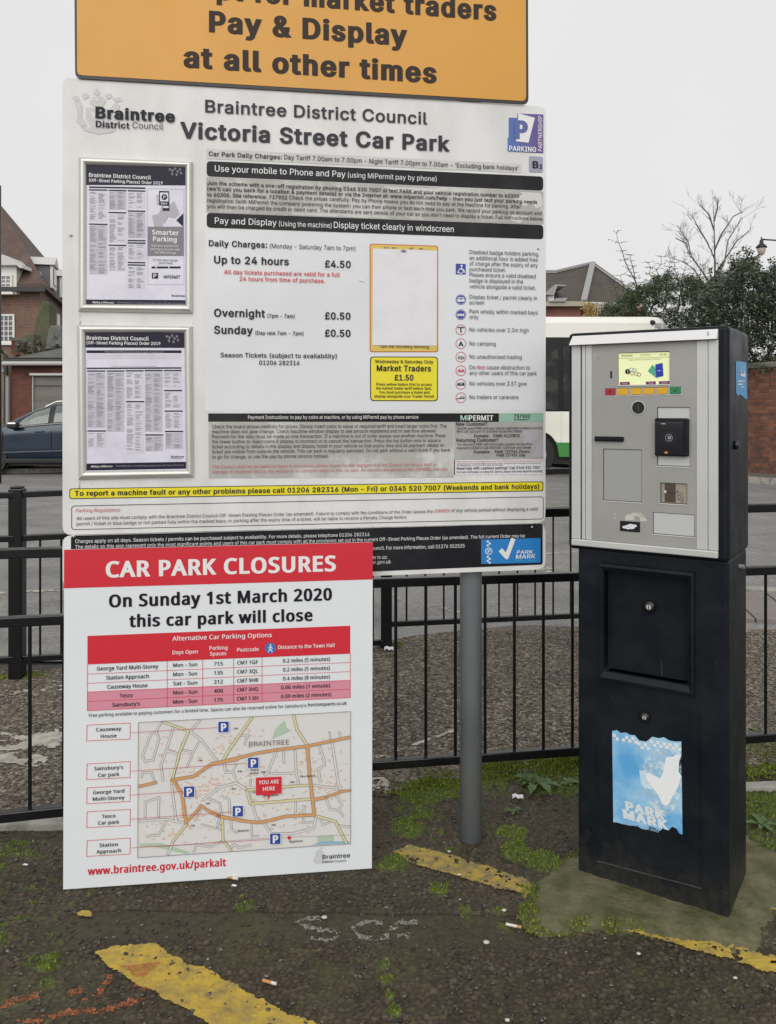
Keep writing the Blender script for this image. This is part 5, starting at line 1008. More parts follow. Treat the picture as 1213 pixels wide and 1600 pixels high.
for k, dx in enumerate((0, 8, 14)): pm.line(mat('contactless_grey', (.45, .47, .5), .4), [s7(684 + dx, 732), s7(688 + dx, 740), s7(684 + dx, 749)], .9, .0387)
pm.greek(mat('contactless_grey', (.45, .47, .5), .4), *[s7(640, 0)[0], s7(670, 0)[0]], s7(0, 652)[1], 1.2, .0383); pm.disc(mat('reader_amber', (.55, .2, .05), .3), *s7(672,834), 3, .0383, 12, ry=2)
pm.flush({})
ret = hbox('coin_return', 'ret', mat('return_beige', (.34, .31, .25), .45, metal=.2), .0135)
raised('return_cup', mat('return_dark', (.07, .055, .04), .4), (650, 1030, 719, 1150), .013, .0150, .004); raised('return_bar', mdark, (648, 1083, 772, 1090), .0145, .0165, .0005); raised('return_key', mlite, (646, 1073, 662, 1092), .0145, .0185, .001); raised('return_mark', mdark, (727, 1074, 734, 1083), .013, .0150, .0003)
pm = Print(MP, ret); pm.line(mdark, [s7(730,1105), s7(752,1104), s7(754,1125), s7(732,1128)], .6, .0142, closed=True); pm.line(mdark, [s7(738,1128), s7(762,1150), s7(766,1116)], .6, .0146); pm.flush({'machine_dark': 'printed_mark'})
hbox('blank_plate', 'plate', mlite, .0165)
tk = raised('coin_sticker', mdark, (372, 1263, 498, 1338), CF - .001, CF + .0012, .0006)
pm = Print(MP, tk)
for x, y in ((405, 1303), (425, 1297), (448, 1307), (462, 1296), (440, 1292), (425, 1308)): pm.disc(paper_w, *s7(x, y), 4.3, CF + .0016 + x * 1e-6, 16, ry=2.2)
pm.flush({'white_paper': 'coin_picture'})
pm = Print(MP, tm); tornm = mat('torn_label', (.55, .54, .50), .7, col2=(.36, .33, .28), scale=60, lo=.5, hi=.65)
pm.poly(tornm, [s7(*p) for p in [(405,1262),(403,1238),(418,1222),(440,1224),(455,1212),(480,1216),(505,1215),(520,1232),(545,1266),(500,1268),(497,1245),(478,1230),(462,1240),(470,1262)]], CF + .0004)
pm.poly(tornm, [s7(*p) for p in [(332,1218),(343,1216),(345,1250),(334,1254),(340,1236)]], CF + .0004); pm.flush({'torn_label': 'torn_sticker_residue'})
# blue sticker on the lower front, weathered
sky_b = mat('weathered_blue_sticker', (.10, .38, .72), .45, col2=(.36, .62, .82), scale=9, lo=.35, hi=.62); pm = Print(MP, tm)
def s8(x, y): return (880 + x / 2.6667, 860 + y / 2.6667)
edge_ = [(205,752),(225,748),(240,760),(262,758),(280,768),(300,770),(318,792),(348,796),(372,776),(400,782),(420,778),(445,792),(470,796),(493,795),(494,850),(484,880),(482,920),(495,940),(498,1183),(486,1180),(474,1160),(455,1150),(440,1166),(418,1158),(404,1168),(380,1156),(360,1150),(350,1164),(325,1158),(310,1146),(280,1146),(250,1140),(222,1132),(210,1132)]
pm.poly(sky_b, [s8(*p) for p in edge_], .0012)
pm.poly(mat('sticker_halo', (.45, .68, .84), .5, col2=(.62, .76, .85), scale=24, lo=.4, hi=.6, alpha_noise=(26, .40, .56)), [s8(*p) for p in [(360,850),(420,800),(492,800),(494,1000),(470,1080),(430,1110),(380,1090),(330,1000),(318,920)]], .0015)
pm.poly(mat('sticker_white', (.82, .85, .86), .5, col2=(.60, .74, .83), scale=30, lo=.58, hi=.75), [s8(*p) for p in [(430,862),(462,858),(470,848),(492,852),(484,880),(482,920),(493,940),(480,985),(455,1030),(440,1058),(425,1062),(412,1052),(395,1015),(365,975),(345,945),(344,932),(358,925),(385,940),(405,950),(418,920),(424,890)]], .0018)
for i in range(22):
    for j in range(2):
        if (i + j) % 2: continue
        x = 207 + i * 13; y = 762 + j * 13 + i * 2.2
        if y < 752 + (18 if 220 < x < 300 else 0): continue
        if 300 < x < 360: y += 18
        if x < 482: pm.poly(white_ink, [s8(x, y), s8(x + 13, y + 2.2), s8(x + 13, y + 15), s8(x, y + 13)], .0017)
wf = mat('faded_white_print', (.66, .73, .76), .5)
pm.text(wf, 'PARK', *s8(262,1078), s8(428,0)[0], 14, bold=.07, c=.0022, slant=-.12); pm.text(wf, 'MARK', *s8(252,1112), s8(442,0)[0], 14.5, bold=.07, c=.0022, slant=-.12); pm.text(mat('pale_sticker_print', (.32, .52, .7), .5), 'SAFER PARKING', *s8(250,1134), s8(400,0)[0], 4, bold=.02, c=.0022)
pm.flush({'weathered_blue_sticker': 'blue_sticker', 'sticker_white': 'tick_mark', 'sticker_halo': 'worn_patch', 'white_ink': 'checker_band', 'faded_white_print': 'lettering', 'pale_sticker_print': 'lettering'})
# side: blue parking app sticker, side lock, vent seam
ps = Print(SD, tm)
def sdp(x, y):
    a, b = SD.uv(x, y); return a, b
nout = MP.u
class SideP(Plane): pass
S2 = Plane(MP.p(uR, 0, 0), -MP.n); S2.n = MP.u.copy()
ps = Print(S2, tm); sblue = mat('side_sticker_blue', (.03, .30, .60), .4)
ps.poly(sblue, [s7(*p) for p in [(1089,262),(1120,262),(1156,268),(1160,480),(1163,500),(1150,498),(1120,472),(1100,476),(1090,460)]], .0012)
ps.line(WI, [s7(1120,300), s7(1120,345), s7(1146,352), s7(1138,326), s7(1138,296)], .8, .002)
for y, w_ in ((383, 40), (402, 46), (420, 40)): ps.greek(WI, s7(1102,0)[0], s7(1102 + w_,0)[0], s7(0,y)[1], 2, .002)
ps.flush({'side_sticker_blue': 'side_sticker', 'white_ink': 'side_lettering'})
a, b = S2.uv(*s7(1083,790)); q = S2.p(a, b, 0); MB().tube([q, q + S2.n * .009, q + S2.n * .012], [.013, .013, .009], 18).build('side_lock', mdark, tm, smooth=True)
a, b = S2.uv(1157, 885); MB().tube([S2.p(a, b, -.01), S2.p(a, b, .012)], .007, 10).build('bolt_head', galv, tm)
# plinth
pp = [G(*p) for p in ((868,1358),(905,1335),(1010,1300),(1165,1310),(1235,1345),(1170,1478),(1060,1462),(960,1448),(835,1452),(820,1420),(845,1385))]
ring2 = []
for i in range(len(pp)):
    A, B_ = pp[i], pp[(i + 1) % len(pp)]
    for j in range(8): t = j / 8; v = A.lerp(B_, t); ring2.append(Vector((v.x + random.uniform(-.006, .006), v.y + random.uniform(-.006, .006), .012)))
Xp, Yp, Fp = grid_mesh(min(v.x for v in pp) - .06, max(v.x for v in pp) + .06, min(v.y for v in pp) - .06, max(v.y for v in pp) + .06, .007)
poly_ = [(v.x, v.y) for v in pp]; ds = np.full(Xp.shape, 9.)
for i in range(len(poly_)):
    (x1, y1), (x2, y2) = poly_[i - 1], poly_[i]; L2 = (x2 - x1) ** 2 + (y2 - y1) ** 2; t = np.clip(((Xp - x1) * (x2 - x1) + (Yp - y1) * (y2 - y1)) / L2, 0, 1); ds = np.minimum(ds, np.hypot(Xp - x1 - t * (x2 - x1), Yp - y1 - t * (y2 - y1)))
ds = np.where(inpoly(Xp, Yp, poly_), ds, -ds) + (fbm(Xp * 22, Yp * 22, 400) - .5) * .045
Zp = np.clip(ds / .035, -1, 1) * .011 + .003 + (fbm(Xp * 9, Yp * 9, 410) - .5) * .010 + (fbm(Xp * 70, Yp * 70, 420) - .5) * .0035
kf = (ds > -.03)[Fp].all(1); Fp = Fp[kf]; us = np.unique(Fp); rm_ = np.full(len(Xp), -1); rm_[us] = np.arange(len(us))
link('concrete_plinth', mesh_of('concrete_plinth', np.stack([Xp, Yp, Zp], 1)[us], rm_[Fp], (0, 0, 0), True), conc, kind='structure')
n = 60000; i_ = RNG.integers(0, len(Xp), n); em = (np.abs(ds[i_]) < .03) & (fbm(Xp[i_] * 12, Yp[i_] * 12, 430) > .52) & (Xp[i_] < G(1000, 1440).x); i_ = i_[em]
tufts('plinth_edge_moss', np.stack([Xp[i_] + RNG.uniform(-.004, .004, len(i_)), Yp[i_] + RNG.uniform(-.004, .004, len(i_)), Zp[i_] - .001], 1), (.003, .009), .0024, mossm)

# ---------------------------------------------------------------- background: walls and buildings
def brickmat(name, c1, c2, mortar, sx=4.35, sy=12.5, rot=0):
    m, nt, b = nodes(name); g = nt.nodes.new('ShaderNodeNewGeometry'); s = nt.nodes.new('ShaderNodeSeparateXYZ'); nt.links.new(g.outputs[0], s.inputs[0])
    ad = nt.nodes.new('ShaderNodeMath'); ad.operation = 'ADD'; nt.links.new(s.outputs[0], ad.inputs[0]); nt.links.new(s.outputs[1], ad.inputs[1])
    c = nt.nodes.new('ShaderNodeCombineXYZ'); nt.links.new(ad.outputs[0], c.inputs[0]); nt.links.new(s.outputs[2], c.inputs[1])
    br = nt.nodes.new('ShaderNodeTexBrick'); nt.links.new(c.outputs[0], br.inputs[0]); br.inputs['Scale'].default_value = 1; br.inputs['Brick Width'].default_value = .225; br.inputs['Row Height'].default_value = .075; br.inputs['Mortar Size'].default_value = .008
    br.inputs['Color1'].default_value = c1 + (1,); br.inputs['Color2'].default_value = c2 + (1,); br.inputs['Mortar'].default_value = mortar + (1,)
    v = ramp(nt, noise(nt, 1.1, 6, .7), .3, .7, (.7, .68, .66, 1), (1.2, 1.2, 1.2, 1)); nt.links.new(mixc(nt, 1.0, br.outputs[0], v, 'MULTIPLY'), b.inputs['Base Color']); b.inputs['Roughness'].default_value = .85
    bumpn(nt, br.outputs['Fac'], .8, .006, b).invert = True; return m
brick_far = brickmat('red_brown_brick', (.19, .098, .070), (.13, .072, .054), (.22, .18, .15)); brick_out = brickmat('dark_red_brick', (.17, .055, .035), (.11, .038, .028), (.12, .08, .065)); brick_r = brickmat('orange_red_brick', (.27, .095, .07), (.22, .08, .06), (.24, .16, .13))
roofm = mat('brown_tile_roof', (.095, .062, .05), .8, col2=(.13, .09, .075), scale=1.5, bump=.03, bscale=6); whitep = mat('white_joinery', (.68, .67, .63), .5); glassd = mat('window_glass', (.10, .115, .13), .08, spec=.8)
slate = mat('grey_felt_roof', (.11, .115, .105), .85, col2=(.075, .085, .06), scale=2); leadm = mat('lead_grey', (.30, .30, .30), .6)
def PX(x, y, D): return P(x, y, D)
def win(parent, x0, y0, x1, y1, D, nx, ny, name='window', arch=False):
    A = P(x0, y1, D); B = P(x1, y0, D); fw = .09; w_ = bpy.data.objects.new(name, None)
    f = MB(); 
    f.box(A.x, B.x, D - .07, D + .02, A.z, A.z + fw); f.box(A.x, B.x, D - .07, D + .02, B.z - fw, B.z); f.box(A.x, A.x + fw, D - .07, D + .02, A.z + fw, B.z - fw); f.box(B.x - fw, B.x, D - .07, D + .02, A.z + fw, B.z - fw)
    for i in range(1, nx): x = A.x + fw + (B.x - A.x - 2 * fw) * i / nx; f.box(x - .02, x + .02, D - .05, D + .0, A.z + fw, B.z - fw)
    for i in range(1, ny): z = A.z + fw + (B.z - A.z - 2 * fw) * i / ny; h = .035 if i * 2 == ny else .02; f.box(A.x + fw, B.x - fw, D - .053, D + .003, z - h, z + h)
    o = f.build(name, whitep, parent); MB().box(A.x + fw, B.x - fw, D - .012, D - .004, A.z + fw, B.z - fw).build('pane', glassd, o)
    MB().box(A.x - .06, B.x + .06, D - .14, D, A.z - .1, A.z - .003).build('sill', whitep, o); return o
# brick apartment house at the left
DH = 40.0; cx_ = P(63.5, 445, DH); h1 = root('brick_house', 'tall red brown brick house with white dormers at the left edge', 'house', (-19, 44, 0))
dirv = Vector(((270 - CX) / F, 1, 0)).normalized(); L_ = 26; zE = cx_.z; xl = -34.0
p0 = Vector((cx_.x, DH, 0)); p1 = p0 + dirv * L_
MB().box8([(xl, DH, 0), (p0.x, p0.y, 0), (p1.x, p1.y, 0), (xl - 4, DH + L_, 0), (xl, DH, zE), (p0.x, p0.y, zE), (p1.x, p1.y, zE), (xl - 4, DH + L_, zE)]).build('wall', brick_far, h1)
RH = P(0, 352, DH + 4).z + 1.6; E0 = Vector((p0.x + .35, DH - .35, zE)); E1 = Vector((xl, DH - .35, zE)); E2 = p1 + Vector((.35, .3, zE)); apex = Vector((p0.x - 4.2, DH + 4.4, zE + 5.2)); apex2 = apex + dirv * (L_ - 8); apL = Vector((xl, DH + 4.4, zE + 5.2))
MB().add([E1, E0, apex, apL, E2, apex2, (E0.x, E0.y, zE - .2), (E1.x, E1.y, zE - .2), (E2.x, E2.y, zE - .2)], [(0, 1, 2, 3), (1, 4, 5, 2), (7, 6, 1, 0), (6, 8, 4, 1)]).build('roof', roofm, h1)
MB().bar(Vector((E1.x, E1.y - .06, zE - .28)), Vector((E0.x, E0.y - .06, zE - .28)), .2, .22).build('gutter', mat('dark_gutter', (.03, .028, .028), .5), h1)
# upper gable roof behind
q0 = P(53.5, 406.5, 44); q1 = P(-20, 336, 44); q2 = P(34, 406.5, 44); q3 = P(-20, 395, 44)
MB().prism([q0, q1, q3, q2], (-.8, 4, 0)).build('upper_roof', roofm, h1)
# front dormer
dm = MB().box(P(-22, 0, 39.6).x, P(26, 0, 39.6).x, 39.6, 43.5, P(0, 459, 39.6).z, P(0, 413, 39.6).z).build('dormer', whitep, h1)
arc = [P(x, y, 39.3) for x, y in ((-26, 414), (-24, 404), (-12, 400), (4, 397.5), (14, 401), (24, 409), (34, 413), (36, 419), (30, 418), (26, 414))]
MB().prism(arc, (0, 4, 0)).build('dormer_roof', mat('lead_white', (.55, .54, .52), .6), h1)
win(h1, -14, 429, 20, 457, 39.58, 4, 4); win(h1, -16, 491, 23.5, 536, DH, 5, 5); win(h1, -16, 590, 22, 636, DH, 5, 5)
# three dormers along the receding side
lwm = mat('lead_white', (.55, .54, .52), .6)
for k, t in enumerate((1.6, 5.2, 9.2, 13.6, 18.4, 23)):
    b0 = p0 + dirv * t; sidev = Vector((dirv.y, -dirv.x, 0)); zz = zE + .15
    a = b0 - sidev * 1.5; pts = [a + sidev * 1.7, a + sidev * 1.7 + dirv * 1.4, a + dirv * 1.4 - sidev * .1, a - sidev * .1]
    MB().box8([v + Vector((0, 0, zz)) for v in pts] + [v + Vector((0, 0, zz + 1.05)) for v in pts]).build('dormer', mat('slate_cheek', (.13, .135, .15), .7), h1)
    q_ = a + sidev * 1.72; MB().box8([v + Vector((0, 0, z)) for z in (zz - .05, zz + 1.07) for v in (q_, q_ + sidev * .12, q_ + sidev * .12 + dirv * 1.42, q_ + dirv * 1.42)]).build('dormer_front', whitep, h1)
    f0 = a + sidev * 1.95 - dirv * .18 + Vector((0, 0, zz + 1.075)); f1 = f0 + dirv * 1.7; fm = (f0 + f1) / 2 + Vector((0, 0, .5)); MB().prism([f0, f1, fm], -sidev * 1.9).build('dormer_roof', lwm, h1)
    w0 = q_ + sidev * .13 + dirv * .25 + Vector((0, 0, zz + .15)); MB().prism([w0, w0 + dirv * .9, w0 + dirv * .9 + Vector((0, 0, .8)), w0 + Vector((0, 0, .8))], sidev * .03).build('window', glassd, h1)
    w0 = b0 + sidev * .02 + dirv * .3 + Vector((0, 0, zz - 2.6)); MB().prism([w0, w0 + dirv * 1.0, w0 + dirv * 1.0 + Vector((0, 0, 1.7)), w0 + Vector((0, 0, 1.7))], sidev * .06).build('window', whitep, h1)
# outbuilding
DO = 24.0; ob_ = root('outbuilding', 'low dark red brick outbuilding with boarded window behind the parked car', 'building', (P(100, 640, DO).x, DO + 2, 0))
A = P(18, 570, DO); xr = P(420, 0, DO).x
panel = MB(); wx0, wx1 = P(50, 0, DO).x, P(180, 0, DO).x; wz0, wz1 = P(0, 652, DO).z, P(0, 583, DO).z
panel.box(A.x, wx0, DO, DO + 5, 0, A.z); panel.box(wx1, xr, DO, DO + 5, 0, A.z); panel.box(wx0, wx1, DO, DO + 5, 0, wz0); panel.box(wx0, wx1, DO, DO + 5, wz1, A.z); panel.build('wall', brick_out, ob_)
bgrey = mat('boarding_grey', (.20, .185, .165), .8, col2=(.15, .14, .125), scale=3, stretch=(.3, 1, 2))
for z0, z1 in ((wz0, P(0, 602.5, DO).z - .02), (P(0, 602.5, DO).z, wz1)): MB().box(wx0, wx1, DO + .10, DO + .16, z0 + .003, z1 - .003).build('board', bgrey, ob_)
MB().box(wx0 - .05, wx1 + .1, DO - .06, DO + .1, wz1 - .07, wz1 + .0).build('lintel', whitep, ob_, bevel=.01)
MB().box(wx0 - .02, wx0 + .02, DO + .02, DO + .1, wz0, wz1 - .08).build('window_jamb', whitep, ob_)
zf = A.z; MB().box8([(A.x - .15, DO - .25, zf + .01), (xr, DO - .25, zf + .01), (xr, DO + 5.2, zf + .01), (A.x - .1, DO + 5.2, zf + .01), (A.x - .15, DO - .25, zf + .12), (xr, DO - .25, zf + .12), (xr, DO + 5.2, zf + 1.1), (A.x + .5, DO + 5.2, zf + 1.1)]).build('roof', slate, ob_)
MB().tube([(A.x - .1, DO - .33, zf + .02), (xr, DO - .33, zf + .03)], .06, 8).build('gutter', mat('pale_gutter', (.45, .45, .44), .5), ob_); MB().tube([(A.x - .1, DO - .26, zf + .17), (xr, DO - .26, zf + .17)], .03, 6).build('pipe', mat('dark_gutter', (.03, .028, .028), .5), ob_)
MB().tube([(A.x - .1, DO - .33, zf), (A.x - .12, DO - .3, zf - .2), (P(14.5, 0, DO).x, DO - .1, zf - .35), (P(14.5, 0, DO).x, DO - .1, .1)], .055, 8).build('downpipe', leadm, ob_)
# mossy sloping chimney stump, parapet and pantiles behind it
mossst = mat('mossy_render', (.065, .085, .035), .9, col2=(.13, .115, .085), scale=1.1, lo=.4, hi=.62, bump=.02, bscale=8)
DM = 29.5; ch = root('sloping_buttress', 'tall mossy green sloping render wall between the brick house and outbuilding', 'wall', (P(64, 500, DM).x, DM, 0))
MB().prism([P(66, 471, DM), P(77.5, 471, DM), P(78, 530, DM), P(74, 545, DM), P(74, 700, DM), P(50, 700, DM), P(50, 540, DM), P(56, 500, DM)], (-.2, 1.1, 0)).build('slope', mossst, ch, bevel=.05)
par_ = root('ruined_parapet', 'crumbling dark brick parapet with mossy lumps above the outbuilding roof', 'wall', (P(36, 540, 28.2).x, 28.2, 0))
MB().prism([P(18, 528, 28.2), P(50, 536, 28.2), P(50, 720, 28.2), P(18, 720, 28.2)], (0, .5, 0)).build('wall', brick_out, par_); MB().prism([P(16, 526, 28), P(52, 535, 28), P(52, 539, 28), P(16, 531, 28)], (0, .8, 0)).build('coping', slate, par_)
MB().prism([P(38, 521, 28.4), P(53, 521, 28.4), P(54, 534, 28.4), P(40, 534, 28.4)], (0, .6, 0)).build('chimney_stub', mossst, par_, bevel=.03)
lm = MB()
for i in range(60):
    c = P(random.uniform(28, 62), random.uniform(534, 556), 27.8); r = random.uniform(.06, .18); lm.add([c + Vector((random.uniform(-r, r), random.uniform(-r, r), random.uniform(-r, r))) for _ in range(6)], [(0, 1, 2), (0, 2, 3), (0, 3, 4), (1, 2, 5), (2, 3, 5), (3, 4, 5)])
lm.build('rubble', mossst, par_, kind='stuff')
tl = root('pantile_roof', 'small grey mossy pantiled roof with a broken edge above the outbuilding', 'roof', (P(90, 530, 27).x, 27, 0))
tilem = mat('grey_pantile', (.10, .10, .095), .85, col2=(.16, .155, .14), scale=3)
tx0 = P(72, 0, 27).x; s_w = .30
for i in range(16):
    for j in range(3):
        x = tx0 + i * s_w - j * .0 + .12 * j; z = P(0, 541, 27).z + j * .28; y = 27 + j * .35; V = []; K = 6
        for r_, (yy, zz) in enumerate(((y - .03, z), (y + .37, z + .33))):
            for k in range(K + 1): t = k / K; V.append((x + t * s_w * 1.02, yy, zz + .06 * math.sin(t * 2 * math.pi) + .03 + random.uniform(-.008, .008)))
        o = MB().add(V, [(k, k + 1, k + K + 2, k + K + 1) for k in range(K)]).build('tile', tilem, tl, smooth=True); o.modifiers.new('s', 'SOLIDIFY').thickness = .03
MB().prism([P(71, 545, 27.3), P(160, 545, 27.3), P(160, 512, 28.4), P(80, 508, 28.4), P(76, 516, 28.2)], (0, .4, -.1)).build('underlay', slate, tl)
MB().prism([P(71, 545, 28.6), P(160, 545, 28.6), P(160, 720, 28.6), P(71, 720, 28.6)], (0, .3, 0)).build('support_wall', brick_out, tl)
# tan walls at far left edge
tw = root('tan_wall', 'tall tan rendered wall with a dark pipe at the far left edge', 'wall', (P(4, 600, 26).x, 26, 0))
MB().prism([P(-60, 548, 26), P(8, 548, 26), P(17, 560, 26), P(17, 718, 26), P(-60, 718, 26)], (0, .4, 0)).build('wall', mat('tan_render', (.22, .17, .10), .85, col2=(.15, .12, .075), scale=2), tw)
MB().tube([P(2, 548, 25.8), P(9, 556, 25.8), P(10, 600, 25.8), P(9, 715, 25.8)], .07, 8).build('pipe', mat('dark_gutter', (.03, .028, .028), .5), tw)
# dark pole at very left edge
pc = P(-4.5, 640, 17); lp = root('dark_pole', 'dark vertical pole cut by the left edge of the picture', 'pole', (pc.x, pc.y, 0)); MB().tube([(pc.x, 17, .0), (pc.x, 17, P(0, 290, 17).z)], [.085, .08], 16).build('shaft', mat('pole_brown_black', (.03, .022, .022), .5), lp, smooth=True)

# right hand house
DR = 48.0; h2 = root('hipped_roof_house', 'brown hipped roof house of red brick beyond the bus roof', 'house', (P(900, 480, DR).x, DR + 4, 0))
rx = lambda x, y, D=DR: P(x, y, D)
MB().box(P(780, 0, DR).x, P(907, 0, DR).x, DR, DR + 9, 0, P(0, 479, DR).z).build('wall', brick_r, h2); MB().box(P(905, 0, DR + 1).x + .02, P(1010, 0, DR + 1).x, DR + 1, DR + 10, 0, P(0, 476, DR + 1).z).build('wall', brick_r, h2)
ro = [P(760, 474, DR - .5), P(912, 472, DR - .5), P(926, 412.5, DR + 5), P(868, 426, DR + 5.5), P(760, 426, DR + 5.5), P(1012, 474, DR + 3)]
MB().add(ro, [(0, 1, 2, 3, 4), (1, 5, 2)]).build('roof', mat('dark_brown_roof', (.082, .068, .055), .85, col2=(.06, .052, .045), scale=1.2, bump=.05, bscale=5), h2)
for a, b, w_ in ((1, 2, .34), (2, 3, .22), (3, 4, .22), (2, 5, .22)): MB().bar(ro[a] + Vector((0, -.1, .08)), ro[b] + Vector((0, -.1, .08)), w_, .12).build('ridge_capping', leadm, h2)
MB().box(P(760, 0, DR).x, P(910, 0, DR).x, DR - .55, DR - .3, P(0, 480, DR).z, P(0, 472.5, DR).z).build('fascia', mat('pale_fascia', (.36, .33, .27), .7), h2); MB().box(P(911, 0, DR).x, P(1010, 0, DR).x, DR + .3, DR + .5, P(0, 480, DR).z, P(0, 473, DR).z).build('fascia', leadm, h2)
MB().prism([P(857, 462, DR - .6), P(866, 460, DR - .6), P(866, 470, DR - .6), P(858, 470, DR - .6)], (0, 2, 0)).build('dormer', whitep, h2); MB().prism([P(855, 460, DR - .9), P(868, 444.5, DR - .9), P(884, 445, DR - .9), P(884, 447, DR - .9), P(871, 447, DR - .9), P(866, 461, DR - .9)], (0, 2.2, 0)).build('dormer_roof', leadm, h2); MB().prism([P(869, 466, DR - .7), P(887, 465, DR - .7), P(884, 471, DR - .7), P(860, 471, DR - .7)], (0, 1, 0)).build('skylight', leadm, h2)

# brick garden wall at right, real bricks in view
W0 = Vector((P(1230, 0, 18.0).x, 18.0, 0)); W1 = Vector((P(960, 0, 22.0).x, 22.0, 0)); dW = (W0 - W1); LW = dW.length; dW.normalize(); nW = Vector((dW.y, -dW.x, 0)); nW = nW if nW.y < 0 else -nW
zW = 2.42; wl = root('brick_wall', 'long red brick wall with pale coping under the dark hedge behind the ticket machine', 'wall', (W1 + W0) / 2)
A = W1; B_ = W0 + dW * 5; MB().box8([A, B_, B_ - nW * .22, A - nW * .22] + [v + Vector((0, 0, zW)) for v in (A, B_, B_ - nW * .22, A - nW * .22)]).build('mortar_core', mat('mortar', (.17, .13, .105), .9), wl)
MB().box8([v + Vector((0, 0, z)) for z in (zW + .002, zW + .13) for v in (A + nW * .06, B_ + nW * .06, B_ - nW * .28, A - nW * .28)]).build('coping', mat('coping_grey', (.2, .19, .165), .85, col2=(.11, .12, .08), scale=3), wl, bevel=.02)
bms = [mat('brick_red', (.20, .082, .052), .85, col2=(.12, .055, .042), scale=6), mat('brick_brown', (.14, .068, .05), .85, col2=(.09, .048, .04), scale=6), mat('brick_orange', (.25, .11, .065), .85, col2=(.16, .075, .05), scale=6)]
bme = []
for m in bms: bme.append(None)
s0 = (Vector((P(1158, 0, 18.9).x, 18.9, 0)) - W1).dot(dW); rows = int(zW / .075); proto = {}; cnt = 0; rest = MB()
for r in range(rows):
    z = .004 + r * .075; s = -(.1125 if r % 2 else 0)
    while s < LW + 4.6:
        inview = s > s0 - .1 and s < LW + .45
        c = W1 + dW * s; h = .065; o_ = .008 + random.uniform(-.002, .003)
        if inview and cnt < 298:
            k = random.choice((0, 0, 1, 2))
            if k not in proto:
                V = [dW * u_ + nW * v + Vector((0, 0, zz)) for zz in (0, h) for u_, v in ((0, o_), (.215, o_), (.215, -.05), (0, -.05))]
                me = bpy.data.meshes.new('brick'); me.from_pydata([tuple(v) for v in V], [], [(3, 2, 1, 0), (4, 5, 6, 7), (0, 1, 5, 4), (1, 2, 6, 5), (2, 3, 7, 6), (3, 0, 4, 7)]); me.materials.append(bms[k]); proto[k] = me
            ob_k = bpy.data.objects.new('brick', proto[k]); C.objects.link(ob_k); ob_k.parent = wl; ob_k.location = c + Vector((0, 0, z)) - LOC[wl] + nW * random.uniform(-.003, .003); cnt += 1
        elif s > LW * .3 or True:
            V = [c + dW * u_ + nW * v + Vector((0, 0, zz + z)) for zz in (0, h) for u_, v in ((0, o_), (.215, o_), (.215, -.01), (0, -.01))]; rest.add(V, [(4, 5, 6, 7), (0, 1, 5, 4), (1, 2, 6, 5), (3, 0, 4, 7)])
        s += .225
rest.build('bricks', bms[0], wl, kind='stuff')
kerb(W1 + nW * 1.6 + Vector((0, 0, 0)), W0 + nW * 1.2 + dW * 4, .14, -.02, .11)
MB().add([v + Vector((0, 0, .085)) for v in (W1 + nW * 1.5 - dW * 6, B_ + nW * 1.1, B_, W1 - dW * 6)], [(0, 1, 2, 3)]).build('far_pavement', far_pave, kind='structure')
# pale railings left of the hedge
rl = root('pale_railings', 'pale grey vertical railings with a leafy gap at the left end of the hedge', 'railing', (P(945, 0, 25).x, 25, 0))
rm = mat('pale_railing_metal', (.36, .33, .31), .6)
rb0 = None
for x in range(918, 968, 4):
    q = P(x, 477, 25); o = MB().tube([(q.x, 25, 0), (q.x, 25, q.z), (q.x, 25, q.z + .12)], [.022, .022, .003], 6).build('bar', rm, rl)
for y in (480, 494): MB().bar(P(914, y, 25), P(970, y, 25), .04, .05).build('rail', rm, rl)
# ---------------------------------------------------------------- vegetation
def leafmat(name, stops, rough=.4):
    m = cellmat(name, stops); b = m.node_tree.nodes['Principled BSDF']; b.inputs['Roughness'].default_value = rough; b.inputs['Specular IOR Level'].default_value = .55; return m
laurel = leafmat('laurel_leaf', [(0, (.018, .029, .017)), (.45, (.042, .060, .036)), (.8, (.082, .105, .060)), (.96, (.13, .15, .09)), (1, (.2, .17, .07))], .38)  # leaf tones lifted slightly, distance haze put into the colour
thorn = leafmat('fine_dark_leaf', [(0, (.018, .034, .014)), (.5, (.042, .070, .026)), (.9, (.085, .118, .04)), (1, (.15, .14, .05))], .6)
barkm = mat('grey_bark', (.16, .145, .13), .9, col2=(.09, .085, .075), scale=6, bump=.01, bscale=20); twigm = mat('dark_twig', (.085, .075, .065), .9)
def leaves(name, par, pts, size, m, aspect=.45, up=.3):
    n = len(pts); d = RNG.normal(0, 1, (n, 3)); d[:, 2] = d[:, 2] * .6 - up * .5; d /= np.linalg.norm(d, axis=1)[:, None]; r = RNG.normal(0, 1, (n, 3)); s = np.cross(d, r); s /= np.linalg.norm(s, axis=1)[:, None]
    L = RNG.uniform(size[0], size[1], n)[:, None]; w_ = L * aspect * .5; nn = np.cross(s, d)
    V = np.stack([pts, pts + d * L * .45 + s * w_ + nn * L * .08, pts + d * L, pts + d * L * .45 - s * w_ + nn * L * .08, pts + d * L * .5], 1)
    base = np.arange(n)[:, None] * 5; Fc = np.concatenate([base + np.array([[0, 1, 4]]), base + np.array([[1, 2, 4]]), base + np.array([[2, 3, 4]]), base + np.array([[3, 0, 4]])], 0)
    return link(name, mesh_of(name, V.reshape(-1, 3), Fc, LOC[par]), m, par, kind='stuff')
def topline(tab):
    xs = [t[0] for t in tab]; ys = [t[1] for t in tab]; return lambda x: np.interp(x, xs, ys)
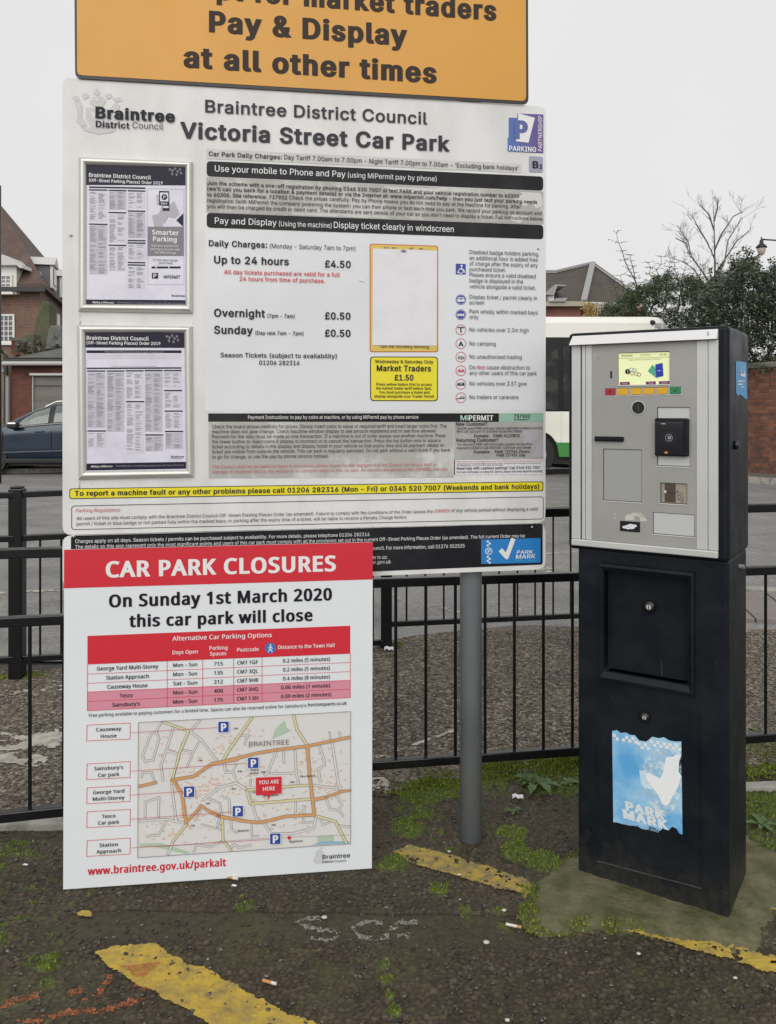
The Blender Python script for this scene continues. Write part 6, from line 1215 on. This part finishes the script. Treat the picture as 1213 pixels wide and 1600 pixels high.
def bush(rt, tab, ybot, D0, D1, n, size, m, name='foliage', clump=1.0, rough=16, aspect=.45):
    x0, x1 = tab[0][0], tab[-1][0]; f = topline(tab); D = RNG.uniform(D0, D1, n); px = RNG.uniform(x0, x1, n); top = f(px)
    # big and small billows in the outline
    top = top + (fbm(px / 22, px * 0 + D * .7, 200, 3) - .5) * rough * 1.6 + (fbm(px / 6, D * 3, 210, 3) - .5) * rough
    py = top + (ybot - top) * RNG.uniform(0, 1, n) ** 1.25
    g = fbm(px / 9, py / 9, 220, 3); keep = (g + RNG.uniform(-.25, .25, n) * .6) > .36 * clump
    px, py, D = px[keep], py[keep], D[keep]
    # front surface leans out and is uneven
    D = D + (fbm(px / 13, py / 11, 230, 3) - .5) * 1.3
    pts = np.stack([(px - CX) / F * D, D, EYE - (py - HY) / F * D], 1); return leaves(name, rt, pts, size, m, aspect)
def limb(mb, p, d, L, r, depth, spread=.6, bias=Vector((0, 0, .15)), minr=.004, kids=(2, 3), out=None):
    pts = [p]; rr = [r]; n = 4; q = Vector(p); dd = Vector(d)
    for i in range(n): dd = (dd + Vector((random.gauss(0, .12), random.gauss(0, .12), random.gauss(0, .08))) + bias * .3).normalized(); q = q + dd * L / n; pts.append(q.copy()); rr.append(max(minr, r * (1 - .55 * (i + 1) / n)))
    mb.tube(pts, rr, 5 if r > .02 else 3, cap=False)
    if out is not None: out += pts[1:]
    if depth <= 0: return
    for k in range(random.randint(*kids)):
        i = random.randint(1, n); v = Vector((random.gauss(0, 1), random.gauss(0, 1), random.gauss(0, .6))).normalized(); nd = (dd + v * spread * 1.4).normalized(); limb(mb, pts[i], nd, L * random.uniform(.5, .8), max(minr, rr[i] * .7), depth - 1, spread, bias, minr, kids, out)
# laurel hedge
hd = root('laurel_hedge', 'dense dark glossy laurel hedge hanging over the brick wall at the right edge', 'hedge', (P(1190, 0, 20.2).x, 20.2, 0))
bush(hd, [(1075, 505), (1092, 462), (1112, 442), (1135, 428), (1160, 414), (1180, 420), (1200, 428), (1215, 420), (1240, 415), (1290, 430), (1420, 440)], 582, 18.2, 21.2, 78000, (.05, .11), laurel, rough=26)
bush(hd, [(1150, 400), (1160, 392), (1172, 385), (1180, 405)], 450, 19.4, 19.9, 260, (.06, .11), laurel, rough=10)
tm_ = MB()
for px, b, t in ((1110, 520, 418), (1124, 520, 410), (1145, 520, 396), (1158, 520, 404), (1183, 520, 398), (1206, 520, 402), (1168, 560, 383), (1174, 500, 405), (1200, 520, 420), (1212, 520, 415), (1150, 540, 425), (1135, 540, 432), (1190, 540, 430)):
    A_ = P(px, b, 20); B2 = P(px + random.uniform(-4, 4), t, 20); tm_.tube([A_, (A_ + B2) / 2 + Vector((.05, 0, 0)), B2], [.03, .02, .006], 5)
for px in (1120, 1180, 1240, 1300): q = P(px, 560, 20.6); tm_.tube([(q.x, 20.6, 0), (q.x + .1, 20.6, 1.6), (q.x, 20.6, 2.9)], [.08, .07, .03], 8)
sl = RNG.uniform(0, 1, (900, 2)); xs_ = np.array([1110, 1124, 1145, 1158, 1168, 1183, 1206, 1212]); tp_ = np.array([418, 410, 396, 404, 386, 398, 402, 412]); ii = RNG.integers(0, 8, 900); pyy = tp_[ii] + sl[:, 0] * 40; pxx = xs_[ii] + RNG.normal(0, 1.6, 900) * (1 + sl[:, 0]); leaves('sprout_leaves', hd, np.stack([(pxx - CX) / F * 20, np.full(900, 20.) + RNG.normal(0, .05, 900), EYE - (pyy - HY) / F * 20], 1), (.05, .10), laurel, .4)
tm_.build('stems', twigm, hd)
# fine leaved shrub at its left
sh = root('feathery_shrub', 'dark feathery shrub with spiky shoots between the brown roof and laurel hedge', 'shrub', (P(1030, 0, 21.6).x, 21.6, 0))
bush(sh, [(935, 500), (950, 478), (968, 462), (985, 452), (1003, 446), (1020, 432), (1034, 424), (1050, 430), (1066, 438), (1080, 430), (1095, 434), (1112, 446), (1130, 460)], 565, 21.0, 22.6, 60000, (.04, .09), thorn, rough=24, aspect=.3, clump=1.05)
tw_ = MB(); pts_out = []
for (x0, y0, x1, y1) in ((1012, 450, 962, 366), (1000, 440, 985, 398), (1018, 450, 1034, 402), (1040, 445, 1046, 408), (1060, 450, 1072, 412), (1085, 445, 1098, 415), (975, 470, 958, 442), (990, 466, 968, 430), (1070, 440, 1052, 404), (1030, 440, 1012, 412)):
    A_ = P(x0, y0 + 40, 21.6); B2 = P(x1, y1, 21.6); n = 9; pts = [A_.lerp(B2, i / n) + Vector((random.gauss(0, .03), 0, random.gauss(0, .02))) for i in range(n + 1)]; tw_.tube(pts, [.022 * (1 - i / n) + .005 for i in range(n + 1)], 4)
    for i in range(3, n + 1):
        for s_ in (-1, 1):
            d = (B2 - A_).normalized(); e = pts[i] + Vector((s_ * random.uniform(.10, .34), random.uniform(-.1, .1), random.uniform(.0, .16))) * (1.2 - i / n * .6); tw_.tube([pts[i], e], [.008, .003], 3)
            for _ in range(5): pts_out.append(pts[i].lerp(e, random.random()))
q = P(1030, 560, 21.8); tw_.tube([(q.x, 21.8, 0), (q.x, 21.8, 3)], [.1, .06], 8)
tw_.build('branches', twigm, sh)
bark_far = mat('hazed_far_bark', (.13, .122, .115), .9)  # bark tone has distance haze mixed into its colour
leaves('shoot_leaves', sh, np.array([tuple(p) for p in pts_out]), (.03, .075), thorn, .35)
# little yellow leafed sapling
ys = root('yellow_sapling', 'small sapling with yellow autumn leaves beside the pale railings', 'sapling', (P(922, 0, 24.6).x, 24.6, 0)); n = 520
px = RNG.normal(922, 6, n); py = RNG.uniform(472, 520, n); D = RNG.uniform(24.3, 24.8, n); leaves('foliage', ys, np.stack([(px - CX) / F * D, D, EYE - (py - HY) / F * D], 1), (.05, .1), leafmat('yellow_leaf', [(0, (.35, .22, .03)), (.6, (.5, .34, .05)), (1, (.25, .2, .05))], .6), .6)
MB().tube([(P(922, 0, 24.6).x, 24.6, 0), P(922, 500, 24.6), P(924, 473, 24.6)], [.03, .015, .005], 6).build('stem', twigm, ys)
# bare tree
bt = root('bare_tree', 'bare leafless tree rising above the hedge', 'tree', (P(1117, 0, 26).x, 26, 0)); DB = 26; mb = MB()
tr_ = [P(1117, 690, DB), P(1117, 560, DB), P(1116, 500, DB), P(1118, 450, DB), P(1117, 400, DB), P(1116, 350, DB), P(1114, 308, DB)]; tr_[0].z = 0
mb.tube(tr_, [.075, .065, .052, .04, .027, .015, .005], 9); MB_tr = mb; mb.build('trunk', bark_far, bt, smooth=True); mb = MB()
for (pts) in ([(1117, 455), (1098, 425), (1080, 400), (1075, 376), (1058, 352)], [(1118, 440), (1132, 410), (1138, 375), (1160, 340)], [(1117, 405), (1106, 380), (1088, 350), (1082, 336)], [(1116, 470), (1095, 460), (1070, 447), (1055, 432)], [(1118, 428), (1136, 400), (1152, 376), (1172, 360)], [(1117, 390), (1128, 365), (1146, 338), (1161, 331)], [(1116, 360), (1108, 335), (1093, 320)], [(1117, 485), (1140, 455), (1160, 425)], [(1116, 345), (1121, 325), (1122, 312)], [(1117, 470), (1100, 445), (1084, 420), (1070, 410), (1056, 405)], [(1078, 398), (1072, 380), (1056, 372)]):
    v = [P(x, y, DB + random.uniform(-.3, .3)) for x, y in pts]; n = len(v); mb.tube(v, [.024 * (1 - i / n) + .006 for i in range(n)], 5, cap=False)
    for i in range(1, n):
        for _ in range(3): a = v[i - 1].lerp(v[i], random.random()); d = ((v[i] - v[i - 1]).normalized() + Vector((random.gauss(0, .6), random.gauss(0, .6), random.gauss(.2, .4)))).normalized(); limb(mb, a, d, random.uniform(.2, .5), .006, 2, .5, Vector((0, 0, .2)), .0035, (2, 3))
mb.build('branches', bark_far, bt)
# lantern
DL = 24.0; ll = root('street_lantern', 'old style black street lantern hanging from an arm above the hedge at the right edge', 'street lamp', (P(1262, 0, DL).x, DL, 0))
bk_ = mat('lamp_black', (.015, .015, .018), .4); c = P(1190, 385, DL)
MB().tube([(P(1262, 0, DL).x, DL, 0), (P(1262, 0, DL).x, DL, P(0, 360, DL).z)], [.07, .05], 12).build('column', bk_, ll, smooth=True)
MB().tube([P(1262, 378, DL), P(1213, 375.5, DL), P(1190, 374, DL)], .022, 8).build('arm', bk_, ll)
def lathe(prof, name, m, par, c, seg=20):
    V = []; n = len(prof)
    for r, z in prof:
        for k in range(seg): t = 2 * math.pi * k / seg; V.append((c.x + r * math.cos(t), c.y + r * math.sin(t), c.z + z))
    return MB().add(V, [(i * seg + k, i * seg + (k + 1) % seg, (i + 1) * seg + (k + 1) % seg, (i + 1) * seg + k) for i in range(n - 1) for k in range(seg)]).build(name, m, par, smooth=True)
lathe([(.001, .29), (.018, .26), (.02, .20), (.05, .17), (.06, .08), (.13, .02), (.16, -.03), (.145, -.045), (.02, -.05)], 'cap', bk_, ll, c)
lathe([(.12, -.052), (.115, -.13), (.08, -.22), (.03, -.26), (.001, -.27)], 'globe', mat('lantern_glass', (.55, .45, .38), .25), ll, c)

# ---------------------------------------------------------------- bus
DBu = 19.0; bs = root('bus', 'white and green single deck bus passing behind the ticket machine', 'bus', (P(666, 0, DBu).x, DBu + 1.25, 0))
X0 = P(300, 0, DBu).x; X1 = P(1046, 0, DBu).x; zz = lambda y: EYE - (y - HY) / F * DBu
bw = mat('bus_cream_white', (.76, .76, .70), .35, col2=(.70, .69, .62), scale=1.5, coat=.3); bgn = mat('bus_green', (.035, .22, .035), .35, coat=.3); bg_l = mat('bus_glass', (.006, .007, .008), .15, spec=.35); rub = mat('tyre_rubber', (.018, .018, .02), .8)
bot = .32; W = 2.5
# section profile of the body side, lofted along its length; front corner is rounded in plan
def busband(name, m, z0, z1, inset=0.0, x1=None, par=bs, roundtop=False):
    x1 = x1 or X1; r = .35; pl = [(X0, DBu + inset)]; 
    for i in range(7): t = math.pi / 2 * i / 6; pl.append((x1 - r + r * math.sin(t) - inset, DBu + r - r * math.cos(t) + inset))
    for i in range(7): t = math.pi / 2 * i / 6; pl.append((x1 - r + r * math.cos(t) - inset, DBu + W - r + r * math.sin(t) - inset))
    pl.append((X0, DBu + W - inset)); V = []; lv = [(z0, 0), (z1, 0)] if not roundtop else [(z0, 0), (z1 - .16, 0), (z1 - .06, .04), (z1 - .015, .1), (z1, .2)]
    cxm = (X0 + x1) / 2; cym = DBu + W / 2
    for z, s_ in lv:
        for x, y in pl: V.append((x - s_ * (1 if x > cxm + 2 else -1 if x < X0 + .1 else 0) * (1 if abs(x - X0) < .1 or x > x1 - r else 1) , y + (s_ if y < cym else -s_), z))
    n = len(pl); fs = [(k * n + i, k * n + (i + 1) % n, (k + 1) * n + (i + 1) % n, (k + 1) * n + i) for k in range(len(lv) - 1) for i in range(n)] + [tuple(range((len(lv) - 1) * n, len(lv) * n)), tuple(reversed(range(n)))]
    return MB().add(V, fs).build(name, m, par)
busband('roof', bw, zz(527), zz(493.5), 0, roundtop=True)
busband('window_band', bg_l, zz(643), zz(527) - .002, .012)
AX = P(836, 0, DBu).x; AX2 = P(440, 0, DBu).x; AR = .56
def side_with_arch(name, m, z0, z1):
    """outer side skin between two heights with wheel openings cut out"""
    mb = MB()
    segs = []; xs = [X0]; 
    for ax in (AX2, AX):
        for i in range(25): xs.append(ax - AR + 2 * AR * i / 24)
    xs.append(X1 - .35); xs = sorted(xs)
    def archz(x):
        for ax in (AX2, AX):
            if abs(x - ax) < AR: return .32 + (1.0 - .32) * (1 - abs((x - ax) / AR) ** 3) ** (1 / 2.2)
        return 0
    for a, b in zip(xs[:-1], xs[1:]):
        if b - a < 1e-6: continue
        za = max(z0, archz(a + 1e-5)); zb = max(z0, archz(b - 1e-5)); 
        if za >= z1 and zb >= z1: continue
        mb.add([(a, DBu, min(za, z1)), (b, DBu, min(zb, z1)), (b, DBu, z1), (a, DBu, z1), (a, DBu + .12, min(za, z1)), (b, DBu + .12, min(zb, z1)), (b, DBu + .12, z1), (a, DBu + .12, z1)], [(0, 1, 2, 3), (1, 0, 4, 5), (4, 7, 6, 5)])
    r = .35; pl = []
    for i in range(7): t = math.pi / 2 * i / 6; pl.append((X1 - r + r * math.sin(t), DBu + r - r * math.cos(t)))
    for i in range(7): t = math.pi / 2 * i / 6; pl.append((X1 - r + r * math.cos(t), DBu + W - r + r * math.sin(t)))
    pl.append((X0, DBu + W)); pl.append((X0, DBu)); n = len(pl)
    mb.add([(x, y, z) for z in (z0, z1) for x, y in pl], [(i, i + 1, i + 1 + n, i + n) for i in range(n - 1)])
    return mb.build(name, m, bs)
side_with_arch('side_panel', bw, zz(691.5), zz(643)); side_with_arch('skirt', bgn, .42, zz(691.5) - .002)
MB().box(X0 + .1, X1 - .4, DBu + .14, DBu + W - .1, .25, zz(644)).build('underbody', mat('bus_dark', (.012, .012, .012), .7), bs)
MB().box(P(876, 0, DBu).x, P(878, 0, DBu).x + .0, DBu - .02, DBu + .1, zz(690), zz(644)).build('panel_seam', bw, bs)
for ax in (AX2, AX):
    for yy in (DBu + .03, DBu + W - .33):
        wh = MB().tube([(ax, yy, .47), (ax, yy + .3, .47)], .47, 28).build('wheel', rub, bs, bevel=.03); MB().tube([(ax, yy - .012, .47), (ax, yy + .02, .47)], .27, 20).build('rim', galv, wh)
for (x0, x1, y0, y1) in ((790, 872.5, 532, 640), (700, 786, 532, 640), (880, 938, 532, 640), (941, 1020, 532, 640), (610, 697, 532, 640), (520, 607, 532, 640), (430, 517, 532, 640), (340, 427, 532, 640)):
    a0, a1 = P(x0, 0, DBu).x, P(x1, 0, DBu).x; MB().box(a0, a1, DBu - .004, DBu + .008, zz(y1), zz(y0)).build('window', mat('bus_window', (.012, .015, .015), .06, spec=.35, col2=(.04, .045, .042), scale=2.2, lo=.52, hi=.62), bs, bevel=.003)
    MB().box(a0, a1, DBu - .012, DBu - .005, zz(y0 + 31), zz(y0 + 28)).build('window_bar', mat('bus_dark', (.012, .012, .012), .7), bs)
q = P(1020, 504, DBu); MB().tube([(q.x, DBu - .07, q.z), (q.x, DBu - .03, q.z), (q.x, DBu + .02, q.z)], [.03, .055, .065], 14).build('camera_dome', mdark, bs, smooth=True)
MB().box(P(1034, 0, DBu).x - .15, P(1040, 0, DBu).x - .1, DBu - .012, DBu + .02, zz(512), zz(505)).build('marker', leadm, bs)

# ---------------------------------------------------------------- parked car
DC = 19.2; cr = root('parked_car', 'dark blue estate car parked across the road behind the left railing', 'car', (P(75, 0, DC).x, DC + .9, 0))
XF = P(-77, 0, DC).x; carp = mat('car_blue', (.018, .034, .060), .28, metal=.4, col2=(.014, .028, .05), scale=2, coat=.8); carg = mat('car_glass', (.10, .12, .115), .05, spec=.9, col2=(.22, .24, .22), scale=1.6, lo=.45, hi=.65); cblk = mat('car_trim_black', (.012, .012, .013), .5); chrome = mat('chrome', (.7, .7, .7), .12, metal=1)
st = [0, .1, .3, .6, .95, 1.14, 1.5, 1.9, 2.3, 2.7, 3.1, 3.5, 3.9, 4.2, 4.4, 4.5]
topz = [.66, .80, .90, 1.0, 1.09, 1.15, 1.36, 1.57, 1.675, 1.71, 1.72, 1.71, 1.66, 1.52, 1.2, .9]
belt = [.62, .74, .84, .92, 1.0, 1.045, 1.09, 1.13, 1.165, 1.19, 1.21, 1.225, 1.235, 1.23, 1.08, .86]
nose = [.5, .28, .12, .04, .01, 0, 0, 0, 0, 0, 0, .0, .02, .06, .14, .3]
def sect(i):
    b, t, ns = belt[i], topz[i], nose[i]; cab = max(0, t - b - .12); tum = min(.24, cab * .5); wy = [(.10 + ns, .30), (.015 + ns, .42), (.0 + ns, .60), (.01 + ns, .80), (-.005 + ns, .93 * b + .0), (.045 + ns, b), (.05 + ns + tum * .5, b + (t - b) * .5), (.08 + ns + tum, t - min(.06, (t - b) * .3)), (.20 + ns + tum, t - .012), (.92, t + .01)]
    for k in range(1, len(wy)): wy[k] = (wy[k][0], max(wy[k][1], wy[k-1][1] + .004))
    return wy
cb = MB(); NS = 10; V = []
def carp_(i, k, mir): y, z = sect(i)[k]; return (XF + st[i], DC + (y if not mir else 1.84 - y), z)
rows_ = []
for i in range(len(st)):
    row = [carp_(i, k, False) for k in range(NS)] + [carp_(i, k, True) for k in range(NS - 2, -1, -1)]; rows_.append(row)
n = len(rows_[0]); cb.add([v for r in rows_ for v in r], [(i * n + k, i * n + k + 1, (i + 1) * n + k + 1, (i + 1) * n + k) for i in range(len(st) - 1) for k in range(n - 1)] + [tuple(range(n)), tuple(reversed(range((len(st) - 1) * n, len(st) * n)))])
bd = cb.build('body', carp, cr, smooth=True); sb_ = bd.modifiers.new('sub', 'SUBSURF'); sb_.levels = 1; sb_.render_levels = 1
MB().box(XF + .15, XF + 4.35, DC + .12, DC + 1.72, .2, .42).build('underbody', cblk, cr)
def gl(x, f, off):  # point on the greenhouse side at x, fraction f of belt..roof edge
    i = max(0, min(len(st) - 2, next(j for j in range(len(st) - 1) if st[j + 1] >= x))); t = (x - st[i]) / (st[i + 1] - st[i])
    def q(i): s_ = sect(i); a = s_[5]; b = s_[6]; c = s_[7]; return (a, b, c)
    A_, B2 = q(i), q(i + 1); a, b, c = [tuple(u_ * (1 - t) + v * t for u_, v in zip(p, r)) for p, r in zip(A_, B2)]
    y, z = (a[0] + (b[0] - a[0]) * f * 2, a[1] + (b[1] - a[1]) * f * 2) if f < .5 else (b[0] + (c[0] - b[0]) * (f - .5) * 2, b[1] + (c[1] - b[1]) * (f - .5) * 2); return Vector((XF + x, DC + y - off, z))
def glass(xs, f0, f1, name, m, off=.02):
    V = []; 
    for x, a, b in xs: V += [gl(x, a + (b - a) * k / 4, off) for k in range(5)]
    return MB().add(V, [(i * 5 + k, i * 5 + k + 1, (i + 1) * 5 + k + 1, (i + 1) * 5 + k) for i in range(len(xs) - 1) for k in range(4)]).build(name, m, cr)
glass([(1.30, .05, .10), (1.6, .02, .72), (1.9, .02, .90), (2.3, .02, .97), (3.8, .02, .97), (4.1, .1, .8)], 0, 1, 'window_surround', cblk, .012)
glass([(1.52, .06, .12), (1.65, .06, .50), (1.9, .06, .80), (2.18, .06, .88), (2.23, .06, .88)], 0, 1, 'window', carg, .022); glass([(2.36, .06, .9), (2.8, .06, .9), (3.2, .06, .9)], 0, 1, 'window', carg, .022); glass([(3.3, .06, .9), (3.7, .08, .85), (3.95, .2, .7)], 0, 1, 'window', carg, .022)
MB().tube([gl(x, .0, .03) for x in (1.35, 1.7, 2.1, 2.6, 3.1, 3.6, 4.05)], .011, 6).build('window_trim', chrome, cr)
rr_ = [gl(2.05, 1, -.02) + Vector((0, .08, .02)), gl(2.3, 1, -.02) + Vector((0, .08, .07)), gl(2.9, 1, -.02) + Vector((0, .08, .075)), gl(3.6, 1, -.02) + Vector((0, .08, .07)), gl(3.9, 1, -.02) + Vector((0, .08, .02))]
MB().tube(rr_, .019, 8).build('roof_rail', mat('rail_silver', (.7, .7, .72), .3, metal=.6), cr)
mq = gl(1.48, .12, .1); mir = MB().box(mq.x - .10, mq.x + .12, mq.y - .16, mq.y + .04, mq.z - .05, mq.z + .09).build('door_mirror', cblk, cr, bevel=.035, seg=3); MB().box(mq.x - .09, mq.x + .11, mq.y - .163, mq.y - .10, mq.z + .03, mq.z + .085).build('mirror_cap', chrome, mir, bevel=.02)
for x in (2.05, 3.15): MB().bar((XF + x - .1, DC - .03, .99), (XF + x + .1, DC - .03, .995), .03, .03).build('door_handle', carp, cr, bevel=.01)
for x in (1.2, 2.32, 3.35): MB().box(XF + x - .004, XF + x + .004, DC - .012, DC + .02, .45, 1.0).build('door_gap', cblk, cr)
MB().bar((XF + 1.2, DC - .008, .50), (XF + 3.3, DC - .008, .56), .03, .05).build('side_moulding', carp, cr, bevel=.02); MB().box(XF + .95, XF + 3.6, DC - .01, DC + .1, .26, .37).build('sill', cblk, cr, bevel=.02)
for x in (.87, 3.55):
    for yy in (DC - .012, DC + 1.62):
        wh = MB().tube([(XF + x, yy, .345), (XF + x, yy + .22, .345)], .345, 30).build('wheel', rub, cr, bevel=.03); MB().tube([(XF + x, yy - .008, .345), (XF + x, yy + .01, .345)], .22, 24).build('rim', galv, wh)
        MB().tube([(XF + x, yy + .012, .39), (XF + x, yy + .16, .39)], .42, 28).build('wheel_arch', cblk, cr)
MB().box(XF + .03, XF + .25, DC + .22, DC + .55, .68, .78).build('headlight', mat('lamp_glass', (.6, .6, .6), .1), cr, bevel=.03)
# far backdrop hedge line so that the horizon is closed off
bk2 = root('far_treeline', 'far dark hedge closing the view at the end of the road', 'hedge', (0, 75, 0)); n = 26000
x = RNG.uniform(-75, 75, n); y = RNG.uniform(74, 78, n); z = RNG.uniform(0, 1, n) ** .9 * (1.9 + 1.0 * fbm(x * .4, y * .1, 300))
leaves('foliage', bk2, np.stack([x, y, z], 1), (.35, .8), thorn, .6)
